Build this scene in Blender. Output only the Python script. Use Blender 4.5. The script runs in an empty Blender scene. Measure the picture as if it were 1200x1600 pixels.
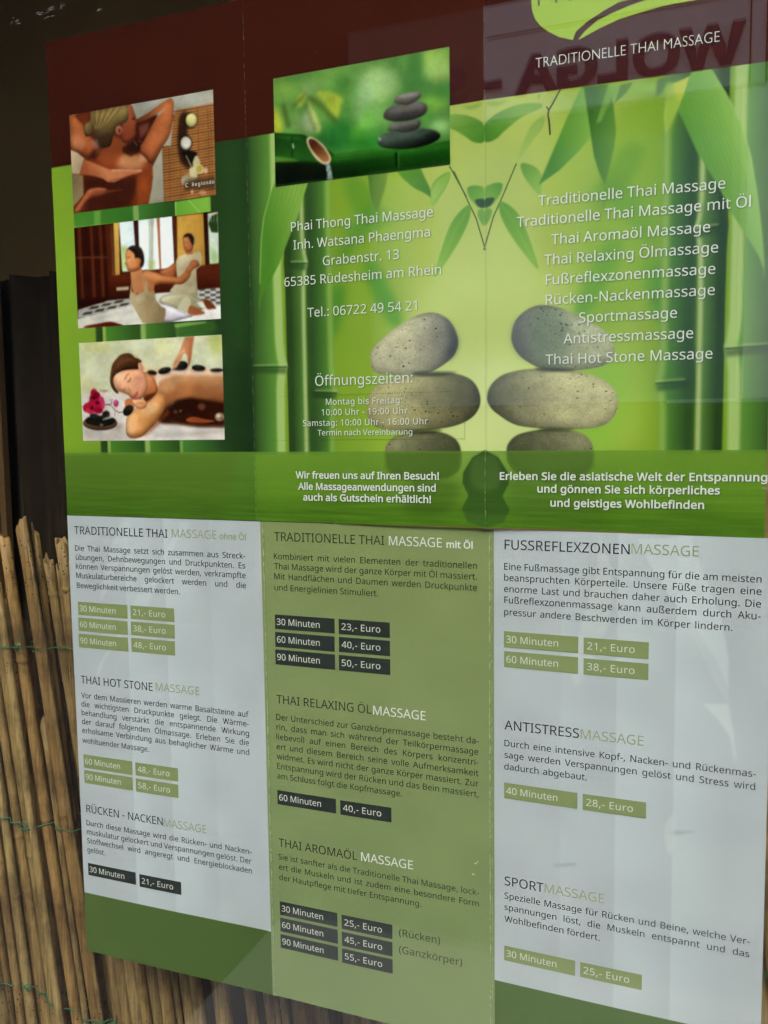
import bpy, bmesh, math, random
import numpy as np
from mathutils import Vector, Matrix
from mathutils.geometry import tessellate_polygon

R = math.radians
sc = bpy.context.scene
C = sc.collection

# ------------------------------------------------------------------ camera, sky, sun, exposure
cam_d = bpy.data.cameras.new('camera')
cam = bpy.data.objects.new('camera', cam_d); C.objects.link(cam); sc.camera = cam
cam_d.lens = 31.3580; cam_d.sensor_width = 36.0; cam_d.clip_start = 0.01; cam_d.clip_end = 200
cam.matrix_world = Matrix([[0.931441, -0.021191, 0.363274, 0.286998], [0.363674, 0.088736, -0.92729, -0.32986], [-0.012585, 0.99583, 0.090359, 1.336967], [0.0, 0.0, 0.0, 1.0]])

SUN_EL, SUN_AZ = 52.0, 10.0       # the veiled sun stands behind the photographer, over the lane
w = bpy.data.worlds.new('World'); sc.world = w; w.use_nodes = True
nt = w.node_tree; bg = nt.nodes['Background']
sky = nt.nodes.new('ShaderNodeTexSky'); sky.sky_type = 'NISHITA'; sky.sun_disc = False
sky.sun_elevation = R(SUN_EL); sky.sun_rotation = R(180 + SUN_AZ); sky.air_density = 1.0; sky.dust_density = 3.0; sky.ozone_density = 1.0
nt.links.new(sky.outputs[0], bg.inputs[0]); bg.inputs[1].default_value = 0.15
sun_d = bpy.data.lights.new('sun', 'SUN'); sun_d.energy = 0.9; sun_d.angle = R(25); sun_d.color = (1.0, 0.965, 0.92)
sun = bpy.data.objects.new('sun', sun_d); C.objects.link(sun)
sd = Vector((math.sin(R(SUN_AZ)) * math.cos(R(SUN_EL)), -math.cos(R(SUN_AZ)) * math.cos(R(SUN_EL)), math.sin(R(SUN_EL))))
sun.rotation_euler = sd.to_track_quat('Z', 'Y').to_euler()
sc.view_settings.view_transform = 'Standard'; sc.view_settings.look = 'None'
sc.view_settings.exposure = 1.47; sc.view_settings.gamma = 1.0
sc.cycles.max_bounces = 8; sc.cycles.transparent_max_bounces = 12

# ------------------------------------------------------------------ helpers
def lin(h):
    v = [int(h[i:i+2], 16) / 255 for i in (0, 2, 4)]
    return tuple((x / 12.92 if x <= .04045 else ((x + .055) / 1.055) ** 2.4) for x in v) + (1.0,)

def mat(name, col, rough=.5, spec=.5, bump=0.0, bscale=300.0, var=0.0, vscale=40.0, metal=0.0):
    m = bpy.data.materials.new(name); m.use_nodes = True
    n = m.node_tree.nodes; l = m.node_tree.links; p = n['Principled BSDF']
    c = lin(col) if isinstance(col, str) else tuple(col) + (1.0,)
    p.inputs['Base Color'].default_value = c
    p.inputs['Roughness'].default_value = rough; p.inputs['Specular IOR Level'].default_value = spec
    p.inputs['Metallic'].default_value = metal
    if bump or var:
        tc = n.new('ShaderNodeTexCoord')
    if var:
        t = n.new('ShaderNodeTexNoise'); t.inputs['Scale'].default_value = vscale; t.inputs['Detail'].default_value = 6
        l.new(tc.outputs['Object'], t.inputs['Vector'])
        mr = n.new('ShaderNodeMapRange'); mr.inputs['From Min'].default_value = .3; mr.inputs['From Max'].default_value = .7
        mr.inputs['To Min'].default_value = 1 - var; mr.inputs['To Max'].default_value = 1 + var
        l.new(t.outputs['Fac'], mr.inputs['Value'])
        vm = n.new('ShaderNodeVectorMath'); vm.operation = 'SCALE'; vm.inputs[0].default_value = c[:3]
        l.new(mr.outputs['Result'], vm.inputs['Scale']); l.new(vm.outputs[0], p.inputs['Base Color'])
    if bump:
        t2 = n.new('ShaderNodeTexNoise'); t2.inputs['Scale'].default_value = bscale; t2.inputs['Detail'].default_value = 5
        l.new(tc.outputs['Object'], t2.inputs['Vector'])
        b = n.new('ShaderNodeBump'); b.inputs['Strength'].default_value = bump; b.inputs['Distance'].default_value = .001
        l.new(t2.outputs['Fac'], b.inputs['Height']); l.new(b.outputs[0], p.inputs['Normal'])
    return m

def obj(name, verts, faces, m, parent=None, uvs=None, smooth=False, link=True):
    me = bpy.data.meshes.new(name); me.from_pydata([tuple(v) for v in verts], [], faces); me.update()
    if uvs is not None:
        ul = me.uv_layers.new(name='UVMap')
        li = np.zeros(len(me.loops), dtype=np.int32); me.loops.foreach_get('vertex_index', li)
        ul.data.foreach_set('uv', np.asarray(uvs, dtype=np.float32)[li].ravel())
    if smooth: me.polygons.foreach_set('use_smooth', [True] * len(me.polygons))
    me.materials.append(m)
    o = bpy.data.objects.new(name, me); C.objects.link(o)
    if parent: o.parent = parent
    return o

def tag(o, label=None, cat=None, group=None, kind=None):
    for k, v in (('label', label), ('category', cat), ('group', group), ('kind', kind)):
        if v: o[k] = v
    return o

def thing(name, label, cat, loc=(0, 0, 0), group=None):
    o = bpy.data.objects.new(name, None); C.objects.link(o); o.location = loc; o.empty_display_size = .05
    return tag(o, label, cat, group)

def boxv(x0, x1, y0, y1, z0, z1, verts, faces):
    b = len(verts)
    verts += [(x0, y0, z0), (x1, y0, z0), (x1, y1, z0), (x0, y1, z0), (x0, y0, z1), (x1, y0, z1), (x1, y1, z1), (x0, y1, z1)]
    faces += [tuple(b + i for i in f) for f in ((0, 3, 2, 1), (4, 5, 6, 7), (0, 1, 5, 4), (1, 2, 6, 5), (2, 3, 7, 6), (3, 0, 4, 7))]

def boxes(name, bs, m, parent=None, bevel=0.0):
    v, f = [], []
    for b in bs: boxv(*b, v, f)
    o = obj(name, v, f, m, parent)
    if bevel:
        bm = bmesh.new(); bm.from_mesh(o.data)
        bmesh.ops.bevel(bm, geom=bm.edges[:], offset=bevel, segments=2, affect='EDGES'); bm.to_mesh(o.data); bm.free()
    return o

# ------------------------------------------------------------------ the two leaflets: where each panel hangs
H0 = 1.300                                   # height of the joint between the leaflets above the lane
PW = [99.9683, 100.0631, 97.673]                                    # panel widths, mm
TOT = sum(PW)
SH = {'U': dict(x=0.0, y=0.0, a=[-0.01112, -0.01512, 0.03326], v0=0.0, roll=0.0), 'L': dict(x=2.884, y=-3.088, a=[0.01433, 0.00635, -0.00701], v0=-209.804, roll=-0.004300)}

def wob(s, u, v):
    """gentle unevenness of the folded paper, mm towards the back"""
    k = 1.0 if s == 'U' else 1.7
    e = .16 * math.sin(u * .061 + v * .017 + k) + .10 * math.sin(v * .043 - u * .02 + 2 * k)
    for f in (PW[0], PW[0] + PW[1] - (1.8 if s == 'L' else 0)):
        d = (u - f); e += (.28 if (f < 150) == (s == 'U') else -.28) * math.exp(-abs(d) / 1.3)
    return e

def surf(s, u, v, off=0.0):
    """unrolled leaflet mm -> metres in the window; off = mm in front of the paper"""
    q = SH[s]; x, y = q['x'], q['y']; r = u
    for i in range(3):
        last = i == 2
        d = r if (last or r < PW[i]) else PW[i]
        x += d * math.cos(q['a'][i]); y += d * math.sin(q['a'][i])
        if last or r <= PW[i]: a = q['a'][i]; break
        r -= PW[i]
    z = q['v0'] + v + math.sin(q['roll']) * (x - q['x'])
    y += wob(s, u, v)
    return (x * .001 + math.sin(a) * off * .001, (y - math.cos(a) * off) * .001, H0 + z * .001)

# ------------------------------------------------------------------ printing press: paints the leaflet artwork
PX = 6.0                                     # dots per millimetre
def dpts(q): return [(q[i] / 10.0, q[i + 1] / 10.0) for i in range(0, len(q), 2)]
def rgb(h): return np.array([int(h[i:i + 2], 16) / 255 for i in (0, 2, 4)], dtype=np.float32)

def catmull(P):
    n = len(P); out = []
    for i in range(n):
        p0, p1, p2, p3 = [np.array(P[(i + k - 1) % n]) for k in range(4)]
        for t in (0, .25, .5, .75):
            out.append(tuple(.5 * (2 * p1 + (p2 - p0) * t + (2 * p0 - 5 * p1 + 4 * p2 - p3) * t * t + (3 * p1 - p0 - 3 * p2 + p3) * t ** 3)))
    return out

def box_blur(a, sig):
    for _ in range(3):
        r = max(1, int(round(sig * .98)))
        for ax in (0, 1):
            p = np.pad(a, [(r + 1, r) if k == ax else (0, 0) for k in (0, 1)], mode='edge')
            c = np.cumsum(p, axis=ax, dtype=np.float64); n = a.shape[ax]
            hi = np.take(c, np.arange(2 * r + 1, 2 * r + 1 + n), axis=ax); lo = np.take(c, np.arange(0, n), axis=ax)
            a = ((hi - lo) / (2 * r + 1)).astype(np.float32)
    return a

def vnoise(h, w, cy, cx, rs):
    gy, gx = int(h / cy) + 3, int(w / cx) + 3
    g = rs.rand(gy, gx).astype(np.float32)
    y = np.arange(h) / cy; x = np.arange(w) / cx
    iy = y.astype(int); ix = x.astype(int); fy = (y - iy)[:, None]; fx = (x - ix)[None, :]
    fy = fy * fy * (3 - 2 * fy); fx = fx * fx * (3 - 2 * fx)
    a = g[np.ix_(iy, ix)]; b = g[np.ix_(iy, ix + 1)]; c = g[np.ix_(iy + 1, ix)]; d = g[np.ix_(iy + 1, ix + 1)]
    return (a * (1 - fx) + b * fx) * (1 - fy) + (c * (1 - fx) + d * fx) * fy - .5

class Press:
    def __init__(s, wmm, hmm):
        s.W, s.H = int(wmm * PX), int(hmm * PX); s.hmm = hmm
        s.a = np.ones((s.H, s.W, 3), dtype=np.float32); s.box = (0, 0, s.W, s.H); s.rs = np.random.RandomState(4)
    def px(s, P): return [(u * PX, (s.hmm - v) * PX) for u, v in P]
    def mask(s, cs, blur=0.0):
        """cs: contours in pixel units; returns mask and its window"""
        pad = int(3 * blur * PX) + 2
        xs = [p[0] for c in cs for p in c]; ys = [p[1] for c in cs for p in c]
        x0 = max(int(min(xs)) - pad, s.box[0] - pad); x1 = min(int(max(xs)) + pad + 2, s.box[2] + pad)
        y0 = max(int(min(ys)) - pad, s.box[1] - pad); y1 = min(int(max(ys)) + pad + 2, s.box[3] + pad)
        if x1 <= x0 or y1 <= y0: return None
        w_, h_ = x1 - x0, y1 - y0
        A = np.concatenate([np.array(c, dtype=np.float64) for c in cs]); B = np.concatenate([np.roll(np.array(c, dtype=np.float64), -1, axis=0) for c in cs])
        acc = np.zeros(h_ * (w_ + 2))
        ss = 3
        for k in range(ss):
            yy = (y0 + np.arange(h_) + (k + .5) / ss)[:, None]
            hit = (A[None, :, 1] <= yy) != (B[None, :, 1] <= yy)
            ri, ei = np.nonzero(hit)
            if len(ri) == 0: continue
            a = A[ei]; b = B[ei]; y = yy[ri, 0]
            xx = np.clip(a[:, 0] + (y - a[:, 1]) / (b[:, 1] - a[:, 1]) * (b[:, 0] - a[:, 0]) - x0, 0, w_)
            sg = np.where(b[:, 1] > a[:, 1], 1.0, -1.0); xi = xx.astype(int); fr = xx - xi
            acc += np.bincount(ri * (w_ + 2) + xi, sg * (1 - fr), len(acc)) + np.bincount(ri * (w_ + 2) + xi + 1, sg * fr, len(acc))
        m = np.clip(np.abs(np.cumsum(acc.reshape(h_, w_ + 2), axis=1)[:, :w_]) / ss, 0, 1).astype(np.float32)
        if blur * PX > .6: m = box_blur(m, blur * PX * .62)
        X0, X1, Y0, Y1 = max(x0, s.box[0]), min(x1, s.box[2]), max(y0, s.box[1]), min(y1, s.box[3])
        if X1 <= X0 or Y1 <= Y0: return None
        return m[Y0 - y0:Y1 - y0, X0 - x0:X1 - x0], slice(Y0, Y1), slice(X0, X1)
    def fill(s, P, c0, c1, g, blur, al, sm):
        if sm: P = catmull(P)
        r = s.mask([s.px(P)], blur)
        if r is None: return
        m, sy, sx = r; m = (m * al)[..., None]
        col = rgb(c0)
        if c1:
            gu0, gv0, gu1, gv1 = g; dx, dy = gu1 - gu0, gv1 - gv0; L2 = dx * dx + dy * dy + 1e-9
            uu = (np.arange(sx.start, sx.stop) / PX)[None, :]; vv = (s.hmm - np.arange(sy.start, sy.stop) / PX)[:, None]
            t = np.clip(((uu - gu0) * dx + (vv - gv0) * dy) / L2, 0, 1)[..., None].astype(np.float32)
            col = rgb(c0) * (1 - t) + rgb(c1) * t
        s.a[sy, sx] = s.a[sy, sx] * (1 - m) + col * m
    def op(s, k, P, e):
        if k == 'f': s.fill(P, *e)
        elif k == 'clip':
            q = s.px(P); s.box = (int(round(q[0][0])), int(round(q[2][1])), int(round(q[1][0])), int(round(q[0][1])))
        elif k == 'end': s.box = (0, 0, s.W, s.H)
        elif k == 'sh':
            q = s.px(catmull(P)); sz = min(max(p[0] for p in q) - min(p[0] for p in q), max(p[1] for p in q) - min(p[1] for p in q))
            r = s.mask([q]); 
            if r is None: return
            m, sy, sx = r; pm = np.pad(m, int(sz * .3)); bl = box_blur(pm, sz * .10)[int(sz * .3):-int(sz * .3), int(sz * .3):-int(sz * .3)]
            up = np.roll(bl, int(sz * .12), axis=0)
            nk = e[0] if e else 1.0; f = 1 + m * .10 - m * (np.clip(1.05 - bl, 0, 1) * (.30 if nk == 1 else .62) + np.clip(up - bl, -.3, .6) * .45)
            n = vnoise(m.shape[0], m.shape[1], 4, 5, s.rs) * .10 + vnoise(m.shape[0], m.shape[1], 14, 18, s.rs) * .11 + vnoise(m.shape[0], m.shape[1], 1.6, 1.6, s.rs) * .12
            n = n * nk
            s.a[sy, sx] *= (f * (1 + n * m))[..., None]
        elif k == 'po':
            q = s.px(catmull(P)); rs = np.random.RandomState(e[1]); r = s.mask([q]); 
            if r is None: return
            m, sy, sx = r; h_, w_ = m.shape; cl = [(rs.rand() * w_, rs.rand() * h_ * .8, .22 * w_) for _ in range(3)]
            for _ in range(e[0]):
                if rs.rand() < .6: c = cl[rs.randint(3)]; x, y = c[0] + rs.randn() * c[2] * .5, c[1] + rs.randn() * c[2] * .4
                else: x, y = rs.rand() * w_, rs.rand() * h_
                xi, yi = int(x), int(y)
                if not (3 < xi < w_ - 4 and 3 < yi < h_ - 4) or m[min(yi + 3, h_ - 1), xi] < .9 or m[max(yi - 4, 0), xi] < .9: continue
                z = .7 + 2.0 * rs.rand() ** 3; t = rs.rand() * 3
                P2 = [(sx.start + x + z * (1 + .3 * math.sin(3 * a + t)) * math.cos(a), sy.start + y + z * .8 * math.sin(a)) for a in np.arange(0, 6.28, .9)]
                rr = s.mask([[(a + .5, b + .7) for a, b in P2]]); 
                if rr: s.a[rr[1], rr[2]] *= (1 + .10 * rr[0])[..., None]
                rr = s.mask([P2])
                if rr: s.a[rr[1], rr[2]] *= (1 - (.4 + .3 * rs.rand()) * rr[0])[..., None]
        elif k == 'tx':
            x0, y0, x1, y1 = s.box; r = s.a[y0:y1, x0:x1]; h_, w_ = r.shape[:2]
            for c in range(3): r[..., c] = r[..., c] * .25 + box_blur(r[..., c].copy(), 1.0) * .75
            n = vnoise(h_, w_, 3, 3, s.rs) * .05 + vnoise(h_, w_, 10, 12, s.rs) * .06 + vnoise(h_, w_, 34, 38, s.rs) * .14
            q = vnoise(h_, w_, 12, 12, s.rs) * .05; r *= (1 + n)[..., None] * np.stack([1 + q, 1 + 0 * q, 1 - q], axis=2)
            m_ = r.mean(); r[...] = m_ + (r - m_) * e[0]; r *= e[1]
        elif k == 'wv':
            u0, v0, u1, v1, sd_ = e; rs = np.random.RandomState(sd_)
            sy = slice(int((s.hmm - v1) * PX), min(s.H, int((s.hmm - v0) * PX))); h_ = sy.stop - sy.start
            n = vnoise(h_, s.W, 2.5, 60, rs) * .12 + vnoise(h_, s.W, 6, 110, rs) * .14
            n *= np.linspace(.2, 1, h_)[:, None]; s.a[sy] *= (1 + n)[..., None]
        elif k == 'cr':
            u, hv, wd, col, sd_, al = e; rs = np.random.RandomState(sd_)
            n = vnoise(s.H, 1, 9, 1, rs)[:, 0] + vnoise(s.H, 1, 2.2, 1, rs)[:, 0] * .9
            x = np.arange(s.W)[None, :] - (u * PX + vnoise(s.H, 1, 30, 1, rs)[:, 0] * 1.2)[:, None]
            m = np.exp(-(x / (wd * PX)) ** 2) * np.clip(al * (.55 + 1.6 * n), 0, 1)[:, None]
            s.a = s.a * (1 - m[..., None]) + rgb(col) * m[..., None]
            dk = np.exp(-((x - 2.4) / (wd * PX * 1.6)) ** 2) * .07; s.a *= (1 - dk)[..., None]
    def finish(s, name, sat):
        rs = np.random.RandomState(9)
        s.a *= (1 + vnoise(s.H, s.W, 90, 90, rs) * .05)[..., None]
        g = s.a.mean(axis=2, keepdims=True); s.a = g + (s.a - g) * sat
        a = np.clip(s.a, 0, 1)[::-1]
        px = np.ones((s.H, s.W, 4), dtype=np.float32); px[..., :3] = a
        im = bpy.data.images.new(name, s.W, s.H); im.pixels.foreach_set(px.ravel()); im.pack(); return im

# ------------------------------------------------------------------ lettering outlines (contours of each letter)
def inside(p, c):
    r = False
    for (x0, y0), (x1, y1) in zip(c, c[1:] + c[:1]):
        if (y0 > p[1]) != (y1 > p[1]) and p[0] < (x1 - x0) * (p[1] - y0) / (y1 - y0) + x0: r = not r
    return r
def area(c): return sum(c[i - 1][0] * c[i][1] - c[i][0] * c[i - 1][1] for i in range(len(c)))
def orient(cs):
    """outer contours anticlockwise, counters clockwise"""
    out = []
    for c in cs:
        hole = sum(inside(c[0], d) for d in cs if d is not c) % 2 == 1
        if (area(c) > 0) == hole: c = c[::-1]
        out.append(c)
    return out
def embolden(c, d):
    out = []
    if area(c) < 0 and d > 0: d *= .7
    c = [p for i, p in enumerate(c) if np.hypot(p[0] - c[i - 1][0], p[1] - c[i - 1][1]) > .45 * abs(d)]
    for i in range(len(c)):
        a, b, e = [np.array(c[k % len(c)], float) for k in (i - 1, i, i + 1)]
        n1 = np.array([b[1] - a[1], a[0] - b[0]]); n2 = np.array([e[1] - b[1], b[0] - e[0]])
        n1 /= np.hypot(*n1) + 1e-9; n2 /= np.hypot(*n2) + 1e-9; n = n1 + n2; q = max(.7, float(n @ n) / 2)
        out.append(tuple(b + n / q * d))
    return out
# each letter: code: (advance, [contour x, y, x, y ...])
LETTERS = {'reg': {32:(209,[]),
33:(216,[[131,161,85,161,65,573,151,573],[59,61,72,85,94,96,132,92,151,75,156,26,142,2,120,-10,83,-6,64,12,59,26]]),
40:(241,[[33,263,54,389,83,468,125,540,150,573,217,573,182,521,154,465,132,407,116,346,103,221,116,98,154,-20,192,-92,216,-127,150,-127,83,-24,54,53,33,177]]),
41:(241,[[203,135,186,53,158,-24,91,-127,25,-127,87,-20,124,98,136,179,136,263,114,386,87,465,48,539,24,573,91,573,139,504,173,429,196,348,207,263]]),
44:(215,[[154,84,85,-103,33,-103,73,93,148,93]]),
45:(258,[[32,184,32,246,226,246,226,184]]),
46:(215,[[59,61,72,85,94,96,132,92,151,75,156,26,142,2,120,-10,82,-6,64,12,59,26]]),
48:(459,[[415,201,401,128,376,70,339,27,290,1,229,-8,188,-4,153,8,122,27,97,54,76,88,48,176,39,287,48,399,58,446,73,486,93,520,119,547,149,566,186,578,269,578,304,566,335,547,361,520,382,486,399,446,417,346],[115,194,131,125,143,98,159,78,178,64,202,55,256,55,279,64,298,78,314,98,336,156,347,238,343,380,326,449,314,475,279,510,229,521,178,510,143,475,121,417,111,336]]),
49:(459,[[285,0,216,0,219,499,108,405,71,452,226,573,285,573]]),
50:(459,[[417,0,38,0,38,59,188,210,280,309,315,376,322,424,318,453,309,477,294,496,273,510,249,518,194,519,147,506,83,466,45,513,132,565,197,580,255,579,313,562,356,531,384,485,394,428,386,371,344,292,247,185,128,67,128,64,417,64]]),
51:(459,[[394,414,381,372,356,339,300,307,277,302,277,298,319,290,353,276,379,255,398,229,409,198,413,163,403,101,390,74,348,30,283,2,241,-6,136,-5,60,13,36,23,36,89,114,61,194,51,241,55,278,65,305,81,324,104,335,132,337,187,320,223,288,247,240,261,123,265,123,326,209,327,259,339,294,362,316,394,323,434,320,460,311,481,295,498,274,511,249,519,181,519,132,505,75,473,39,521,115,563,181,579,218,581,273,576,317,563,352,540,376,511,390,477]]),
52:(459,[[443,130,359,130,359,0,291,0,291,130,17,130,17,190,286,576,359,576,359,193,443,193],[295,500,257,438,86,193,291,193]]),
53:(459,[[221,351,292,342,349,316,389,274,410,217,410,145,402,111,368,54,343,32,280,2,199,-8,91,6,51,23,51,90,121,62,200,52,252,58,293,76,323,106,339,149,337,210,325,239,306,262,279,279,243,289,197,292,99,280,64,302,86,573,373,573,373,508,146,508,132,342]]),
54:(459,[[51,342,64,404,87,461,121,510,168,548,228,572,306,581,377,573,377,513,308,523,242,515,193,491,158,454,134,407,117,322,115,291,163,335,213,355,287,356,342,338,384,303,412,251,421,184,419,147,399,82,382,55,336,15,307,2,239,-8,187,-1,140,19,101,54,70,103,51,166,46,204],[270,55,297,66,320,84,337,109,348,143,348,218,339,247,324,271,302,289,274,300,217,301,175,287,143,263,122,232,116,181,129,129,158,85,201,57,219,53]]),
55:(459,[[109,0,344,508,35,508,35,573,419,573,419,518,187,0]]),
56:(459,[[261,579,318,565,362,538,390,497,398,472,399,421,385,383,346,338,291,303,373,250,401,216,417,173,416,118,395,65,356,26,330,11,267,-6,192,-6,126,10,78,42,49,87,39,146,47,194,82,249,158,299,93,350,64,401,58,444,60,472,80,518,117,552,168,573,197,579],[112,119,121,96,138,76,161,60,192,51,265,51,295,60,319,76,336,96,346,120,348,166,335,197,293,235,217,270,142,225,114,182,110,164],[200,521,155,502,139,486,130,466,128,422,141,391,179,357,232,330,296,367,325,406,330,441,327,466,318,486,282,514,257,521]]),
57:(459,[[410,231,387,139,358,86,318,42,265,11,195,-6,154,-8,82,0,82,60,152,50,218,58,268,82,303,118,327,165,344,250,346,281,341,281,297,238,247,218,173,216,118,235,95,250,61,294,42,352,43,426,50,460,80,517,101,540,156,570,223,581,275,574,322,553,361,518,391,469,410,406,415,369],[192,518,165,507,142,488,124,463,113,429,113,354,122,325,137,301,158,284,186,273,244,271,286,285,318,310,339,341,346,374,332,443,304,487,260,516,242,520]]),
58:(215,[[59,61,72,85,94,96,132,92,151,75,156,26,142,2,120,-10,82,-6,64,12,59,26],[59,405,72,429,94,440,132,436,151,419,156,369,142,345,120,333,94,333,72,345,59,369]]),
65:(512,[[437,0,368,177,141,177,73,0,0,0,224,575,289,575,512,0],[255,500,230,415,165,241,346,241]]),
66:(521,[[241,573,307,569,361,558,404,541,434,515,453,478,459,431,453,389,437,354,392,317,350,304,350,300,415,279,448,253,470,215,478,163,467,100,454,74,413,33,354,8,279,0,78,0,78,573],[300,331,334,339,357,352,372,371,381,394,384,423,380,451,369,474,351,490,324,502,245,511,150,511,150,329],[150,269,150,61,265,61,311,64,346,74,371,91,388,112,398,138,399,188,388,221,362,247,321,263,260,269]]),
67:(507,[[294,516,241,502,196,474,162,434,139,383,127,321,128,241,135,200,147,164,164,132,186,105,213,83,244,68,281,58,371,58,460,78,460,15,369,-6,312,-8,257,-4,208,8,166,28,130,56,101,90,78,131,62,178,52,230,51,329,67,406,99,471,145,523,206,559,281,578,381,577,460,557,482,547,453,486,372,513]]),
68:(585,[[533,231,521,177,501,131,474,91,439,58,399,33,351,15,297,4,237,0,78,0,78,573,254,573,309,569,359,558,404,540,443,516,476,484,502,446,521,401,533,350],[460,289,449,379,435,415,416,444,391,469,361,487,327,500,244,511,150,511,150,62,228,62,299,68,357,87,402,119,434,164,454,220]]),
69:(446,[[398,0,78,0,78,573,398,573,398,509,150,509,150,330,383,330,383,268,150,268,150,63,398,63]]),
70:(416,[[150,0,78,0,78,573,398,573,398,509,150,509,150,306,383,306,383,243,150,243]]),
71:(584,[[326,302,524,302,524,22,431,-1,323,-8,267,-4,217,8,173,28,136,55,105,89,81,130,63,176,52,229,49,286,53,343,65,395,84,442,111,482,145,517,186,544,233,564,286,577,407,577,491,557,516,547,489,484,395,513,342,517,298,514,259,505,225,489,195,468,170,441,150,409,136,373,127,332,127,243,134,202,146,166,164,133,187,106,216,84,251,68,292,58,385,56,452,68,452,238,326,238]]),
72:(594,[[516,0,443,0,443,267,150,267,150,0,78,0,78,573,150,573,150,330,443,330,443,573,516,573]]),
73:(272,[[239,0,32,0,32,42,99,57,99,515,32,531,32,573,239,573,239,531,172,515,172,57,239,42]]),
75:(496,[[496,0,411,0,209,273,150,222,150,0,78,0,78,573,150,573,150,290,249,399,403,573,488,573,261,323]]),
76:(420,[[78,0,78,573,150,573,150,64,400,64,400,0]]),
77:(727,[[330,0,142,502,144,347,144,0,78,0,78,573,184,573,361,103,364,103,544,573,650,573,650,0,578,0,578,352,581,501,390,0]]),
78:(609,[[532,0,447,0,141,476,144,320,144,0,78,0,78,573,161,573,467,99,464,249,464,573,532,573]]),
79:(626,[[576,244,561,166,531,101,486,49,428,13,355,-6,271,-6,196,13,138,49,94,101,65,167,51,245,52,344,62,396,78,442,100,482,130,517,166,545,208,565,258,577,314,581,369,577,417,565,459,545,495,517,524,483,547,442,564,396,574,344],[127,241,145,163,161,131,182,104,207,83,238,67,273,58,354,58,390,67,420,83,445,104,465,131,481,163,499,241,501,287,496,354,481,411,456,457,421,491,373,511,314,518,274,515,238,506,207,490,182,469,161,443,145,411,127,333]]),
80:(485,[[229,573,297,568,352,553,393,528,421,495,439,454,443,381,433,336,411,296,375,262,324,238,256,225,150,223,150,0,78,0,78,573],[150,511,150,285,272,290,320,306,352,334,368,375,366,435,354,462,334,484,306,499,269,508]]),
82:(499,[[236,573,320,565,353,555,404,522,422,500,442,444,442,381,427,334,401,298,349,264,330,257,487,0,403,0,264,237,150,237,150,0,78,0,78,573],[150,510,150,298,278,301,312,310,338,325,355,347,366,374,368,430,355,467,328,491,261,509]]),
83:(440,[[400,121,392,92,378,66,359,44,307,11,238,-6,198,-8,41,19,41,88,142,59,228,56,290,74,316,98,329,129,325,180,308,207,255,241,114,305,74,344,52,393,48,435,58,490,89,533,110,550,165,573,231,581,318,572,389,549,366,487,278,513,187,513,142,489,122,450,126,400,143,373,217,330,332,279,371,247,395,206,401,181]]),
84:(446,[[259,0,187,0,187,509,8,509,8,573,437,573,437,509,259,509]]),
85:(586,[[513,202,511,164,503,128,470,65,446,40,416,20,380,4,338,-5,290,-8,225,-2,171,18,128,50,97,93,78,144,72,204,72,573,144,573,144,201,148,158,161,122,182,93,211,72,248,59,327,57,379,73,415,105,435,149,442,202,442,573,513,573]]),
86:(481,[[481,573,277,0,204,0,0,573,75,573,204,205,241,80,277,207,405,573]]),
87:(746,[[735,573,583,0,510,0,399,375,234,0,161,0,10,573,85,573,201,87,232,227,333,573,407,573,512,225,544,87,660,573]]),
88:(470,[[467,0,385,0,233,249,79,0,3,0,193,298,15,573,95,573,236,348,377,573,453,573,276,300]]),
90:(459,[[427,0,30,0,30,55,332,508,40,508,40,573,419,573,419,518,118,64,427,64]]),
97:(450,[[279,433,318,422,347,403,368,375,381,338,385,293,385,0,334,0,317,61,265,13,216,-5,148,-7,84,16,55,48,39,92,37,119,43,159,59,192,87,219,127,238,179,251,316,259,313,317,306,342,293,359,275,371,227,380,163,370,106,347,84,400,177,432,204,436],[204,203,167,195,141,182,124,165,113,144,112,97,120,79,148,56,188,49,223,52,253,62,279,79,299,103,311,134,315,210]]),
98:(493,[[135,373,189,419,240,435,272,437,322,431,365,412,401,381,428,338,444,283,449,215,447,168,427,91,390,36,337,3,272,-8,213,0,169,24,139,55,133,55,119,0,68,0,68,609,139,609],[260,379,207,371,172,348,150,308,140,252,142,165,150,125,165,93,187,69,219,55,261,51,297,55,325,69,348,93,363,126,373,166,373,265,363,306,348,338,325,360,296,374]]),
99:(385,[[204,-5,170,2,139,15,88,58,69,87,55,123,44,213,47,262,56,305,71,342,90,372,114,396,142,415,174,428,245,438,344,421,358,415,337,356,244,376,193,368,172,358,141,325,123,277,117,213,123,152,141,104,172,71,214,55,302,60,351,78,351,15,285,-5]]),
100:(493,[[171,-2,128,17,92,48,65,91,49,146,44,214,49,282,66,338,93,381,128,413,171,432,243,437,310,416,354,374,359,374,354,438,354,609,425,609,425,0,368,0,358,58,296,7,242,-7],[232,51,273,55,305,67,328,88,343,117,352,154,352,263,343,304,329,336,306,360,274,375,231,379,196,374,168,359,146,334,130,300,120,260,120,165,130,125,146,93,168,69,197,55]]),
101:(452,[[269,435,301,427,354,396,390,346,409,281,411,201,117,201,122,157,134,119,154,90,181,69,215,56,305,56,392,82,392,20,304,-5,212,-5,176,3,143,17,114,36,90,61,70,91,56,126,47,167,47,257,68,333,86,364,108,390,134,411,164,426,198,435],[202,377,175,366,154,348,137,323,125,293,119,257,338,257,333,302,318,338,292,364,256,378]]),
102:(276,[[266,375,158,375,158,0,87,0,87,375,12,375,12,408,87,432,89,492,104,547,132,585,174,606,227,613,310,599,292,544,228,556,206,553,175,532,160,489,158,430,266,430]]),
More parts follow.
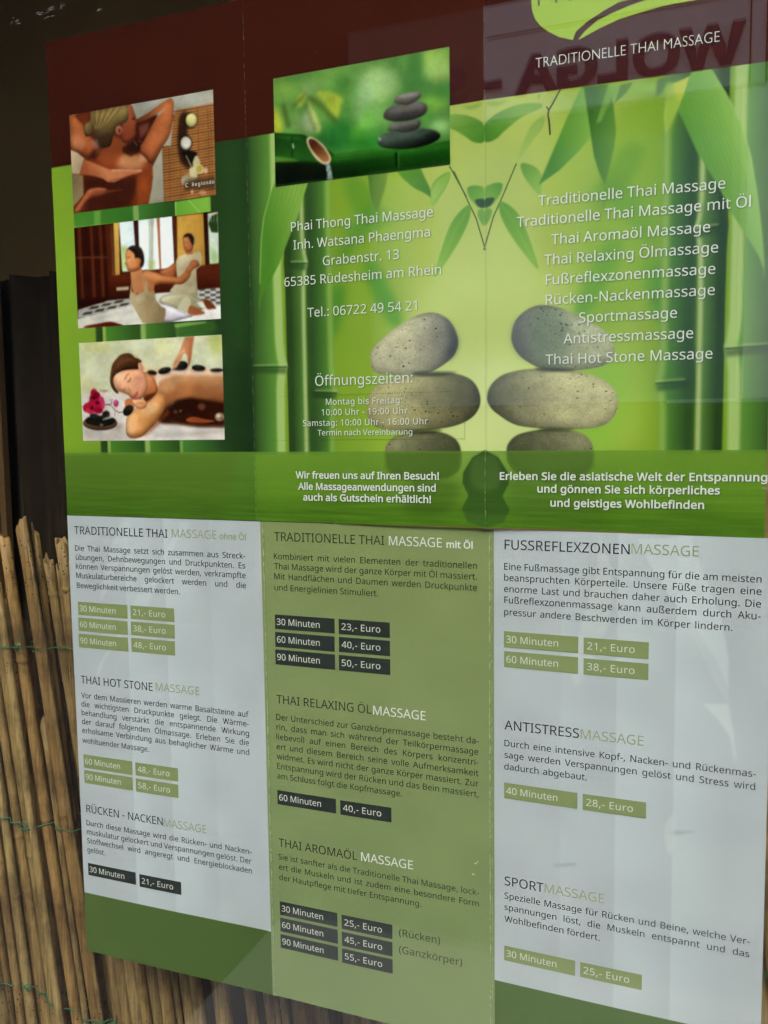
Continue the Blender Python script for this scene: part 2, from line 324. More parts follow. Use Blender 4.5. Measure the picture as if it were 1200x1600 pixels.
103:(493,[[221,438,273,431,319,409,359,373,369,430,425,430,425,-7,416,-80,388,-135,341,-172,274,-190,147,-186,78,-165,78,-100,149,-125,237,-134,271,-130,300,-119,324,-101,341,-77,352,-48,354,57,320,21,275,-1,221,-8,170,-2,126,18,91,51,65,95,49,149,44,214,49,278,65,332,91,377,126,411,169,431],[207,376,169,359,140,326,123,277,117,213,120,165,130,124,146,92,169,68,197,54,271,53,315,74,336,98,353,151,355,251,343,309,319,348,302,362,257,377]]),
104:(496,[[139,431,135,370,140,370,174,407,238,434,306,435,360,421,382,408,413,370,429,314,431,280,431,0,361,0,361,275,351,333,338,353,319,367,295,376,235,377,189,360,160,329,144,283,139,222,139,0,68,0,68,609,139,609]]),
105:(207,[[139,430,139,0,68,0,68,430],[124,586,140,572,144,532,133,512,104,501,75,512,64,532,68,572,93,590]]),
107:(428,[[138,291,135,221,189,285,326,430,409,430,235,246,421,0,336,0,187,200,138,158,138,0,68,0,68,609,138,609]]),
108:(207,[[139,0,68,0,68,609,139,609]]),
109:(750,[[584,434,621,421,649,401,669,371,681,330,685,280,685,0,615,0,615,277,606,333,594,353,577,367,555,376,528,379,490,374,460,362,438,342,423,315,414,280,411,237,411,0,342,0,342,277,332,333,315,359,289,374,253,379,204,370,170,347,150,308,140,255,139,223,139,0,68,0,68,430,125,430,136,371,186,418,249,437,298,436,349,420,386,388,398,366,438,406,486,430,512,436]]),
110:(496,[[322,434,361,421,391,401,413,371,426,330,431,280,431,0,361,0,361,275,351,333,338,353,319,367,295,376,265,379,222,374,189,361,166,338,151,308,142,269,139,223,139,0,68,0,68,430,125,430,136,371,175,409,239,435]]),
111:(485,[[440,181,428,121,404,71,369,33,324,7,271,-6,214,-6,163,7,119,33,84,71,59,121,46,181,47,261,55,301,68,336,87,367,110,392,137,412,204,435,281,435,316,426,347,412,398,367,417,336,431,301,439,261],[119,184,130,128,155,86,192,59,243,51,294,59,331,86,356,128,369,216,363,277,345,325,314,359,294,370,242,379,202,374,171,359,147,335,130,303,120,263]]),
112:(493,[[322,432,365,413,401,383,428,339,444,284,449,216,447,170,427,93,390,37,365,17,337,3,272,-8,197,7,170,24,139,55,134,55,139,-16,139,-192,68,-192,68,430,126,430,139,371,182,414,231,434,251,437],[260,379,210,371,174,349,152,313,139,229,144,152,159,103,188,70,208,59,261,51,308,60,341,88,364,131,375,186,373,262,363,302,348,334,325,359,296,374]]),
114:(331,[[319,433,310,368,248,373,189,346,156,305,140,251,139,229,139,0,68,0,68,430,126,430,137,351,183,407,231,433,249,437]]),
115:(384,[[346,92,327,49,292,18,241,-2,122,-5,42,19,42,83,128,54,178,49,236,57,256,66,277,94,276,132,253,158,124,217,69,252,48,283,41,324,46,358,61,386,85,408,118,425,157,435,252,434,339,409,315,353,238,377,171,379,131,366,118,356,108,328,119,298,154,274,289,215,321,191,341,159,346,140]]),
116:(289,[[212,50,272,59,272,5,200,-8,157,-3,120,13,91,44,76,93,74,125,74,375,13,375,13,409,75,437,103,528,144,528,144,430,269,430,269,375,144,375,144,127,153,83,177,58]]),
117:(496,[[427,430,427,0,370,0,356,57,321,20,256,-5,187,-6,134,8,112,21,81,59,65,114,63,148,63,430,135,430,135,153,137,122,145,96,158,76,176,62,200,53,260,53,306,69,323,82,345,121,356,175,357,206,357,430]]),
118:(407,[[163,0,0,430,75,430,201,63,241,176,332,430,407,430,244,0]]),
119:(630,[[346,243,313,357,207,1,127,1,9,431,82,431,141,201,172,73,201,188,277,431,354,431,457,74,460,74,549,431,621,431,502,1,419,1]]),
120:(424,[[170,220,22,430,102,430,213,268,322,430,402,430,253,220,410,0,330,0,213,172,94,0,14,0]]),
122:(377,[[346,0,31,0,31,47,262,375,45,375,45,430,340,430,340,377,112,55,346,55]]),
214:(626,[[576,244,561,166,531,101,486,49,428,13,355,-6,271,-6,196,13,138,49,94,101,65,167,51,245,52,344,62,396,78,442,100,482,130,517,166,545,208,565,258,577,314,581,369,577,417,565,459,545,495,517,524,483,547,442,564,396,574,344],[127,241,145,163,161,131,182,104,207,83,238,67,273,58,354,58,390,67,420,83,445,104,465,131,481,163,499,241,501,287,496,354,481,411,456,457,421,491,373,511,314,518,274,515,238,506,207,490,182,469,161,443,145,411,127,333],[206,711,229,727,258,724,272,711,277,689,272,667,249,650,220,653,206,667],[357,711,379,727,407,724,422,711,427,689,422,667,399,650,371,653,353,677]]),
220:(586,[[513,202,511,164,503,128,470,65,446,40,416,20,380,4,338,-5,290,-8,225,-2,171,18,128,50,97,93,78,144,72,204,72,573,144,573,144,201,148,158,161,122,182,93,211,72,248,59,327,57,379,73,415,105,435,149,442,202,442,573,513,573],[186,711,209,727,237,724,252,711,257,689,252,667,229,650,200,653,182,677],[337,711,359,727,387,724,402,711,407,689,402,667,379,650,351,653,333,677]]),
223:(506,[[414,461,390,422,311,349,308,340,395,246,450,193,465,162,470,123,462,69,437,31,399,6,349,-7,254,-1,204,19,204,83,318,49,366,57,382,67,399,98,401,118,389,162,273,253,246,288,238,326,249,369,266,390,336,454,346,477,344,511,335,527,319,540,274,553,210,552,165,532,145,507,139,468,139,0,68,0,68,468,78,530,91,554,130,588,183,607,279,612,336,600,381,577,409,542,416,520]]),
228:(450,[[279,433,318,422,347,403,368,375,381,338,385,293,385,0,334,0,317,61,265,13,216,-5,148,-7,84,16,55,48,39,92,37,119,43,159,59,192,87,219,127,238,179,251,316,259,313,317,306,342,293,359,275,371,227,380,163,370,106,347,84,400,177,432,204,436],[204,203,167,195,141,182,124,165,113,144,112,97,120,79,148,56,188,49,223,52,253,62,279,79,299,103,311,134,315,210],[118,569,141,584,169,581,183,569,187,534,169,510,132,510,114,534],[269,569,291,584,319,581,333,569,337,534,319,510,282,510,265,534]]),
246:(485,[[440,181,428,121,404,71,369,33,324,7,271,-6,214,-6,163,7,119,33,84,71,59,121,46,181,47,261,55,301,68,336,87,367,110,392,137,412,204,435,281,435,316,426,347,412,398,367,417,336,431,301,439,261],[119,184,130,128,155,86,192,59,243,51,294,59,331,86,356,128,369,216,363,277,345,325,314,359,294,370,242,379,202,374,171,359,147,335,130,303,120,263],[136,569,159,584,187,581,201,569,205,534,187,510,150,510,132,534],[286,569,309,584,337,581,351,569,355,534,337,510,300,510,286,524]]),
252:(496,[[427,430,427,0,370,0,356,57,321,20,256,-5,187,-6,134,8,112,21,81,59,65,114,63,148,63,430,135,430,135,153,137,122,145,96,158,76,176,62,200,53,260,53,306,69,323,82,345,121,356,175,357,206,357,430],[141,569,164,584,192,581,206,569,210,534,192,510,155,510,137,534],[291,569,314,584,342,581,356,569,360,534,342,510,305,510,287,534]]),
},
'title': {32:(278,[]),
65:(667,[[362,686,293,686,0,0,100,0,186,201,476,201,567,0,667,0],[326,536,436,289,224,289]]),
68:(750,[[76,0,342,0,493,29,607,105,679,214,704,341,683,462,617,572,504,651,341,682,76,682],[174,594,325,594,449,574,536,519,586,438,603,341,592,266,550,183,466,116,330,88,174,88]]),
69:(500,[[462,682,75,682,75,0,471,0,471,88,173,88,173,300,452,300,452,388,173,388,173,594,462,594]]),
71:(740,[[673,336,444,336,444,248,575,248,575,108,466,83,427,81,316,100,228,154,171,235,151,340,171,443,227,526,310,581,414,601,476,597,537,584,599,563,659,534,659,633,527,679,473,688,416,691,271,664,155,589,78,477,50,337,77,199,153,89,268,17,413,-9,481,-6,544,4,607,21,673,47]]),
72:(729,[[653,682,555,682,555,385,173,385,173,682,75,682,75,0,173,0,173,297,555,297,555,0,653,0]]),
73:(250,[[174,682,76,682,76,0,174,0]]),
76:(490,[[172,682,74,682,74,0,480,0,480,88,172,88]]),
77:(781,[[709,682,618,682,391,402,165,682,73,682,73,0,171,0,171,531,173,531,383,267,399,267,609,531,611,531,611,0,709,0]]),
78:(781,[[706,682,614,682,614,154,152,682,74,682,74,0,166,0,166,525,622,0,706,0]]),
79:(823,[[45,341,71,208,143,97,258,20,409,-9,564,20,680,97,753,209,778,341,752,476,679,587,563,663,411,691,261,663,145,587,71,475],[146,341,166,445,222,527,305,581,411,601,517,581,601,527,657,445,677,341,657,238,601,155,517,101,411,81,305,101,222,155,166,238]]),
80:(510,[[70,682,70,0,168,0,168,295,270,295,373,310,444,350,486,411,500,486,487,562,447,625,380,667,283,682],[168,594,283,594,339,585,374,561,393,527,399,490,391,445,366,411,329,390,279,383,168,383]]),
82:(604,[[77,682,77,0,175,0,175,296,253,291,292,271,338,223,397,140,487,0,604,0,531,103,474,195,439,246,402,289,359,324,408,351,443,389,465,436,473,491,457,571,413,631,342,669,249,682],[175,598,238,598,299,591,340,571,364,538,372,495,366,454,345,418,303,393,238,384,175,384]]),
83:(458,[[399,643,325,679,247,691,162,678,97,642,55,584,40,509,86,396,188,320,289,252,335,165,328,136,308,108,273,87,224,79,175,85,128,105,84,136,44,178,44,54,87,26,133,6,182,-5,235,-9,311,5,372,43,412,102,426,176,380,303,279,381,177,443,131,522,139,555,161,581,196,597,239,603,275,600,315,588,356,566,399,532]]),
84:(604,[[587,682,17,682,17,594,253,594,253,0,351,0,351,594,587,594]]),
},
}
GL = {}
for nm_, g_ in LETTERS.items():
    GL[nm_] = {chr(k): (v[0], orient([[(c[i], c[i + 1]) for i in range(0, len(c), 2)] for c in v[1]])) for k, v in g_.items()}
GL['title'] = {k: (v[0], [embolden(c, -17) for c in v[1]]) for k, v in GL['title'].items()}
GL['heavy'] = {k: (v[0] + 20, [embolden(c, 42) for c in v[1]]) for k, v in GL['reg'].items() if k in 'WOLGA -S'}
GL['bold'] = {k: (v[0] + 6, [embolden(c, 21) for c in v[1]]) for k, v in GL['reg'].items()}

TRI = {}
def tris(font, ch):
    k = (font, ch)
    if k not in TRI:
        cs = GL[font][ch][1]; V, T = [], []
        outer = [c for c in cs if area(c) > 0]
        for o in outer:
            grp = [o] + [c for c in cs if area(c) <= 0 and inside(c[0], o)]
            b = len(V); V += [p for c in grp for p in c]
            for t in tessellate_polygon([[Vector((x, y, 0)) for x, y in c] for c in grp]):
                p, q, r = [V[b + i] for i in t]
                if (q[0] - p[0]) * (r[1] - p[1]) - (r[0] - p[0]) * (q[1] - p[1]) < 0: t = t[::-1]
                T.append(tuple(b + i for i in t))
        TRI[k] = (V, T)
    return TRI[k]

def layout(font, text, cap, sx, ls, wsp):
    """yields (char, x mm); cap = capital height in mm"""
    k = cap / (682.0 if font == 'title' else 573.0); x = 0.0; first = None
    for ch in text:
        adv, cs = GL[font][ch]
        if first is None and cs: first = min(p[0] for c in cs for p in c) * k * sx; x = -first
        yield ch, x, k
        x += adv * k * sx + ls + (wsp if ch == ' ' else 0)

def text_mesh(lines, s, off):
    V, F = [], []
    for font, text, cap, sx, ls, wsp, u0, v0 in lines:
        for ch, x, k in layout(font, text, cap, sx, ls, wsp):
            p, t = tris(font, ch)
            b = len(V)
            V += [surf(s, u0 + x + a * k * sx, v0 + c * k, off) for a, c in p]
            F += [(b + i, b + j, b + l) for i, j, l in t]
    return V, F

# ------------------------------------------------------------------ artwork data
ART_U = [
('f',[0,0,2977,0,2977,2100,0,2100],('7da321','',0,0,1,0)),
('f',[1420,270,1600,270,1600,1600,1420,1600],('8aae30','',0,8,1,0)),
('f',[1580,270,2577,270,2577,1600,1580,1600],('9fbc40','',0,7,1,0)),
('f',[1720,270,2260,270,2260,1600,1720,1600],('b4c55c','',0,7,1,0)),
('f',[1660,200,2340,200,2260,900,2000,1120,1740,900],('c3d272','',0,9,0.75,1)),
('f',[1760,280,2240,280,2160,600,1840,600],('d3df90','',0,7,0.8,1)),
('f',[1560,280,1800,300,1700,560,1480,600],('8fb52a','',0,6,0.9,1)),
('f',[2440,280,2200,300,2300,560,2520,600],('8fc43a','',0,6,0.9,1)),
('f',[1432,1337,1514,1340,1583,1188,1512,1179,1458,1257],('5f9a26','',0,2.2,0.75,1)),
('f',[2568,1337,2486,1340,2417,1188,2489,1179,2542,1257],('5f9a26','',0,2.2,0.75,1)),
('f',[1512,1219,1584,1220,1511,1123,1427,1016,1390,1052],('4f8f2a','',0,3,0.6,1)),
('f',[2488,1219,2417,1220,2490,1123,2574,1016,2610,1052],('4f8f2a','',0,3,0.6,1)),
('f',[1509,1009,1563,1021,1659,836,1666,763,1614,790,1543,909],('4d9a2c','',0,2.5,0.75,1)),
('f',[2492,1009,2437,1021,2342,836,2334,763,2387,790,2457,909],('4d9a2c','',0,2.5,0.75,1)),
('f',[1340,906,1435,949,1394,761,1328,764],('3f8a2a','',0,3,0.75,1)),
('f',[2660,906,2566,949,2607,761,2673,764],('3f8a2a','',0,3,0.75,1)),
('f',[1725,1300,1793,1300,1807,985,1747,927,1714,1120],('a5b92e','',0,4,0.45,1)),
('f',[2276,1300,2208,1300,2193,985,2254,927,2287,1120],('a5b92e','',0,4,0.45,1)),
('f',[1430,1179,1548,1216,1636,1183,1474,1110],('5da03a','',0,3,0.5,1)),
('f',[2571,1179,2452,1216,2364,1183,2526,1110],('5da03a','',0,3,0.5,1)),
('f',[2400,700,2620,920,2660,1500,2500,1500,2360,1000],('7aa81f','',0,4,0.5,1)),
('f',[1257,280,1257,269,1256,439,1254,499,1252,523,1252,537,1254,559,1256,629,1257,869,1257,1580,1374,1580,1374,869,1376,629,1383,559,1390,537,1390,523,1383,499,1376,439,1374,269,1374,280],('2f5222','558e2c',(128.6,0,136.2,0),1.2,1,0)),
('f',[1354,280,1354,269,1356,439,1363,499,1370,523,1370,537,1363,559,1356,629,1354,869,1354,1580,1374,1580,1374,869,1376,629,1383,559,1390,537,1390,523,1383,499,1376,439,1374,269,1374,280],('9cba50','',0,1.17,0.85,0)),
('f',[1280,527,1387,520,1384,497,1280,507],('24401a','',0,0.9,0.6,0)),
('f',[1280,531,1389,526,1389,520,1280,525],('1e3616','',0,0.3,0.7,0)),
('f',[1292,540,1391,536,1391,530,1292,533],('b4c684','',0,0.35,0.45,0)),
('f',[2744,280,2744,269,2745,439,2747,499,2749,523,2749,537,2747,559,2744,629,2744,869,2744,1580,2627,1580,2627,869,2625,629,2618,559,2611,537,2610,523,2618,499,2625,439,2627,269,2627,280],('2f5222','558e2c',(271.5,0,263.8,0),1.2,1,0)),
('f',[2646,280,2647,269,2645,439,2638,499,2630,523,2631,537,2638,559,2645,629,2647,869,2647,1580,2627,1580,2627,869,2625,629,2618,559,2611,537,2610,523,2618,499,2625,439,2627,269,2627,280],('9cba50','',0,1.17,0.85,0)),
('f',[2721,527,2613,520,2617,497,2721,507],('24401a','',0,0.9,0.6,0)),
('f',[2721,531,2611,526,2611,520,2721,525],('1e3616','',0,0.3,0.7,0)),
('f',[2709,540,2609,536,2609,530,2709,533],('b4c684','',0,0.35,0.45,0)),
('f',[1166,280,1166,786,1166,956,1164,1016,1162,1040,1162,1054,1164,1076,1166,1146,1166,1386,1166,1580,1254,1580,1254,1386,1255,1146,1263,1076,1269,1054,1270,1040,1263,1016,1256,956,1254,786,1254,280],('29461b','5c8a34',(118.8,0,124.5,0),0.3,1,0)),
('f',[1239,280,1239,786,1241,956,1248,1016,1255,1040,1254,1054,1248,1076,1240,1146,1239,1386,1239,1580,1254,1580,1254,1386,1255,1146,1263,1076,1269,1054,1270,1040,1263,1016,1256,956,1254,786,1254,280],('bcc884','',0,0.45,0.85,0)),
('f',[1184,1044,1267,1037,1263,1014,1184,1024],('24401a','',0,0.9,0.6,0)),
('f',[1184,1048,1269,1043,1269,1037,1184,1042],('1e3616','',0,0.3,0.7,0)),
('f',[1193,1057,1271,1053,1271,1047,1193,1050],('b4c684','',0,0.35,0.45,0)),
('f',[2834,280,2834,786,2835,956,2837,1016,2839,1040,2839,1054,2837,1076,2835,1146,2834,1386,2834,1580,2747,1580,2747,1386,2745,1146,2738,1076,2731,1054,2731,1040,2738,1016,2745,956,2747,786,2747,280],('29461b','5c8a34',(281.2,0,275.6,0),0.3,1,0)),
('f',[2762,280,2762,786,2760,956,2753,1016,2745,1040,2746,1054,2753,1076,2760,1146,2762,1386,2762,1580,2747,1580,2747,1386,2745,1146,2738,1076,2731,1054,2731,1040,2738,1016,2745,956,2747,786,2747,280],('bcc884','',0,0.45,0.85,0)),
('f',[2817,1044,2734,1037,2737,1014,2817,1024],('24401a','',0,0.9,0.6,0)),
('f',[2817,1048,2732,1043,2732,1037,2817,1042],('1e3616','',0,0.3,0.7,0)),
('f',[2808,1057,2730,1053,2730,1047,2808,1050],('b4c684','',0,0.35,0.45,0)),
('f',[916,280,916,381,915,551,913,611,911,635,911,649,913,671,915,741,916,981,916,1580,1150,1580,1150,981,1152,741,1159,671,1166,649,1167,635,1159,611,1152,551,1150,381,1150,280],('25401e','66a234',(97.4,0,112.7,0),0.3,1,0)),
('f',[1111,280,1111,381,1113,551,1120,611,1127,635,1126,649,1120,671,1112,741,1111,981,1111,1580,1150,1580,1150,981,1152,741,1159,671,1166,649,1167,635,1159,611,1152,551,1150,381,1150,280],('b4cc74','',0,0.45,0.85,0)),
('f',[963,639,1164,632,1160,609,963,619],('24401a','',0,0.9,0.6,0)),
('f',[963,643,1166,638,1166,632,963,637],('1e3616','',0,0.3,0.7,0)),
('f',[986,652,1168,648,1168,642,986,645],('b4c684','',0,0.35,0.45,0)),
('f',[3085,280,3085,381,3086,551,3088,611,3090,635,3090,649,3088,671,3085,741,3085,981,3085,1580,2850,1580,2850,981,2849,741,2841,671,2835,649,2834,635,2841,611,2848,551,2850,381,2850,280],('25401e','66a234',(302.6,0,287.4,0),0.3,1,0)),
('f',[2890,280,2890,381,2888,551,2881,611,2874,635,2875,649,2881,671,2889,741,2890,981,2890,1580,2850,1580,2850,981,2849,741,2841,671,2835,649,2834,635,2841,611,2848,551,2850,381,2850,280],('b4cc74','',0,0.45,0.85,0)),
('f',[3038,639,2837,632,2841,609,3038,619],('24401a','',0,0.9,0.6,0)),
('f',[3038,643,2835,638,2835,632,3038,637],('1e3616','',0,0.3,0.7,0)),
('f',[3015,652,2833,648,2833,642,3015,645],('b4c684','',0,0.35,0.45,0)),
('f',[1132,1425,1129,1371,1100,1312,1074,1239,1060,1156,1053,1080,1050,977,1042,909,1042,840,1047,874,1055,925,1091,974,1142,1051,1188,1144,1229,1223,1254,1295,1277,1346,1304,1413],('4f8a22','86b440',(106.9,126.5,122.6,129),0.12,1,0)),
('f',[1130,1409,1100,1313,1073,1239,1059,1156,1051,1046,1046,977,1051,977,1056,1045,1064,1155,1078,1238,1104,1311,1134,1408],('a9cc6a','',0,0.2,0.7,0)),
('f',[1154,1365,1126,1259,1085,1120,1062,1011,1065,1010,1088,1119,1129,1258,1156,1364],('3d7a1c','',0,0.35,0.3,0)),
('f',[1175,1362,1143,1257,1094,1119,1065,1010,1068,1010,1097,1118,1146,1257,1178,1362],('3d7a1c','',0,0.35,0.3,0)),
('f',[1196,1360,1160,1256,1103,1118,1068,1010,1071,1009,1106,1117,1162,1255,1199,1359],('3d7a1c','',0,0.35,0.3,0)),
('f',[1217,1358,1176,1254,1112,1117,1071,1010,1074,1009,1115,1116,1179,1253,1220,1357],('3d7a1c','',0,0.35,0.3,0)),
('f',[1238,1355,1192,1253,1121,1117,1074,1010,1077,1009,1123,1116,1195,1251,1241,1354],('3d7a1c','',0,0.35,0.3,0)),
('f',[1259,1353,1209,1251,1130,1116,1077,1010,1080,1009,1132,1115,1211,1250,1262,1352],('3d7a1c','',0,0.35,0.3,0)),
('f',[2672,1441,2648,1504,2706,1551,2736,1619,2777,1559,2827,1471,2872,1376,2905,1264,2925,1153,2938,1061,2946,996,2954,913,2955,853,2951,895,2934,942,2889,1019,2848,1087,2816,1154,2779,1222,2733,1301,2695,1388],('5d9a30','8fbf4c',(271.4,134,286.3,138.6),0.12,1,0)),
('f',[2775,1558,2825,1471,2870,1375,2903,1263,2923,1153,2939,1042,2952,922,2953,922,2941,1042,2926,1153,2906,1264,2874,1376,2828,1472,2778,1560],('b0cf78','',0,0.25,0.6,0)),
('f',[2691,1534,2729,1402,2790,1239,2850,1114,2853,1115,2793,1240,2732,1402,2694,1535],('4a8428','',0,0.4,0.28,0)),
('f',[2706,1532,2744,1400,2804,1237,2861,1113,2863,1114,2807,1238,2747,1401,2709,1533],('4a8428','',0,0.4,0.28,0)),
('f',[2720,1530,2758,1398,2819,1236,2871,1112,2874,1113,2821,1237,2761,1399,2723,1531],('4a8428','',0,0.4,0.28,0)),
('f',[2734,1529,2772,1396,2833,1234,2882,1111,2885,1112,2836,1235,2775,1397,2737,1529],('4a8428','',0,0.4,0.28,0)),
('f',[2748,1527,2786,1395,2847,1233,2892,1110,2895,1111,2850,1234,2789,1395,2751,1527],('4a8428','',0,0.4,0.28,0)),
('f',[2763,1525,2800,1393,2861,1232,2903,1109,2905,1110,2864,1232,2803,1394,2766,1525],('4a8428','',0,0.4,0.28,0)),
('f',[2777,1523,2815,1391,2875,1230,2913,1108,2916,1109,2878,1231,2817,1392,2780,1523],('4a8428','',0,0.4,0.28,0)),
('f',[2640,1533,2706,1549,2686,1485,2650,1403,2632,1368,2624,1424],('c3c93e','9fbf3c',(269.3,154.4,263.2,137.7),0.25,1,0)),
('f',[2519,1549,2639,1537,2683,1554,2630,1507,2529,1520],('8fc04a','',0,0.5,0.8,0)),
('f',[2015,1554,2060,1551,2087,1553,2051,1537,2015,1544],('7fa53a','',0,0.5,0.7,1)),
('f',[1986,1554,1941,1551,1914,1553,1950,1537,1986,1544],('7fa53a','',0,0.5,0.7,1)),
('f',[2002,1475,2051,1512,2123,1531,2193,1527,2212,1516,2195,1503,2140,1487,2078,1448,2042,1421,2002,1417],('4a8a24','7fac40',(201.5,142.6,212.3,152.5),0.15,1,1)),
('f',[1999,1475,1950,1512,1878,1531,1807,1527,1788,1516,1806,1503,1860,1487,1923,1448,1959,1421,1999,1417],('4a8a24','7fac40',(198.6,142.6,187.8,152.5),0.15,1,1)),
('f',[2219,1480,2176,1458,2141,1395,2116,1329,2132,1342,2176,1399,2211,1437],('8db04a','a8c45c',(221.9,147.8,212.3,133.7),0.3,1,1)),
('f',[1781,1480,1825,1458,1860,1395,1885,1329,1869,1342,1825,1399,1790,1437],('8db04a','a8c45c',(178.1,147.8,187.8,133.7),0.3,1,1)),
('f',[2116,1328,2067,1222,2030,1147,1995,1031,1999,1029,2034,1145,2071,1220,2120,1326],('4c5f1e','',0,0.08,1,0)),
('f',[1884,1328,1934,1222,1970,1147,2005,1031,2001,1029,1966,1145,1930,1220,1880,1326],('4c5f1e','',0,0.08,1,0)),
('f',[2136,1326,2185,1308,2208,1274,2205,1208,2167,1246,2139,1292],('6ba032','8fbb44',(214.1,131.7,220.3,122.5),0.15,1,1)),
('f',[1864,1326,1816,1308,1793,1274,1796,1208,1833,1246,1862,1292],('6ba032','8fbb44',(186,131.7,179.8,122.5),0.15,1,1)),
('f',[2001,1249,2020,1262,2047,1267,2067,1258,2056,1222,2027,1190,2001,1187],('5c9a2c','85b53e',(206,125.7,200.5,120.1),0.15,1,1)),
('f',[1999,1249,1981,1262,1953,1267,1934,1258,1944,1222,1974,1190,1999,1187],('5c9a2c','85b53e',(194.1,125.7,199.6,120.1),0.15,1,1)),
('f',[2001,1212,2036,1214,2025,1190,2001,1182],('35532a','',0,0.2,1,1)),
('f',[1999,1212,1964,1214,1975,1190,1999,1182],('35532a','',0,0.2,1,1)),
('f',[2001,1173,2025,1175,2023,1147,2001,1117],('72a63c','',0,0.2,1,1)),
('f',[1999,1173,1975,1175,1977,1147,1999,1117],('72a63c','',0,0.2,1,1)),
('f',[2054,1196,2087,1186,2132,1137,2170,1045,2198,947,2141,1013,2096,1077,2062,1143],('66a02c','86b63c',(206.9,116.9,217.7,100.3),0.15,1,1)),
('f',[1946,1196,1914,1186,1869,1137,1831,1045,1802,947,1860,1013,1905,1077,1939,1143],('66a02c','86b63c',(193.2,116.9,182.4,100.3),0.15,1,1)),
('f',[2061,1186,2113,1112,2185,963,2187,964,2115,1113,2063,1188],('98c25c','',0,0.25,0.5,0)),
('f',[1940,1186,1888,1112,1816,963,1814,964,1885,1113,1938,1188],('98c25c','',0,0.25,0.5,0)),
('f',[2273,1517,2297,1519,2314,1500,2297,1492,2273,1502],('a0bd5a','',0,0.5,0.8,1)),
('f',[1728,1517,1704,1519,1686,1500,1703,1492,1728,1502],('a0bd5a','',0,0.5,0.8,1)),
('f',[2348,1564,2297,1460,2246,1348,2198,1243,2272,1286,2341,1346,2387,1393,2449,1483,2481,1552],('4c8a26','7fb340',(224.6,138.2,237.5,138.4),0.15,1,0)),
('f',[2355,1563,2367,1485,2374,1441,2392,1324,2411,1263,2431,1218,2448,1284,2460,1341,2467,1398,2457,1490,2438,1558],('3f7222','5f9230',(237.4,140.9,245.8,139.9),0.15,1,0)),
('f',[2430,1211,2426,1136,2429,1136,2432,1211],('5a8a2c','',0,0.4,0.7,0)),
('f',[2399,1431,2436,1550,2461,1547,2449,1507,2416,1437],('7fae44','',0,0.3,0.8,0)),
('f',[2459,1490,2481,1552,2522,1555,2502,1525],('5c8a36','',0,0.3,1,0)),
('f',[2597,1496,2603,1552,2643,1562,2698,1547,2635,1531,2620,1509],('4f7a36','',0,0.5,0.9,0)),
('f',[2627,1532,2643,1546,2676,1454,2646,1377,2633,1411],('8fb53c','',0,0.8,0.7,0)),
('f',[2277,1574,2245,1519,2231,1499,2228,1482,2232,1458,2236,1412,2242,1412,2238,1458,2234,1481,2236,1496,2249,1515,2282,1571],('4a4034','',0,0.08,1,0)),
('f',[2235,1499,2228,1512,2224,1511,2231,1497],('4a4034','',0,0.08,1,0)),
('f',[2201,1557,2194,1543,2196,1542,2203,1556],('6a5a3a','',0,0.1,1,0)),
('f',[1534,1361,1539,1329,1545,1280,1559,1231,1571,1209,1584,1236,1602,1282,1614,1320,1619,1359],('55802a','7a9c3a',(154,129.7,161.1,128.9),0.2,1,0)),
('f',[1647,1364,1682,1321,1724,1284,1767,1260,1796,1239,1788,1277,1767,1318,1751,1355],('5f9a2c','4a8224',(167.3,134.5,178.4,125.4),0.15,1,0)),
('f',[1865,1329,1867,1307,1847,1271,1796,1220,1791,1257,1814,1298],('85b23c','9cc050',(185.2,131.6,180.1,124.5),0.15,1,0)),
('f',[1863,1346,1891,1296,1928,1230,1932,1231,1895,1297,1867,1348],('4c5f1e','',0,0.08,1,0)),
('f',[-10,-10,1002,-10,1002,1563,-10,1563],('264619','',0,0,1,0)),
('f',[-20,280,209,280,209,1563,-20,1563],('86ae22','7ea62a',(-2,0,20.9,0),0.6,1,0)),
('f',[123,879,453,879,453,1563,123,1563],('4a8a24','6da82e',(-1.7,0,40.6,0),1.2,1,0)),
('f',[-20,974,268,974,268,1172,-20,1172],('8ab428','',0,2,0.5,0)),
('f',[251,280,452,280,452,879,251,879],('4c8a26','2c521a',(25.1,0,45.2,0),0.2,1,0)),
('f',[247,280,264,280,264,879,247,879],('97b04a','',0,0.4,1,0)),
('f',[454,280,635,280,635,1563,454,1563],('4f9026','284a1c',(45.4,0,63.5,0),0.2,1,0)),
('f',[451,280,478,280,478,1563,451,1563],('a6c068','',0,0.5,0.8,0)),
('f',[637,280,857,280,857,837,637,837],('4a8a30','24441c',(63.7,0,85.7,0),0.4,1,0)),
('f',[633,280,649,280,649,837,633,837],('8cb04c','',0,0.4,0.8,0)),
('f',[623,823,688,835,819,839,854,806,629,783],('34601e','',0,0.4,0.7,0)),
('f',[624,838,689,843,791,840,782,833,631,821],('86ae50','',0,0.35,0.8,0)),
('f',[646,1347,824,1351,825,1285,649,1281],('63a62c','86c03c',(65.1,131.9,81.7,132.5),0.1,1,0)),
('f',[649,1346,647,1285,652,1284,655,1346],('a6cc74','',0,0.35,0.8,0)),
('f',[714,1346,769,1289,772,1291,717,1348],('a9cf72','',0,0.1,0.8,0)),
('f',[435,1353,643,1349,644,1281,436,1286],('40802a','28521a',(45,133.2,61.3,131.5),0.1,1,0)),
('f',[434,1353,461,1353,463,1284,436,1286],('90b060','',0,0.4,0.8,0)),
('f',[113,1354,432,1353,433,1286,115,1297],('468a26','357220',(13.8,133.1,40,130.5),0.3,1,0)),
('f',[227,1355,262,1354,259,1287,223,1287],('86b848','',0,0.9,0.6,0)),
('f',[837,280,1002,280,1002,1563,837,1563],('22401a','1c3316',(83.7,0,100.2,0),2,1,0)),
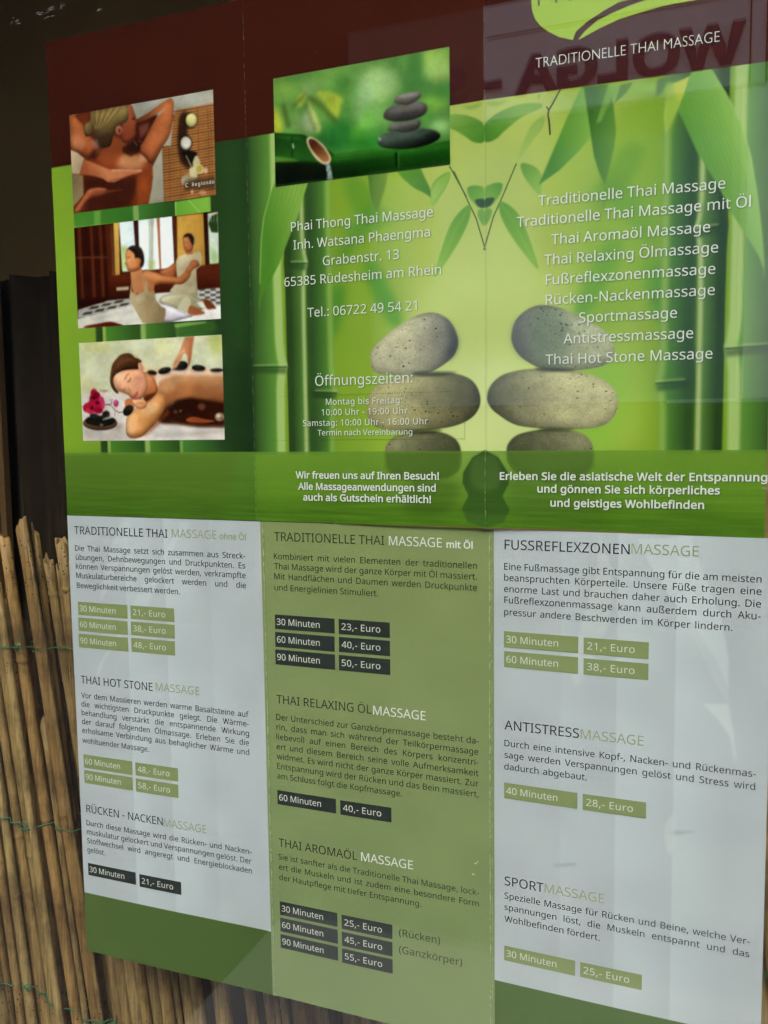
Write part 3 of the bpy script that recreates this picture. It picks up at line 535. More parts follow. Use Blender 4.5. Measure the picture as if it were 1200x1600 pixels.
('f',[880,700,1000,700,1000,1563,880,1563],('28501e','',0,4,0.6,0)),
('f',[1595,280,1601,319,1647,352,1738,364,1818,363,1871,345,1899,313,1906,271,1903,230,1866,196,1736,182,1645,203,1604,237],('7f7c58','3c3e28',(161,32.3,189.7,29.6),0.15,1,1)),
('sh',[1595,280,1601,319,1647,352,1738,364,1818,363,1871,345,1899,313,1906,271,1903,230,1866,196,1736,182,1645,203,1604,237],0),
('po',[1595,280,1601,319,1647,352,1738,364,1818,363,1871,345,1899,313,1906,271,1903,230,1866,196,1736,182,1645,203,1604,237],(60,5)),
('f',[2082,279,2087,316,2124,350,2205,367,2285,368,2356,353,2391,321,2399,278,2388,231,2333,199,2206,186,2124,206,2091,238],('44462f','7e7c5a',(210.8,28.7,239.5,32.5),0.15,1,1)),
('sh',[2082,279,2087,316,2124,350,2205,367,2285,368,2356,353,2391,321,2399,278,2388,231,2333,199,2206,186,2124,206,2091,238],0),
('po',[2082,279,2087,316,2124,350,2205,367,2285,368,2356,353,2391,321,2399,278,2388,231,2333,199,2206,186,2124,206,2091,238],(60,6)),
('f',[1517,453,1527,511,1574,552,1677,580,1802,587,1890,581,1950,554,1980,501,1976,452,1940,411,1871,384,1765,371,1657,367,1564,383,1527,414],('a29a68','464430',(167.6,48.3,197.5,49.3),0.15,1,1)),
('sh',[1517,453,1527,511,1574,552,1677,580,1802,587,1890,581,1950,554,1980,501,1976,452,1940,411,1871,384,1765,371,1657,367,1564,383,1527,414],0),
('po',[1517,453,1527,511,1574,552,1677,580,1802,587,1890,581,1950,554,1980,501,1976,452,1940,411,1871,384,1765,371,1657,367,1564,383,1527,414],(120,3)),
('f',[2008,492,2024,538,2075,575,2172,590,2284,584,2393,560,2454,527,2482,480,2478,426,2440,383,2363,368,2253,370,2124,384,2050,426,2017,459],('525240','b0aa7c',(201.7,48.3,228.4,48.5),0.15,1,1)),
('sh',[2008,492,2024,538,2075,575,2172,590,2284,584,2393,560,2454,527,2482,480,2478,426,2440,383,2363,368,2253,370,2124,384,2050,426,2017,459],0),
('po',[2008,492,2024,538,2075,575,2172,590,2284,584,2393,560,2454,527,2482,480,2478,426,2440,383,2363,368,2253,370,2124,384,2050,426,2017,459],(130,4)),
('f',[1536,653,1543,687,1588,729,1661,777,1733,809,1795,816,1843,798,1875,763,1894,714,1890,673,1864,637,1804,600,1745,584,1650,584,1567,595,1540,619],('aca684','565450',(169.7,70,189.5,69.9),0.15,1,1)),
('sh',[1536,653,1543,687,1588,729,1661,777,1733,809,1795,816,1843,798,1875,763,1894,714,1890,673,1864,637,1804,600,1745,584,1650,584,1567,595,1540,619],0),
('po',[1536,653,1543,687,1588,729,1661,777,1733,809,1795,816,1843,798,1875,763,1894,714,1890,673,1864,637,1804,600,1745,584,1650,584,1567,595,1540,619],(170,1)),
('f',[2099,713,2114,767,2154,804,2204,818,2267,807,2329,780,2391,746,2445,705,2470,650,2455,605,2393,584,2284,579,2204,593,2140,631,2108,672],('62655c','a2a480',(210.8,72.1,236.1,67),0.15,1,1)),
('sh',[2099,713,2114,767,2154,804,2204,818,2267,807,2329,780,2391,746,2445,705,2470,650,2455,605,2393,584,2284,579,2204,593,2140,631,2108,672],0),
('po',[2099,713,2114,767,2154,804,2204,818,2267,807,2329,780,2391,746,2445,705,2470,650,2455,605,2393,584,2284,579,2204,593,2140,631,2108,672],(170,2)),
('f',[1848,791,1894,714,1890,673,1864,637,1847,660,1869,717],('33373a','',0,1.6,0.6,1)),
('f',[2101,721,2124,776,2148,719,2172,639,2140,631,2108,672],('5a5f66','',0,2,0.5,1)),
('f',[2180,788,2283,790,2307,673,2284,595,2196,614],('4c6a50','',0,2.5,0.35,1)),
('f',[1722,595,1890,589,1811,575,1731,581],('1f2416','',0,0.6,0.6,1)),
('f',[2196,594,2331,584,2284,576,2204,582],('22281c','',0,0.6,0.6,1)),
('f',[1675,372,1827,373,1783,359,1693,360],('1c2014','',0,0.6,0.6,1)),
('f',[2205,375,2332,370,2285,363,2221,365],('22281c','',0,0.6,0.6,1)),
('f',[-10,-10,2987,-10,2987,290,-10,290],('4c7a14','6f9a30',(0,0,0,35),0,0.8,0)),
('f',[-10,-10,900,-10,900,290,-10,290],('56701a','',0,3,0.35,0)),
('f',[-10,-10,2987,-10,2987,80,-10,80],('3f6a14','',0,4,0.5,0)),
('f',[1592,281,1595,225,1629,186,1731,171,1855,187,1896,226,1906,280,1904,287,1592,287],('47661f','',0,0.8,0.7,0)),
('f',[1697,178,1863,187,1903,149,1879,86,1796,30,1679,51],('3d5e16','',0,3,0.55,1)),
('f',[2082,289,2087,251,2124,213,2233,169,2358,179,2401,233,2402,288],('4c6a26','',0,0.8,0.65,0)),
('f',[2096,196,2340,188,2411,126,2261,34,2115,49,2078,122],('456a20','',0,3,0.5,1)),
('f',[2000,294,1950,266,1914,210,1910,170,1934,120,1907,70,1930,20,2000,0],('27451a','3c6220',(200,29,200,3),0.35,0.92,0)),
('f',[2000,294,2050,266,2086,210,2090,170,2066,120,2093,70,2070,20,2000,0],('27451a','3c6220',(200,29,200,3),0.35,0.92,0)),
('f',[1950,260,2000,280,2050,260,2056,170,2000,140,1944,170],('5a7a34','',0,1.2,0.5,1)),
('wv',[],(0,0,297.7,20.95,7)),
('f',[-10,1563,2987,1563,2987,2110,-10,2110],('3c1206','4a1a0c',(0,0,297.7,0),0,1,0)),
('f',[2169,1926,2170,1883,2173,1846,2184,1814,2204,1788,2231,1765,2268,1741,2317,1723,2327,1750,2364,1777,2421,1805,2471,1825,2556,1832,2747,1849,2743,2071,2481,2191,2252,2139],('a3c62e','',0,0.08,1,0)),
('f',[2333,1720,2357,1747,2400,1777,2450,1794,2514,1811,2570,1820,2747,1828,2911,1854,2911,1820,2721,1791,2653,1791,2612,1789,2542,1780,2472,1769,2408,1749],('a3c62e','',0,0.08,1,0)),
('clip',[113,1352,852,1352,852,1773,113,1773],0),
('f',[90,1913,905,1790,887,1257,58,1339],('5a2412','',0,0,1,0)),
('f',[428,1796,905,1790,902,1696,642,1700,437,1685],('a9a79a','8f8d80',(71.2,178.7,67.6,170.6),0.3,1,0)),
('f',[483,1747,578,1761,684,1740,841,1749,840,1755,683,1746,577,1766,481,1753],('c9c7bc','',0,1,0.6,0)),
('f',[593,1571,670,1718,903,1719,889,1315,597,1346],('96602f','a66c38',(61,156.4,84.9,164),0.1,1,0)),
('f',[603,1710,903,1709,902,1712,602,1713],('3a1c0c','',0,0.05,0.75,0)),
('f',[602,1705,903,1704,902,1706,602,1707],('c08a50','',0,0.08,0.45,0)),
('f',[602,1699,902,1698,902,1700,602,1701],('4f2c12','',0,0.05,0.75,0)),
('f',[602,1693,902,1693,902,1695,602,1696],('c08a50','',0,0.08,0.45,0)),
('f',[602,1687,902,1687,902,1689,601,1690],('4f2c12','',0,0.05,0.75,0)),
('f',[601,1682,902,1682,901,1684,601,1684],('c08a50','',0,0.08,0.45,0)),
('f',[601,1676,902,1676,901,1679,601,1679],('3a1c0c','',0,0.05,0.75,0)),
('f',[601,1671,901,1671,901,1673,601,1673],('c08a50','',0,0.08,0.45,0)),
('f',[601,1665,901,1665,901,1667,600,1667],('4f2c12','',0,0.05,0.75,0)),
('f',[601,1659,901,1660,901,1662,600,1662],('c08a50','',0,0.08,0.45,0)),
('f',[600,1653,901,1654,901,1656,600,1656],('4f2c12','',0,0.05,0.75,0)),
('f',[600,1648,901,1649,900,1651,600,1650],('c08a50','',0,0.08,0.45,0)),
('f',[600,1642,901,1643,900,1646,599,1645],('3a1c0c','',0,0.05,0.75,0)),
('f',[600,1637,900,1638,900,1640,599,1639],('c08a50','',0,0.08,0.45,0)),
('f',[599,1631,900,1632,900,1634,599,1633],('4f2c12','',0,0.05,0.75,0)),
('f',[599,1625,900,1627,900,1629,599,1628],('c08a50','',0,0.08,0.45,0)),
('f',[599,1619,900,1621,899,1623,598,1622],('4f2c12','',0,0.05,0.75,0)),
('f',[599,1614,900,1616,899,1618,598,1616],('c08a50','',0,0.08,0.45,0)),
('f',[598,1607,900,1610,899,1613,598,1611],('3a1c0c','',0,0.05,0.75,0)),
('f',[598,1603,899,1605,899,1607,598,1605],('c08a50','',0,0.08,0.45,0)),
('f',[598,1597,899,1599,899,1601,598,1599],('4f2c12','',0,0.05,0.75,0)),
('f',[598,1591,899,1594,899,1596,597,1593],('c08a50','',0,0.08,0.45,0)),
('f',[597,1585,899,1588,898,1590,597,1587],('4f2c12','',0,0.05,0.75,0)),
('f',[597,1580,899,1583,898,1585,597,1582],('c08a50','',0,0.08,0.45,0)),
('f',[597,1573,898,1577,898,1580,596,1577],('3a1c0c','',0,0.05,0.75,0)),
('f',[597,1568,898,1572,898,1574,596,1571],('c08a50','',0,0.08,0.45,0)),
('f',[596,1562,898,1566,898,1568,596,1565],('4f2c12','',0,0.05,0.75,0)),
('f',[596,1557,898,1561,897,1563,596,1559],('c08a50','',0,0.08,0.45,0)),
('f',[596,1551,898,1555,897,1557,596,1553],('4f2c12','',0,0.05,0.75,0)),
('f',[596,1546,897,1550,897,1552,595,1548],('c08a50','',0,0.08,0.45,0)),
('f',[596,1539,897,1543,897,1547,595,1542],('3a1c0c','',0,0.05,0.75,0)),
('f',[595,1534,897,1539,897,1541,595,1536],('c08a50','',0,0.08,0.45,0)),
('f',[595,1528,897,1533,896,1535,595,1530],('4f2c12','',0,0.05,0.75,0)),
('f',[595,1523,897,1528,896,1530,594,1525],('c08a50','',0,0.08,0.45,0)),
('f',[595,1517,896,1522,896,1524,594,1519],('4f2c12','',0,0.05,0.75,0)),
('f',[594,1511,896,1516,896,1519,594,1514],('c08a50','',0,0.08,0.45,0)),
('f',[594,1505,896,1510,896,1513,594,1508],('3a1c0c','',0,0.05,0.75,0)),
('f',[594,1500,896,1505,896,1507,593,1502],('c08a50','',0,0.08,0.45,0)),
('f',[594,1494,896,1500,895,1502,593,1496],('4f2c12','',0,0.05,0.75,0)),
('f',[593,1488,896,1494,895,1496,593,1491],('c08a50','',0,0.08,0.45,0)),
('f',[593,1482,895,1488,895,1491,593,1485],('4f2c12','',0,0.05,0.75,0)),
('f',[593,1477,895,1483,895,1485,593,1479],('c08a50','',0,0.08,0.45,0)),
('f',[593,1470,895,1477,895,1480,592,1474],('3a1c0c','',0,0.05,0.75,0)),
('f',[592,1466,895,1472,894,1474,592,1468],('c08a50','',0,0.08,0.45,0)),
('f',[592,1460,895,1466,894,1468,592,1462],('4f2c12','',0,0.05,0.75,0)),
('f',[592,1454,894,1461,894,1463,592,1456],('c08a50','',0,0.08,0.45,0)),
('f',[592,1448,894,1455,894,1457,591,1450],('4f2c12','',0,0.05,0.75,0)),
('f',[591,1443,894,1450,894,1452,591,1445],('c08a50','',0,0.08,0.45,0)),
('f',[591,1436,894,1443,893,1447,591,1439],('3a1c0c','',0,0.05,0.75,0)),
('f',[591,1431,894,1439,893,1441,591,1433],('c08a50','',0,0.08,0.45,0)),
('f',[591,1425,893,1433,893,1435,590,1427],('4f2c12','',0,0.05,0.75,0)),
('f',[590,1420,893,1427,893,1430,590,1422],('c08a50','',0,0.08,0.45,0)),
('f',[590,1414,893,1422,893,1424,590,1416],('4f2c12','',0,0.05,0.75,0)),
('f',[590,1408,893,1416,893,1418,590,1410],('c08a50','',0,0.08,0.45,0)),
('f',[590,1402,893,1410,892,1413,589,1405],('3a1c0c','',0,0.05,0.75,0)),
('f',[589,1397,893,1405,892,1407,589,1399],('c08a50','',0,0.08,0.45,0)),
('f',[589,1391,892,1399,892,1401,589,1393],('4f2c12','',0,0.05,0.75,0)),
('f',[589,1385,892,1394,892,1396,589,1387],('c08a50','',0,0.08,0.45,0)),
('f',[589,1379,892,1388,892,1390,588,1381],('4f2c12','',0,0.05,0.75,0)),
('f',[589,1374,892,1383,891,1385,588,1376],('c08a50','',0,0.08,0.45,0)),
('f',[588,1367,892,1376,891,1380,588,1370],('3a1c0c','',0,0.05,0.75,0)),
('f',[588,1362,891,1372,891,1374,588,1364],('c08a50','',0,0.08,0.45,0)),
('f',[588,1356,891,1366,891,1368,587,1358],('4f2c12','',0,0.05,0.75,0)),
('f',[588,1350,891,1360,891,1363,587,1353],('c08a50','',0,0.08,0.45,0)),
('f',[587,1344,891,1355,891,1357,587,1347],('4f2c12','',0,0.05,0.75,0)),
('f',[587,1339,891,1349,890,1351,587,1341],('c08a50','',0,0.08,0.45,0)),
('f',[587,1332,891,1343,890,1346,586,1336],('3a1c0c','',0,0.05,0.75,0)),
('f',[587,1327,890,1338,890,1340,586,1330],('c08a50','',0,0.08,0.45,0)),
('f',[626,1735,624,1343,626,1343,629,1735],('5a3416','',0,0.06,0.6,0)),
('f',[682,1727,680,1337,682,1337,684,1727],('5a3416','',0,0.06,0.6,0)),
('f',[773,1714,772,1327,775,1327,776,1714],('5a3416','',0,0.06,0.6,0)),
('f',[822,1707,821,1322,824,1322,825,1707],('5a3416','',0,0.06,0.6,0)),
('f',[835,1705,834,1321,837,1321,837,1705],('5a3416','',0,0.06,0.6,0)),
('f',[536,1496,593,1576,595,1347,512,1349],('a9a48f','8a8472',(53.9,149,58.7,134.7),0.15,1,0)),
('f',[590,1582,637,1576,651,1672,628,1670,605,1619],('9a9482','',0,0.4,1,0)),
('f',[688,1694,728,1688,715,1539,767,1512,739,1472,687,1500,671,1588],('1f120a','',0,0.8,0.85,1)),
('f',[219,1579,250,1626,384,1592,501,1566,540,1523,543,1462,532,1408,512,1346,192,1342,171,1505],('8a3e1c','6b2c12',(43.1,155.3,35.3,139.9),0.3,1,0)),
('f',[506,1527,498,1513,476,1504,446,1502,412,1506,381,1516,360,1530,353,1545,362,1559,384,1568,415,1570,449,1566,479,1556,499,1542],('c98a5c','',0,1.6,0.85,1)),
('f',[527,1541,524,1534,516,1529,505,1527,493,1529,482,1533,475,1540,473,1548,476,1554,483,1559,495,1561,507,1559,518,1555,525,1548],('c99a74','',0,0.9,0.7,1)),
('f',[375,1559,369,1546,353,1536,330,1532,305,1535,282,1544,267,1558,262,1573,268,1587,285,1597,308,1601,333,1597,355,1588,370,1575],('8e4524','',0,1.5,0.7,1)),
('f',[171,1505,308,1489,469,1476,453,1417,421,1347,192,1348,174,1418],('3a150b','',0,1.6,0.85,0)),
('f',[459,1477,524,1464,509,1349,463,1348],('96481f','',0,1,0.7,0)),
('f',[459,1698,576,1715,560,1663,503,1615,474,1581,433,1602,449,1650],('3d160c','',0,0.5,1,0)),
('f',[478,1679,534,1688,525,1651,483,1624],('8a5244','',0,0.8,0.6,0)),
('f',[455,1702,536,1729,618,1764,645,1768,659,1752,656,1720,649,1672,629,1615,583,1567,536,1515,507,1543,474,1581,503,1615,532,1655,568,1699,617,1731,534,1704,479,1695],('a4552c','b8683a',(47.9,169,64.4,174.3),0.25,1,1)),
('sh',[455,1702,536,1729,618,1764,645,1768,659,1752,656,1720,649,1672,629,1615,583,1567,536,1515,507,1543,474,1581,503,1615,532,1655,568,1699,617,1731,534,1704,479,1695],(0.3,)),
('f',[530,1606,616,1704,644,1732,634,1669,584,1599,527,1541],('b9683a','',0,1,0.7,0)),
('f',[476,1576,516,1544,518,1546,478,1578],('4a1a0c','',0,0.3,0.8,0)),
('f',[112,1774,156,1770,190,1718,223,1668,264,1624,270,1584,219,1576,162,1608,110,1638],('b06034','9a4c26',(12.3,171,25,162),0.25,1,1)),
('sh',[112,1774,156,1770,190,1718,223,1668,264,1624,270,1584,219,1576,162,1608,110,1638],(0.3,)),
('f',[186,1663,192,1649,191,1635,183,1625,170,1621,155,1624,140,1632,128,1645,122,1660,123,1674,131,1684,144,1688,159,1685,174,1676],('c9825a','',0,1,0.6,1)),
('f',[141,1769,218,1769,212,1726,190,1724,162,1744],('6b2e16','',0,0.4,1,0)),
('f',[256,1608,321,1611,329,1632,294,1648,250,1626,204,1580,247,1564],('351008','',0,1,0.8,0)),
('f',[331,1666,400,1629,419,1599,383,1575,291,1587,308,1635],('84401f','',0,0.7,1,0)),
('f',[391,1602,448,1617,485,1596,480,1569,431,1558,390,1580],('2a120c','',0,0.5,0.8,0)),
('f',[447,1622,466,1597,469,1599,450,1623],('b09a90','',0,0.2,0.7,0)),
('f',[475,1618,489,1611,490,1613,476,1620],('c0aaa0','',0,0.2,0.7,0)),
('f',[419,1770,445,1769,457,1740,469,1705,463,1670,463,1643,434,1622,399,1620,383,1648,388,1686,408,1727],('8f4a2c','7a3620',(42,175.3,42.1,162.6),0.25,1,1)),
('sh',[419,1770,445,1769,457,1740,469,1705,463,1670,463,1643,434,1622,399,1620,383,1648,388,1686,408,1727],(0.3,)),
('f',[449,1719,459,1714,459,1705,447,1710],('2a100a','',0,0.2,1,0)),
('f',[236,1779,336,1777,420,1772,428,1747,425,1714,403,1700,368,1691,353,1674,336,1631,321,1614,278,1616,247,1643,242,1677,202,1671,189,1707,205,1727,227,1741],('86703f','3e2c16',(32.2,177.8,29.4,163.7),0.2,1,1)),
('sh',[236,1779,336,1777,420,1772,428,1747,425,1714,403,1700,368,1691,353,1674,336,1631,321,1614,278,1616,247,1643,242,1677,202,1671,189,1707,205,1727,227,1741],(0.3,)),
('f',[245,1775,249,1721,241,1700,246,1699,254,1721,250,1775],('54421f','',0,0.25,0.55,0)),
('f',[263,1774,258,1720,245,1700,250,1698,263,1719,268,1773],('b39c66','',0,0.25,0.55,0)),
('f',[282,1774,266,1719,250,1700,254,1697,271,1718,287,1772],('54421f','',0,0.25,0.55,0)),
('f',[300,1773,275,1719,254,1699,258,1696,279,1716,305,1771],('b39c66','',0,0.25,0.55,0)),
('f',[319,1772,284,1718,258,1699,262,1696,288,1715,323,1770],('54421f','',0,0.25,0.55,0)),
('f',[337,1771,292,1716,263,1698,266,1695,296,1714,342,1769],('b39c66','',0,0.25,0.55,0)),
('f',[356,1771,301,1715,267,1698,270,1694,305,1713,360,1768],('54421f','',0,0.25,0.55,0)),
('f',[374,1770,309,1714,272,1697,275,1694,313,1711,378,1767],('b39c66','',0,0.25,0.55,0)),
('f',[393,1769,318,1713,276,1697,279,1693,321,1710,396,1766],('54421f','',0,0.25,0.55,0)),
('f',[252,1665,331,1671,328,1616,271,1618],('3a2416','',0,0.7,0.8,0)),
('f',[242,1697,239,1685,231,1675,221,1671,209,1673,199,1680,192,1691,190,1704,194,1716,201,1725,212,1729,224,1728,234,1721,240,1710],('80693a','453218',(20.1,171.7,23.5,167.8),0.25,1,1)),
('sh',[242,1697,239,1685,231,1675,221,1671,209,1673,199,1680,192,1691,190,1704,194,1716,201,1725,212,1729,224,1728,234,1721,240,1710],(0.3,)),
('f',[222,1646,259,1653,271,1612,242,1610],('a07a70','',0,0.7,0.6,0)),
('f',[392,1673,390,1665,385,1659,378,1656,371,1657,364,1662,360,1669,358,1678,360,1685,365,1691,372,1694,380,1693,386,1689,391,1681],('a8664a','',0,0.25,1,1)),
('f',[386,1671,385,1666,382,1663,379,1662,376,1662,373,1664,371,1668,370,1673,371,1677,373,1680,377,1682,380,1681,383,1679,385,1675],('6b2e1c','',0,0.25,1,1)),
('f',[111,1626,147,1610,187,1580,173,1544,155,1515,111,1523],('c4ad8c','a58e6c',(11.8,161.4,15.7,151.8),0.2,1,0)),
('f',[111,1522,175,1510,173,1424,112,1379],('806c4c','',0,0.4,1,0)),
('f',[182,1579,253,1546,320,1516,345,1514,380,1509,429,1500,484,1497,491,1490,470,1486,428,1481,385,1472,342,1461,307,1465,279,1484,215,1505,155,1516],('a4552f','b87048',(21.5,150,28.9,153.6),0.15,1,0)),
('f',[330,1509,380,1505,484,1491,484,1496,380,1510,330,1514],('d6a48a','',0,0.4,0.8,0)),
('f',[315,1466,379,1472,442,1480,441,1484,378,1476,313,1471],('6b2c18','',0,0.4,0.6,0)),
('f',[111,1353,158,1403,197,1442,234,1451,284,1444,304,1434,304,1420,261,1409,210,1408,172,1384,140,1350],('a65a34','8a4224',(17.4,141.8,23.2,141.2),0.2,1,1)),
('sh',[111,1353,158,1403,197,1442,234,1451,284,1444,304,1434,304,1420,261,1409,210,1408,172,1384,140,1350],(0.3,)),
('f',[304,1422,383,1423,383,1426,303,1430],('8a4426','',0,0.4,0.8,0)),
('f',[205,1435,248,1440,294,1433,295,1438,248,1444,203,1439],('c98e6c','',0,0.4,0.7,0)),
('f',[774,1662,770,1648,760,1638,746,1633,731,1635,718,1643,709,1656,706,1671,710,1685,720,1695,734,1700,749,1697,762,1689,771,1676],('22150c','',0,0.2,1,1)),
('f',[772,1663,769,1650,760,1642,749,1638,736,1639,725,1646,717,1657,715,1670,718,1682,726,1691,738,1695,751,1694,762,1686,770,1675],('c8be78','a89a58',(72.8,168.8,75.9,164.1),0.15,1,1)),
('sh',[772,1663,769,1650,760,1642,749,1638,736,1639,725,1646,717,1657,715,1670,718,1682,726,1691,738,1695,751,1694,762,1686,770,1675],(0.3,)),
('f',[761,1669,759,1663,755,1658,749,1656,743,1657,737,1660,734,1666,732,1673,734,1679,738,1684,744,1686,750,1685,756,1681,760,1675],('dcd49a','',0,0.7,0.7,1)),
('f',[744,1575,741,1561,731,1551,718,1546,703,1548,690,1556,681,1569,679,1583,683,1597,692,1607,706,1611,720,1609,733,1601,742,1589],('1c120c','',0,0.15,1,1)),
('f',[740,1575,737,1564,729,1556,717,1552,705,1553,694,1560,687,1570,685,1582,688,1594,696,1602,707,1606,719,1604,730,1597,738,1587],('b8ab98','c8bfae',(69.8,159.6,72.3,156),0.15,1,1)),
('sh',[740,1575,737,1564,729,1556,717,1552,705,1553,694,1560,687,1570,685,1582,688,1594,696,1602,707,1606,719,1604,730,1597,738,1587],(0.3,)),
('f',[729,1574,727,1568,722,1563,715,1560,708,1561,701,1565,697,1572,695,1579,697,1586,702,1591,709,1593,717,1592,723,1588,728,1582],('d4ccbc','',0,0.5,0.8,1)),
('f',[689,1543,729,1549,768,1533,760,1512,733,1494,708,1508],('17100a','',0,0.2,1,0)),
('f',[743,1493,757,1521,773,1511,779,1483,752,1459],('b9ac84','',0,0.25,1,1)),
('f',[708,1529,734,1480,738,1481,712,1530],('c9bfa0','',0,0.2,1,0)),
('f',[685,1440,719,1453,758,1437,750,1422,697,1417],('9c8c68','',0,0.3,1,1)),
('f',[726,1473,752,1476,764,1436,731,1440],('c9bc90','',0,0.3,1,1)),
('f',[796,1462,794,1454,788,1448,779,1446,769,1447,760,1451,754,1459,752,1468,755,1476,761,1482,770,1484,780,1483,789,1478,795,1471],('cfc07c','',0,0.15,1,1)),
('f',[790,1464,788,1458,784,1454,777,1452,770,1453,764,1456,760,1462,759,1468,761,1474,765,1478,771,1480,778,1479,785,1476,789,1470],('b39a48','',0,0.2,1,1)),
('f',[816,1455,814,1450,811,1446,807,1444,803,1445,798,1447,796,1452,795,1457,796,1462,799,1466,803,1468,808,1467,812,1464,815,1460],('c9a890','',0,0.3,1,1)),
('f',[720,1423,717,1417,712,1412,705,1410,696,1411,689,1415,684,1420,683,1427,685,1433,690,1437,698,1439,706,1438,713,1434,718,1429],('a89c84','',0,0.3,0.8,1)),
('f',[701,1427,848,1432,850,1378,696,1384],('241a14','',0,0.8,0.55,0)),
('f',[807,1367,805,1363,800,1361,792,1360,783,1361,775,1364,770,1367,768,1371,770,1375,776,1377,784,1378,792,1377,800,1374,805,1371],('c08a6c','',0,0.4,0.7,1)),
('f',[742,1377,741,1373,740,1371,737,1370,734,1370,731,1372,730,1375,729,1378,730,1381,732,1384,734,1385,737,1385,740,1383,742,1380],('c9b090','',0,0.3,0.8,1)),
('tx',[],(1.12,1.02)),
('end',[],0),
('clip',[112,847,858,847,858,1288,112,1288],0),
('f',[96,1377,904,1294,887,787,65,830],('341408','',0,0,1,0)),
('f',[133,1305,137,973,153,973,149,1304],('5c2e1a','',0,0.5,0.85,0)),
('f',[198,1299,203,969,218,969,214,1298],('5c2e1a','',0,0.5,0.85,0)),
('f',[248,1294,253,966,268,965,264,1293],('5c2e1a','',0,0.5,0.85,0)),
('f',[110,1153,320,1139,321,1149,110,1163],('6b3a28','',0,0.4,0.7,0)),
('f',[282,1293,294,974,330,973,317,1291],('4f2412','',0,0.5,1,0)),
('f',[315,1282,316,1063,324,1063,322,1282],('a07a5c','',0,0.6,0.5,0)),
('f',[328,1291,357,1290,353,1061,328,1060],('c49a48','a57f3c',(32.7,127,35.2,107.2),0.15,1,0)),
('f',[358,1290,634,1289,638,1071,368,1078],('c3ced2','dde6ea',(37.5,126.5,57.3,111),0.2,1,0)),
('f',[363,1186,392,1186,405,1163,394,1080,368,1079],('93ad5a','',0,1,0.8,0)),
('f',[514,1290,540,1289,526,1075,508,1075],('8f8c78','',0,0.5,0.85,0)),
('f',[519,1285,515,1076,520,1076,524,1284],('c9c8bc','',0,0.4,0.7,0)),
('f',[506,1116,546,1112,538,1072,504,1075],('a0a85a','',0,0.8,0.6,0)),
('f',[434,1290,459,1290,459,1175,440,1165],('3a1a10','',0,0.12,1,0)),
('f',[554,1289,569,1289,570,1072,561,1072],('8a4a28','',0,0.12,1,0)),
('f',[555,1286,563,1072,567,1072,559,1286],('c89a70','',0,0.2,0.8,0)),
('f',[632,1288,657,1287,656,1093,638,1071],('4a2010','',0,0.12,1,0)),
('f',[656,1287,791,1286,792,1057,759,1057,652,1087],('b58a3e','a37a34',(66.4,121.1,78.7,120),0.12,1,0)),
('f',[788,1286,810,1285,813,1073,792,1073],('2c140c','',0,0.12,1,0)),
('f',[809,1282,863,1283,856,1074,812,1074],('b9c4b6','',0,0.15,1,0)),
('f',[811,1240,827,1270,859,1278,857,1199,825,1204],('2a3c1c','',0,0.4,1,0)),
('f',[815,1274,819,1245,821,1245,817,1274],('1c2c14','',0,0.1,0.8,0)),
('f',[823,1273,825,1244,828,1244,825,1273],('c0ccb8','',0,0.1,0.8,0)),
('f',[830,1273,832,1243,834,1243,833,1273],('1c2c14','',0,0.1,0.8,0)),
('f',[838,1272,838,1243,840,1243,840,1272],('c0ccb8','',0,0.1,0.8,0)),
('f',[845,1271,844,1242,847,1242,848,1271],('1c2c14','',0,0.1,0.8,0)),
('f',[853,1271,851,1242,853,1241,855,1270],('c0ccb8','',0,0.1,0.8,0)),
('f',[817,1144,854,1119,853,1077,817,1077],('8aa35c','',0,1,0.7,0)),
('f',[295,1062,415,1070,531,1070,859,1074,859,968,527,970,291,969],('54220f','3c1810',(29.5,106.5,29.1,98.6),0.2,1,0)),
('f',[332,1013,398,1012,397,997,332,998],('b9a288','',0,0.2,1,0)),
('f',[103,976,291,975,290,955,115,929],('2c100a','',0,0.5,1,0)),
('f',[115,929,283,959,417,961,527,973,859,974,863,835,110,842],('8f8e8a','b5b3ae',(21.8,94,49.4,83.9),0.2,1,0)),
('f',[230,960,277,963,263,953,212,950],('241208','',0,0.12,0.85,0)),
('f',[327,954,373,957,359,947,309,944],('241208','',0,0.12,0.85,0)),
('f',[259,946,307,948,292,939,242,936],('241208','',0,0.12,0.85,0)),
('f',[356,940,402,942,387,933,338,929],('241208','',0,0.12,0.85,0)),
('f',[191,938,239,940,224,930,173,927],('241208','',0,0.12,0.85,0)),
('f',[289,931,336,934,321,924,271,921],('241208','',0,0.12,0.85,0)),
('f',[384,925,430,928,416,918,367,915],('241208','',0,0.12,0.85,0)),
('f',[221,923,268,926,254,916,203,913],('241208','',0,0.12,0.85,0)),
('f',[318,917,364,920,350,910,300,907],('241208','',0,0.12,0.85,0)),
('f',[152,915,201,917,186,907,134,904],('241208','',0,0.12,0.85,0)),
('f',[250,909,298,912,283,902,233,898],('241208','',0,0.12,0.85,0)),
('f',[347,903,393,906,379,896,329,893],('241208','',0,0.12,0.85,0)),
('f',[182,900,230,903,215,893,164,890],('241208','',0,0.12,0.85,0)),
('f',[280,894,327,897,312,887,262,884],('241208','',0,0.12,0.85,0)),
('f',[376,889,422,892,407,882,358,878],('241208','',0,0.12,0.85,0)),
('f',[113,892,162,895,146,884,95,881],('241208','',0,0.12,0.85,0)),
('f',[212,886,259,889,245,879,194,875],('241208','',0,0.12,0.85,0)),
('f',[309,880,356,883,341,873,291,870],('241208','',0,0.12,0.85,0)),
('f',[404,875,450,878,436,868,387,864],('241208','',0,0.12,0.85,0)),
('f',[756,978,782,977,787,968,759,968],('2c2420','',0,0.12,0.8,0)),
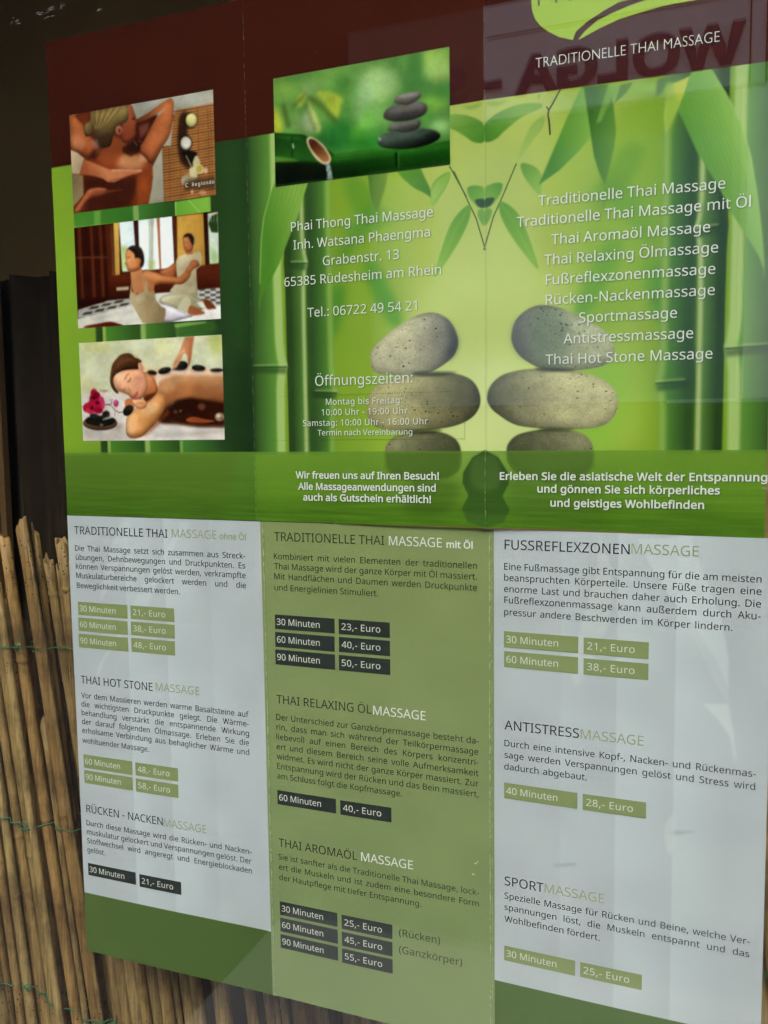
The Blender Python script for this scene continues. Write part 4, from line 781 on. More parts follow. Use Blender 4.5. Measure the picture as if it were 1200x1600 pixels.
('f',[810,974,836,974,840,964,814,964],('2c2420','',0,0.12,0.8,0)),
('f',[864,970,889,970,894,960,867,960],('2c2420','',0,0.12,0.8,0)),
('f',[783,965,808,965,813,955,786,955],('2c2420','',0,0.12,0.8,0)),
('f',[836,961,862,961,867,952,840,951],('2c2420','',0,0.12,0.8,0)),
('f',[890,957,915,957,920,948,893,948],('2c2420','',0,0.12,0.8,0)),
('f',[755,956,781,956,786,946,759,946],('2c2420','',0,0.12,0.8,0)),
('f',[809,952,835,952,840,943,813,942],('2c2420','',0,0.12,0.8,0)),
('f',[863,949,888,949,893,939,866,939],('2c2420','',0,0.12,0.8,0)),
('f',[782,943,808,943,812,934,785,933],('2c2420','',0,0.12,0.8,0)),
('f',[836,940,861,940,866,930,839,930],('2c2420','',0,0.12,0.8,0)),
('f',[889,936,914,936,919,927,892,926],('2c2420','',0,0.12,0.8,0)),
('f',[754,934,780,934,785,925,758,924],('2c2420','',0,0.12,0.8,0)),
('f',[808,931,834,931,839,921,812,921],('2c2420','',0,0.12,0.8,0)),
('f',[862,927,887,927,892,918,866,917],('2c2420','',0,0.12,0.8,0)),
('f',[781,922,807,922,812,912,785,912],('2c2420','',0,0.12,0.8,0)),
('f',[835,918,860,918,865,909,838,908],('2c2420','',0,0.12,0.8,0)),
('f',[888,915,914,915,918,905,892,905],('2c2420','',0,0.12,0.8,0)),
('f',[109,889,252,909,415,933,565,926,866,899,863,835,111,845],('b9b4a8','cfc9c4',(21.3,85.4,69.7,88.2),0.4,1,0)),
('f',[321,864,495,865,495,868,321,867],('a08c6c','',0,0.5,0.4,0)),
('f',[179,873,429,899,427,910,177,885],('9a958c','',0,1,0.5,0)),
('f',[155,855,228,862,286,867,328,858,352,844,162,847],('5c1a12','',0,0.25,1,1)),
('f',[567,957,621,967,700,964,764,933,789,898,700,882,645,899,559,931],('a39c80','8a8468',(60,96,66.4,89.5),0.3,1,1)),
('sh',[567,957,621,967,700,964,764,933,789,898,700,882,645,899,559,931],(0.3,)),
('f',[679,944,712,936,707,893,690,880,644,894],('b3ac90','',0,0.4,0.8,1)),
('f',[697,880,708,909,737,902,781,877,762,870,723,869],('8f5230','',0,0.2,1,1)),
('f',[777,929,803,927,837,894,821,890,792,892],('6b321c','',0,0.2,1,1)),
('f',[741,921,770,924,789,896,769,894],('c9c4b8','',0,0.25,1,0)),
('f',[558,1062,598,1075,639,1094,649,1082,644,1050,630,1024,597,1032],('a0603a','7a4024',(58.5,106.5,63,102.9),0.2,1,1)),
('sh',[558,1062,598,1075,639,1094,649,1082,644,1050,630,1024,597,1032],(0.3,)),
('f',[645,1104,660,1118,696,1127,729,1127,768,1131,775,1104,769,1073,746,1058,746,1010,751,944,687,962,621,969,611,981,649,1017,646,1066],('b3a584','96886a',(65.3,110.4,74,98.8),0.2,1,0)),
('f',[608,976,656,1008,701,991,740,988,733,962,674,960,634,958],('a89c80','',0,0.4,0.8,0)),
('f',[690,1057,708,1078,725,1097,754,1093,759,1073,730,1060,713,1042,696,1040],('a0623c','8a4c2c',(70.4,107.2,75,108),0.15,1,1)),
('sh',[690,1057,708,1078,725,1097,754,1093,759,1073,730,1060,713,1042,696,1040],(0.3,)),
('f',[749,1077,763,1070,765,1074,751,1080],('4a3a2c','',0,0.15,1,0)),
('f',[692,1138,726,1141,732,1124,700,1123],('95593a','',0,0.2,1,0)),
('f',[684,1196,709,1207,731,1191,735,1156,723,1138,700,1135,686,1155],('a5693f','8a4c30',(68.9,117.6,73,116.2),0.12,1,1)),
('sh',[684,1196,709,1207,731,1191,735,1156,723,1138,700,1135,686,1155],(0.3,)),
('f',[684,1194,696,1207,716,1210,738,1196,742,1172,735,1156,724,1168,712,1193,696,1196],('2a1c14','',0,0.12,1,1)),
('f',[730,1202,740,1185,734,1151,738,1150,744,1185,734,1203],('c4b8a0','',0,0.2,0.7,0)),
('f',[688,1174,696,1174,696,1176,689,1176],('3a1c10','',0,0.1,1,0)),
('f',[706,1172,713,1172,713,1174,705,1174],('3a1c10','',0,0.1,1,0)),
('f',[694,1149,704,1148,704,1150,694,1151],('7a2c20','',0,0.1,1,0)),
('f',[538,925,572,926,625,909,677,884,722,867,669,857,572,843,563,879],('bab3bc','9c95a0',(57.8,91.2,57.6,84.5),0.25,1,1)),
('sh',[538,925,572,926,625,909,677,884,722,867,669,857,572,843,563,879],(0.3,)),
('f',[474,1071,531,1064,571,1050,610,1041,657,1034,683,1047,704,1057,717,1044,706,1023,669,1003,609,1009,562,1012,532,1003,527,970,473,980],('b37447','9a5a34',(50.3,106.1,51.4,98.2),0.2,1,1)),
('sh',[474,1071,531,1064,571,1050,610,1041,657,1034,683,1047,704,1057,717,1044,706,1023,669,1003,609,1009,562,1012,532,1003,527,970,473,980],(0.3,)),
('f',[529,1010,569,1012,636,1009,636,1013,569,1016,528,1014],('6b3018','',0,0.4,0.6,0)),
('f',[677,1025,707,1044,705,1046,675,1027],('6b3420','',0,0.3,0.6,0)),
('f',[410,1079,467,1091,479,1051,529,1026,527,976,459,978,424,977,412,1012],('b87c50','a0623a',(42.1,106.7,51.5,100.4),0.2,1,0)),
('f',[409,1018,414,989,438,974,473,985,488,1028,495,1028,499,983,531,984,536,948,565,915,586,906,584,878,570,843,494,845,463,852,441,887,399,962],('a89470','7f6c4c',(41.6,95.5,57.9,93.4),0.2,1,0)),
('f',[409,1017,409,984,412,984,413,1017],('8a7452','',0,0.1,1,0)),
('f',[475,1063,477,996,480,996,478,1063],('a39070','',0,0.1,1,0)),
('f',[482,951,479,944,471,939,460,936,447,937,436,941,429,947,427,955,430,962,438,967,449,970,461,969,472,965,479,959],('bba884','',0,1,0.6,1)),
('f',[550,913,556,891,559,891,553,914],('6b5a3c','',0,0.3,0.5,0)),
('f',[390,1164,402,1174,439,1160,462,1130,467,1097,456,1081,422,1072,394,1083,390,1103,381,1112,388,1120,386,1137],('bd8254','9c5c36',(38.9,112.5,46.4,109.7),0.12,1,1)),
('sh',[390,1164,402,1174,439,1160,462,1130,467,1097,456,1081,422,1072,394,1083,390,1103,381,1112,388,1120,386,1137],(0.3,)),
('f',[399,1173,420,1183,454,1180,478,1157,484,1117,478,1096,467,1087,462,1103,465,1119,452,1131,438,1129,432,1149,412,1167],('261a14','',0,0.12,1,1)),
('f',[426,1178,466,1169,482,1134,485,1134,469,1171,427,1181],('6b6a68','',0,0.25,0.6,0)),
('f',[466,1114,465,1110,462,1106,459,1104,456,1104,453,1107,451,1111,451,1116,451,1120,454,1124,457,1126,460,1126,463,1123,465,1119],('a06038','',0,0.12,1,1)),
('f',[397,1133,413,1136,412,1138,397,1136],('2c140c','',0,0.1,1,0)),
('f',[395,1151,413,1150,413,1152,395,1152],('3a2014','',0,0.12,0.6,0)),
('f',[384,1103,395,1102,395,1105,384,1105],('8a3a28','',0,0.1,1,0)),
('f',[405,1081,463,1076,464,1084,405,1089],('7a4224','',0,0.5,0.5,0)),
('tx',[],(1.16,1.1)),
('end',[],0),
('clip',[112,342,860,342,860,782,112,782],0),
('f',[84,844,903,800,887,307,55,310],('b9bc98','c2bfa2',(22.8,80.1,63.4,56.4),0,1,0)),
('f',[298,758,289,748,264,741,230,739,191,740,156,746,132,755,124,766,134,776,158,782,193,785,232,783,266,777,290,768],('c2bc7a','',0,2.2,0.7,1)),
('f',[621,743,615,729,598,718,573,712,546,714,522,721,505,734,500,748,506,763,524,774,549,779,576,777,600,770,616,757],('c9c68a','',0,2.2,0.6,1)),
('f',[217,594,210,579,191,567,165,561,135,562,109,570,91,582,86,598,93,613,112,625,139,630,168,629,194,622,212,609],('b5ad82','',0,2.2,0.7,1)),
('f',[870,742,865,721,854,705,838,696,821,697,806,707,796,724,793,746,797,767,808,783,824,792,841,791,856,781,866,763],('a9b45a','',0,2.2,0.8,1)),
('f',[521,759,512,749,489,743,456,740,419,741,385,747,363,756,355,767,363,776,387,783,421,785,458,784,491,778,513,769],('cfd2b8','',0,2.2,0.7,1)),
('f',[836,695,829,676,811,662,784,654,755,655,729,665,712,681,706,700,713,719,732,734,758,741,787,739,813,730,830,714],('c9cca8','',0,2.2,0.6,1)),
('f',[314,660,304,635,277,616,239,606,197,607,160,620,134,641,126,667,137,692,165,711,203,720,245,719,281,706,306,685],('c6c4ac','',0,2.2,0.6,1)),
('f',[113,550,187,566,358,549,494,455,865,420,862,332,109,337],('bdb4ae','ccc2bc',(17.9,54.8,42,35.3),0.5,1,0)),
('f',[119,397,351,399,419,341,116,337],('a39890','',0,1.5,0.5,0)),
('f',[462,369,864,387,864,371,558,351],('9c8e84','',0,1,0.5,0)),
('f',[543,646,539,640,527,636,511,635,492,635,476,638,465,643,461,649,465,654,477,658,493,659,512,659,528,656,539,651],('c9a878','',0,0.8,0.8,1)),
('f',[464,637,516,642,570,647,638,649,769,640,872,629,867,489,699,509,605,503,556,476,521,437,496,506,512,562],('c79468','8a5230',(67,63.5,67.2,50.2),0.2,1,0)),
('f',[516,640,638,648,872,629,872,612,703,620,610,621,541,595,526,562],('ddc4b4','',0,0.9,0.85,0)),
('f',[773,549,764,535,740,524,705,518,667,519,632,527,608,539,600,554,610,568,634,579,669,584,707,583,741,576,765,564],('a5683c','',0,1.5,0.6,1)),
('f',[621,576,617,564,605,554,589,549,571,550,555,556,544,566,540,578,545,590,556,600,573,604,591,604,607,598,618,588],('c48c60','',0,1.2,0.7,1)),
('f',[557,482,632,514,699,523,868,497,864,396,734,397,628,410,547,414,520,431],('2c160e','3c1c12',(63.2,50.3,69.5,40.1),0.8,1,0)),
('f',[580,427,627,412,734,397,864,393,865,401,735,405,629,419,583,434],('5c3a24','',0,0.3,0.7,0)),
('f',[669,429,709,442,762,430,814,421,761,414,695,417],('a0522c','',0,0.4,0.9,1)),
('f',[629,463,628,459,624,456,619,455,614,455,609,457,606,460,605,464,606,468,610,471,614,473,620,472,625,471,628,467],('5c4038','',0,0.3,0.85,1)),
('f',[651,467,650,465,648,464,645,463,642,463,640,464,638,465,637,468,638,470,640,472,643,473,646,472,648,471,650,470],('8a746c','',0,0.3,0.85,1)),
('f',[770,483,768,476,762,471,754,468,746,469,738,472,733,477,731,484,733,490,739,495,747,498,755,498,763,495,768,489],('6b4434','',0,0.3,0.85,1)),
('f',[693,451,692,448,689,446,685,444,681,444,677,446,675,448,674,451,675,454,678,457,681,458,686,458,689,457,692,454],('4a2c20','',0,0.3,0.85,1)),
('f',[819,454,817,449,812,444,805,442,798,442,791,445,786,449,785,455,787,460,792,465,798,467,806,467,813,464,817,460],('3a2018','',0,0.3,0.85,1)),
('f',[861,438,859,430,852,424,843,421,832,421,823,425,817,431,815,439,817,446,824,453,834,456,844,456,853,452,859,446],('9a8470','',0,0.3,0.85,1)),
('f',[843,443,842,439,839,437,834,435,830,435,826,437,823,440,822,443,823,446,826,449,830,451,835,451,839,449,842,446],('c4b49c','',0,0.3,0.85,1)),
('f',[854,431,853,429,851,427,848,426,844,426,841,427,839,429,838,432,839,434,842,436,845,437,848,437,851,436,853,434],('6b5644','',0,0.3,0.85,1)),
('f',[364,451,412,485,454,501,497,528,525,550,566,538,563,482,527,431,484,392,434,358,384,352,356,368,353,405],('d09a68','b5743c',(38.9,45.7,49,36.9),0.2,1,1)),
('sh',[364,451,412,485,454,501,497,528,525,550,566,538,563,482,527,431,484,392,434,358,384,352,356,368,353,405],(0.3,)),
('f',[392,359,463,375,527,431,577,481,590,458,519,403,462,364],('7a3e1c','',0,0.8,0.7,0)),
('f',[410,399,402,386,391,375,380,371,370,373,363,382,361,395,364,410,372,424,382,434,394,438,404,436,411,427,413,414],('dca878','',0,1,0.7,1)),
('f',[527,504,532,494,528,482,519,470,504,461,488,456,473,456,462,462,458,472,461,484,471,496,486,505,502,510,517,510],('d8aa80','',0,1.1,0.8,1)),
('f',[464,637,495,630,520,596,529,556,490,523,455,518,458,586],('b8754a','96522e',(47.2,59.7,51.1,52.8),0.3,1,1)),
('sh',[464,637,495,630,520,596,529,556,490,523,455,518,458,586],(0.3,)),
('f',[463,541,525,550,497,523,468,506,455,518],('4a2012','',0,0.6,0.7,0)),
('f',[292,638,335,653,392,657,441,661,467,631,480,586,470,552,441,524,399,522,372,543,337,556,309,562,293,591],('d8a07c','c07e5c',(33.4,63,45.6,54.1),0.15,1,1)),
('sh',[292,638,335,653,392,657,441,661,467,631,480,586,470,552,441,524,399,522,372,543,337,556,309,562,293,591],(0.3,)),
('f',[463,598,460,583,452,571,442,565,431,565,421,572,415,584,413,599,416,614,423,625,434,632,445,631,455,624,461,612],('d0907a','',0,1,0.6,1)),
('f',[355,618,352,611,346,605,337,602,328,602,320,606,314,612,312,620,315,627,321,633,330,636,339,635,347,632,353,626],('e0b498','',0,0.8,0.6,1)),
('f',[359,609,371,628,385,636,383,638,368,630,356,610],('5c3020','',0,0.15,0.85,0)),
('f',[370,598,383,601,393,615,389,617,381,604,369,601],('3a1c14','',0,0.12,0.9,0)),
('f',[313,575,330,569,351,560,358,572,354,573,350,562,332,571,314,578],('5c3020','',0,0.12,0.9,0)),
('f',[310,584,339,583,339,586,311,587],('6b4030','',0,0.2,0.6,0)),
('f',[372,577,385,560,375,550,377,548,389,560,375,578],('a0603e','',0,0.25,0.7,0)),
('f',[389,534,407,542,423,559,426,547,413,533,396,526],('b04a40','',0,0.15,1,1)),
('f',[420,569,430,563,432,565,422,571],('a06044','',0,0.2,0.7,0)),
('f',[283,644,297,683,335,716,370,725,398,721,418,704,435,699,452,686,434,672,432,655,391,654,349,650,313,637,294,614,302,580,320,553,306,556,285,580,278,609],('6b4428','4a2c1a',(31.6,70.6,37.7,65.2),0.15,1,1)),
('sh',[283,644,297,683,335,716,370,725,398,721,418,704,435,699,452,686,434,672,432,655,391,654,349,650,313,637,294,614,302,580,320,553,306,556,285,580,278,609],(0.3,)),
('f',[309,665,345,700,394,700,394,703,344,703,306,667],('3a2014','',0,0.2,0.5,0)),
('f',[320,668,355,700,399,697,399,700,354,702,317,670],('a07850','',0,0.2,0.5,0)),
('f',[332,671,365,699,404,695,405,698,363,702,329,673],('3a2014','',0,0.2,0.5,0)),
('f',[343,674,375,699,410,692,410,695,373,702,341,676],('a07850','',0,0.2,0.5,0)),
('f',[354,677,384,698,415,690,416,692,383,701,352,679],('3a2014','',0,0.2,0.5,0)),
('f',[366,680,394,698,420,687,422,690,393,701,364,682],('a07850','',0,0.2,0.5,0)),
('f',[377,682,403,698,426,685,427,687,403,700,375,685],('3a2014','',0,0.2,0.5,0)),
('f',[290,661,280,621,294,579,318,552,348,549,348,553,321,555,298,581,285,621,295,660],('a5744c','',0,0.2,0.5,0)),
('f',[394,717,421,711,443,690,447,693,424,714,395,721],('a8764c','',0,0.2,0.6,0)),
('f',[460,668,463,659,463,651,460,646,454,644,447,646,440,651,435,659,432,668,432,675,435,681,441,683,448,681,455,675],('cf9070','',0,0.15,1,1)),
('f',[443,674,452,651,456,652,446,675],('8f4a34','',0,0.2,0.7,0)),
('f',[357,521,393,525,405,485,383,462,355,486],('b86c40','',0,0.3,1,1)),
('f',[394,520,455,521,470,501,457,484,426,482,405,496],('d49c74','b87850',(40.6,51.6,45.4,48.4),0.2,1,1)),
('sh',[394,520,455,521,470,501,457,484,426,482,405,496],(0.3,)),
('f',[413,500,455,506,454,508,412,502],('96542e','',0,0.2,0.6,0)),
('f',[529,628,527,625,520,622,510,621,499,622,489,623,482,626,480,630,483,633,490,635,500,637,511,636,520,634,527,631],('8a6450','',0,0.8,0.7,1)),
('f',[529,631,526,628,518,626,508,626,497,628,488,631,482,636,481,640,484,644,492,646,502,646,513,644,522,640,528,636],('1c1a18','',0,0.12,1,1)),
('f',[512,638,510,637,507,637,502,637,496,638,492,639,489,641,488,642,489,643,493,643,498,642,503,641,508,640,511,639],('5c5852','',0,0.4,0.6,1)),
('f',[604,634,600,630,591,626,577,625,562,625,548,628,539,632,536,637,539,641,549,645,563,646,578,646,591,643,600,639],('8a6450','',0,0.8,0.7,1)),
('f',[603,648,601,642,593,636,581,631,566,628,552,628,542,631,537,636,539,643,547,649,559,654,574,656,588,656,598,653],('1c1a18','',0,0.12,1,1)),
('f',[581,651,580,649,576,647,569,645,562,644,555,643,550,644,548,645,550,647,554,649,560,650,568,652,574,652,579,652],('5c5852','',0,0.4,0.6,1)),
('f',[689,652,685,645,676,641,662,638,646,639,632,642,623,648,620,654,623,661,633,666,647,668,663,668,676,664,686,658],('8a6450','',0,0.8,0.7,1)),
('f',[689,663,687,655,679,647,665,642,650,641,636,643,625,648,620,656,622,665,631,672,644,677,659,679,674,677,684,671],('1c1a18','',0,0.12,1,1)),
('f',[667,669,665,667,661,665,654,663,647,663,640,663,635,664,633,666,634,668,638,670,645,672,653,672,660,672,665,671],('5c5852','',0,0.4,0.6,1)),
('f',[775,639,772,635,762,632,748,631,733,631,720,634,710,637,707,642,711,646,720,649,734,650,749,650,763,647,772,644],('8a6450','',0,0.8,0.7,1)),
('f',[775,643,771,638,761,635,747,635,732,636,719,640,710,645,708,651,712,656,722,659,736,660,751,658,764,654,773,649],('1c1a18','',0,0.12,1,1)),
('f',[753,650,751,649,747,649,740,649,732,650,726,651,721,652,719,654,721,655,726,656,733,655,741,655,747,653,752,652],('5c5852','',0,0.4,0.6,1)),
('f',[862,627,859,625,850,623,837,623,823,623,810,625,801,627,798,630,801,632,810,634,823,634,838,634,851,632,859,630],('8a6450','',0,0.8,0.7,1)),
('f',[863,634,859,631,850,629,838,628,823,628,810,630,801,633,798,636,802,639,811,641,824,642,838,642,851,640,860,637],('1c1a18','',0,0.12,1,1)),
('f',[842,637,840,637,836,636,829,636,822,636,815,637,811,638,809,639,811,639,816,640,822,640,829,640,836,639,840,638],('5c5852','',0,0.4,0.6,1)),
('f',[661,651,659,647,652,644,641,641,630,640,619,640,611,642,608,645,610,649,617,652,627,655,639,656,650,656,657,654],('3a3530','',0,0.3,0.6,1)),
('f',[679,781,725,781,715,738,709,700,698,659,690,660,687,698,679,713,667,710,656,686,631,653,614,651,609,663,629,695,649,722,661,746],('c48c66','a86a48',(64.1,73.1,70.7,72.8),0.15,1,0)),
('f',[659,730,649,709,631,682,620,660,623,659,634,681,651,708,662,729],('8a4c34','',0,0.15,0.6,0)),
('f',[698,745,699,701,694,667,697,666,702,700,701,745],('8a4c34','',0,0.15,0.6,0)),
('f',[632,687,660,713,680,718,674,729,654,722],('d8a888','',0,0.4,0.6,0)),
('f',[345,405,340,400,328,397,311,394,292,395,274,397,263,401,259,407,263,412,275,415,293,417,312,417,329,415,341,410],('8a7a70','',0,1.2,0.6,1)),
('f',[307,420,297,406,271,395,232,390,189,390,151,397,124,409,115,423,126,437,153,448,193,454,235,453,273,446,299,435],('806246','4a3424',(21,44.8,21.4,39),0.2,1,1)),
('sh',[307,420,297,406,271,395,232,390,189,390,151,397,124,409,115,423,126,437,153,448,193,454,235,453,273,446,299,435],(0.3,)),
('f',[298,429,289,419,265,412,231,407,192,408,158,413,134,422,126,432,135,442,160,450,195,454,233,453,267,448,290,439],('2a2018','',0,0.2,1,1)),
('f',[238,432,232,426,217,422,196,421,174,423,154,428,141,434,137,441,143,447,158,451,179,453,201,451,221,446,234,439],('1c1c1a','',0,0.12,1,1)),
('f',[266,468,268,461,266,453,260,447,252,443,242,443,234,445,228,451,225,458,227,465,233,471,242,475,251,476,260,473],('242422','',0,0.12,1,1)),
('f',[295,434,293,427,285,420,272,414,256,411,241,411,230,414,224,420,226,427,234,434,248,440,263,443,278,443,289,440],('1e1e1c','',0,0.12,1,1)),
('f',[207,450,203,446,195,444,184,444,173,445,163,449,157,454,155,459,159,463,167,465,178,466,190,464,199,460,206,455],('2c2c28','',0,0.12,1,1)),
('f',[248,413,245,410,236,407,224,406,211,407,200,410,193,414,190,418,194,422,202,425,214,425,227,424,238,422,246,418],('242420','',0,0.12,1,1)),
('f',[286,449,283,446,275,443,263,440,249,437,236,435,227,435,224,437,226,439,234,442,247,446,260,449,273,450,282,450],('c4c0b4','',0,0.15,0.8,1)),
('f',[229,413,228,410,225,408,221,407,217,407,213,408,210,411,209,413,210,416,213,418,217,419,222,419,226,417,228,415],('7a7a70','',0,0.2,0.8,1)),
('f',[242,502,277,498,297,478,319,465,351,468,351,470,319,468,299,479,278,500,242,504],('3a2c28','',0,0.08,1,0)),
('f',[244,489,268,464,254,454,256,453,270,465,246,490],('8a8078','',0,0.1,1,0)),
('f',[272,519,285,528,277,506,249,506,249,504,279,504,287,528,271,521],('3a2c28','',0,0.08,1,0)),
('f',[114,496,148,504,147,506,113,498],('3a2c28','',0,0.08,1,0)),
('f',[297,476,294,453,296,452,299,476],('4a3a34','',0,0.08,1,0)),
('f',[204,556,202,548,196,542,188,539,180,539,172,543,167,549,166,557,168,565,174,572,182,575,190,575,198,571,202,564],('a01c34','',0,0.2,1,1)),
('f',[221,530,217,520,208,512,195,508,180,508,168,513,159,521,157,531,160,541,170,549,183,553,197,553,210,548,218,540],('96142c','',0,0.2,1,1)),
('f',[241,499,235,487,224,478,212,475,199,477,189,484,184,495,184,508,191,520,201,529,214,533,227,530,237,523,242,512],('a81c40','',0,0.2,1,1)),
('f',[157,488,151,480,142,475,133,473,125,476,120,482,119,490,121,499,128,507,136,512,145,514,153,511,158,505,159,497],('9c1430','',0,0.2,1,1)),
('f',[208,501,205,489,195,480,182,475,168,475,155,481,147,490,144,502,148,514,157,523,171,528,185,528,197,522,206,513],('a41a3a','',0,0.2,1,1)),
('f',[230,477,227,471,220,466,209,464,198,464,187,467,180,472,178,478,181,484,188,489,199,491,211,491,221,488,228,483],('8c1030','',0,0.2,1,1)),
('f',[180,468,175,464,167,462,156,463,146,467,138,472,133,477,133,483,138,487,147,489,157,488,167,485,175,480,180,474],('b02848','',0,0.2,1,1)),
('f',[217,540,211,535,203,533,195,534,188,538,183,543,182,550,185,556,190,560,198,562,206,561,213,557,218,552,219,546],('7c0c20','',0,0.2,1,1)),
('f',[239,525,239,518,236,511,231,507,224,507,218,509,213,515,210,522,211,530,214,536,219,540,225,541,231,538,236,533],('b83058','',0,0.2,1,1)),
('f',[197,536,196,533,192,530,188,528,182,529,178,530,175,533,174,537,175,540,178,543,183,544,188,544,193,543,196,540],('4a0814','',0,0.3,0.85,1)),
('f',[180,490,179,486,175,483,171,482,165,482,161,484,158,487,157,490,158,494,161,497,166,498,171,498,176,496,179,493],('4a0814','',0,0.3,0.85,1)),
('f',[214,512,213,509,209,506,205,505,199,505,195,506,192,509,191,513,192,516,195,519,200,521,205,521,210,519,213,516],('4a0814','',0,0.3,0.85,1)),
('f',[245,500,243,493,240,488,236,485,231,486,228,489,225,494,224,500,226,507,229,512,233,515,237,515,241,512,244,507],('c85078','',0,0.3,0.6,1)),
('f',[319,507,317,500,313,495,307,492,301,492,295,495,291,501,290,508,292,514,296,520,302,523,308,522,314,519,318,514],('a03058','',0,0.15,1,1)),
('f',[308,513,307,510,305,508,302,506,299,506,297,508,295,510,295,513,296,516,298,519,300,520,303,520,306,519,307,516],('c8688c','',0,0.2,0.8,1)),
('f',[391,495,396,488,396,478,390,468,381,459,369,453,357,452,347,455,342,463,342,473,348,483,358,492,370,497,381,498],('161614','2c2c2a',(35.4,46.3,38.4,49.1),0.12,1,1)),
('sh',[391,495,396,488,396,478,390,468,381,459,369,453,357,452,347,455,342,463,342,473,348,483,358,492,370,497,381,498],(0.3,)),
('f',[215,567,241,557,266,565,264,569,241,562,218,571],('8a6450','',0,0.2,0.9,0)),
('f',[234,567,255,563,256,566,235,570],('5c3a34','',0,0.15,0.8,0)),
('tx',[],(1.16,1.08)),
('end',[],0),
('clip',[1134,1352,1868,1352,1868,1771,1134,1771],0),
('f',[1117,1929,1900,1795,1897,1250,1101,1337],('5f8a42','4a7a38',(139,173.6,151.9,148.3),0,1,0)),
('f',[1670,1670,1662,1644,1638,1625,1605,1618,1567,1624,1534,1641,1510,1666,1502,1695,1511,1722,1535,1740,1569,1747,1607,1741,1640,1724,1662,1698],('94b070','',0,2.4,0.9,1)),
('f',[1580,1609,1574,1569,1561,1539,1543,1523,1522,1526,1504,1547,1492,1581,1488,1622,1493,1662,1507,1692,1525,1707,1546,1704,1563,1683,1576,1649],('8cae78','',0,2.4,0.7,1)),
('f',[1869,1728,1864,1710,1849,1697,1826,1692,1802,1696,1780,1708,1764,1726,1759,1746,1765,1765,1780,1778,1803,1783,1827,1779,1849,1766,1864,1749],('8fae52','',0,2.4,0.9,1)),
('f',[1881,1682,1876,1666,1860,1655,1838,1651,1814,1655,1792,1665,1776,1682,1771,1699,1777,1716,1792,1727,1814,1731,1839,1727,1861,1716,1876,1700],('9dba68','',0,2.4,0.8,1)),
('f',[1862,1568,1857,1554,1841,1544,1819,1541,1794,1545,1772,1554,1757,1568,1751,1584,1757,1598,1773,1607,1795,1611,1820,1607,1842,1597,1857,1583],('7da842','',0,2.4,0.8,1)),
('f',[1874,1488,1870,1478,1858,1472,1840,1470,1821,1473,1804,1479,1792,1489,1788,1499,1792,1509,1804,1515,1822,1517,1841,1514,1858,1507,1870,1498],('9cc07c','',0,2.4,0.9,1)),
('f',[1759,1735,1756,1709,1749,1688,1739,1678,1728,1680,1718,1693,1711,1716,1709,1743,1712,1770,1719,1790,1729,1800,1740,1798,1750,1785,1757,1762],('3a6a32','',0,2.4,0.8,1)),
('f',[1746,1664,1743,1650,1734,1639,1721,1635,1707,1637,1695,1645,1686,1658,1683,1674,1686,1688,1695,1698,1708,1703,1722,1701,1734,1692,1743,1679],('3c6e38','',0,2.4,0.7,1)),
('f',[1509,1718,1499,1704,1469,1696,1426,1696,1379,1703,1335,1717,1305,1734,1295,1751,1306,1764,1336,1772,1380,1772,1428,1764,1470,1751,1499,1734],('6f9a4c','',0,2.4,0.7,1)),
('f',[1476,1699,1472,1685,1461,1674,1444,1670,1427,1673,1411,1682,1400,1696,1396,1712,1400,1726,1412,1737,1428,1741,1446,1738,1462,1729,1472,1715],('3f7432','',0,2.4,0.6,1)),
('f',[1288,1764,1281,1749,1261,1740,1233,1737,1202,1742,1174,1753,1155,1769,1149,1785,1156,1800,1176,1809,1204,1812,1235,1807,1263,1795,1282,1780],('4a7238','',0,2.4,0.7,1)),
('f',[1532,1499,1528,1484,1517,1474,1501,1469,1483,1471,1467,1480,1456,1494,1453,1510,1457,1524,1468,1535,1484,1540,1502,1537,1518,1528,1528,1515],('58a028','',0,2.4,0.9,1)),
('f',[1585,1550,1581,1530,1570,1516,1554,1509,1537,1511,1521,1522,1510,1540,1507,1561,1511,1581,1522,1595,1538,1602,1556,1599,1571,1588,1582,1571],('66a83a','',0,2.4,0.7,1)),
('f',[1479,1506,1473,1479,1456,1458,1431,1449,1404,1452,1380,1468,1364,1493,1358,1522,1365,1549,1382,1570,1407,1579,1434,1575,1458,1559,1474,1535],('2f7a34','',0,2.4,0.8,1)),
('f',[1610,1466,1602,1451,1580,1442,1549,1439,1514,1444,1482,1455,1460,1470,1452,1486,1460,1500,1483,1510,1515,1512,1550,1507,1581,1497,1602,1482],('2c7a2c','',0,2.4,0.8,1)),
('f',[1637,1577,1633,1553,1622,1534,1606,1525,1589,1528,1574,1541,1563,1563,1560,1588,1564,1613,1575,1631,1591,1640,1608,1638,1623,1624,1634,1603],('7fae5c','',0,2.4,0.6,1)),
('f',[1881,1610,1876,1603,1865,1599,1848,1598,1828,1601,1811,1607,1799,1615,1795,1623,1799,1629,1811,1633,1829,1634,1848,1631,1865,1625,1877,1618],('3c7830','',0,2.4,0.7,1)),
('f',[1801,1543,1797,1529,1786,1518,1771,1514,1755,1516,1740,1525,1729,1538,1726,1553,1730,1568,1740,1578,1755,1582,1772,1580,1787,1571,1797,1558],('4f9038','',0,2.4,0.7,1)),
('f',[1335,1697,1330,1685,1319,1677,1302,1673,1284,1676,1267,1684,1256,1696,1252,1710,1257,1722,1268,1731,1285,1734,1303,1731,1320,1723,1331,1711],('8a9a6a','',0,2.4,0.5,1)),
('f',[1252,1710,1246,1695,1228,1685,1203,1682,1174,1686,1149,1697,1132,1712,1126,1729,1133,1743,1151,1753,1176,1756,1204,1752,1229,1741,1246,1726],('7a9a40','',0,2.4,0.6,1)),
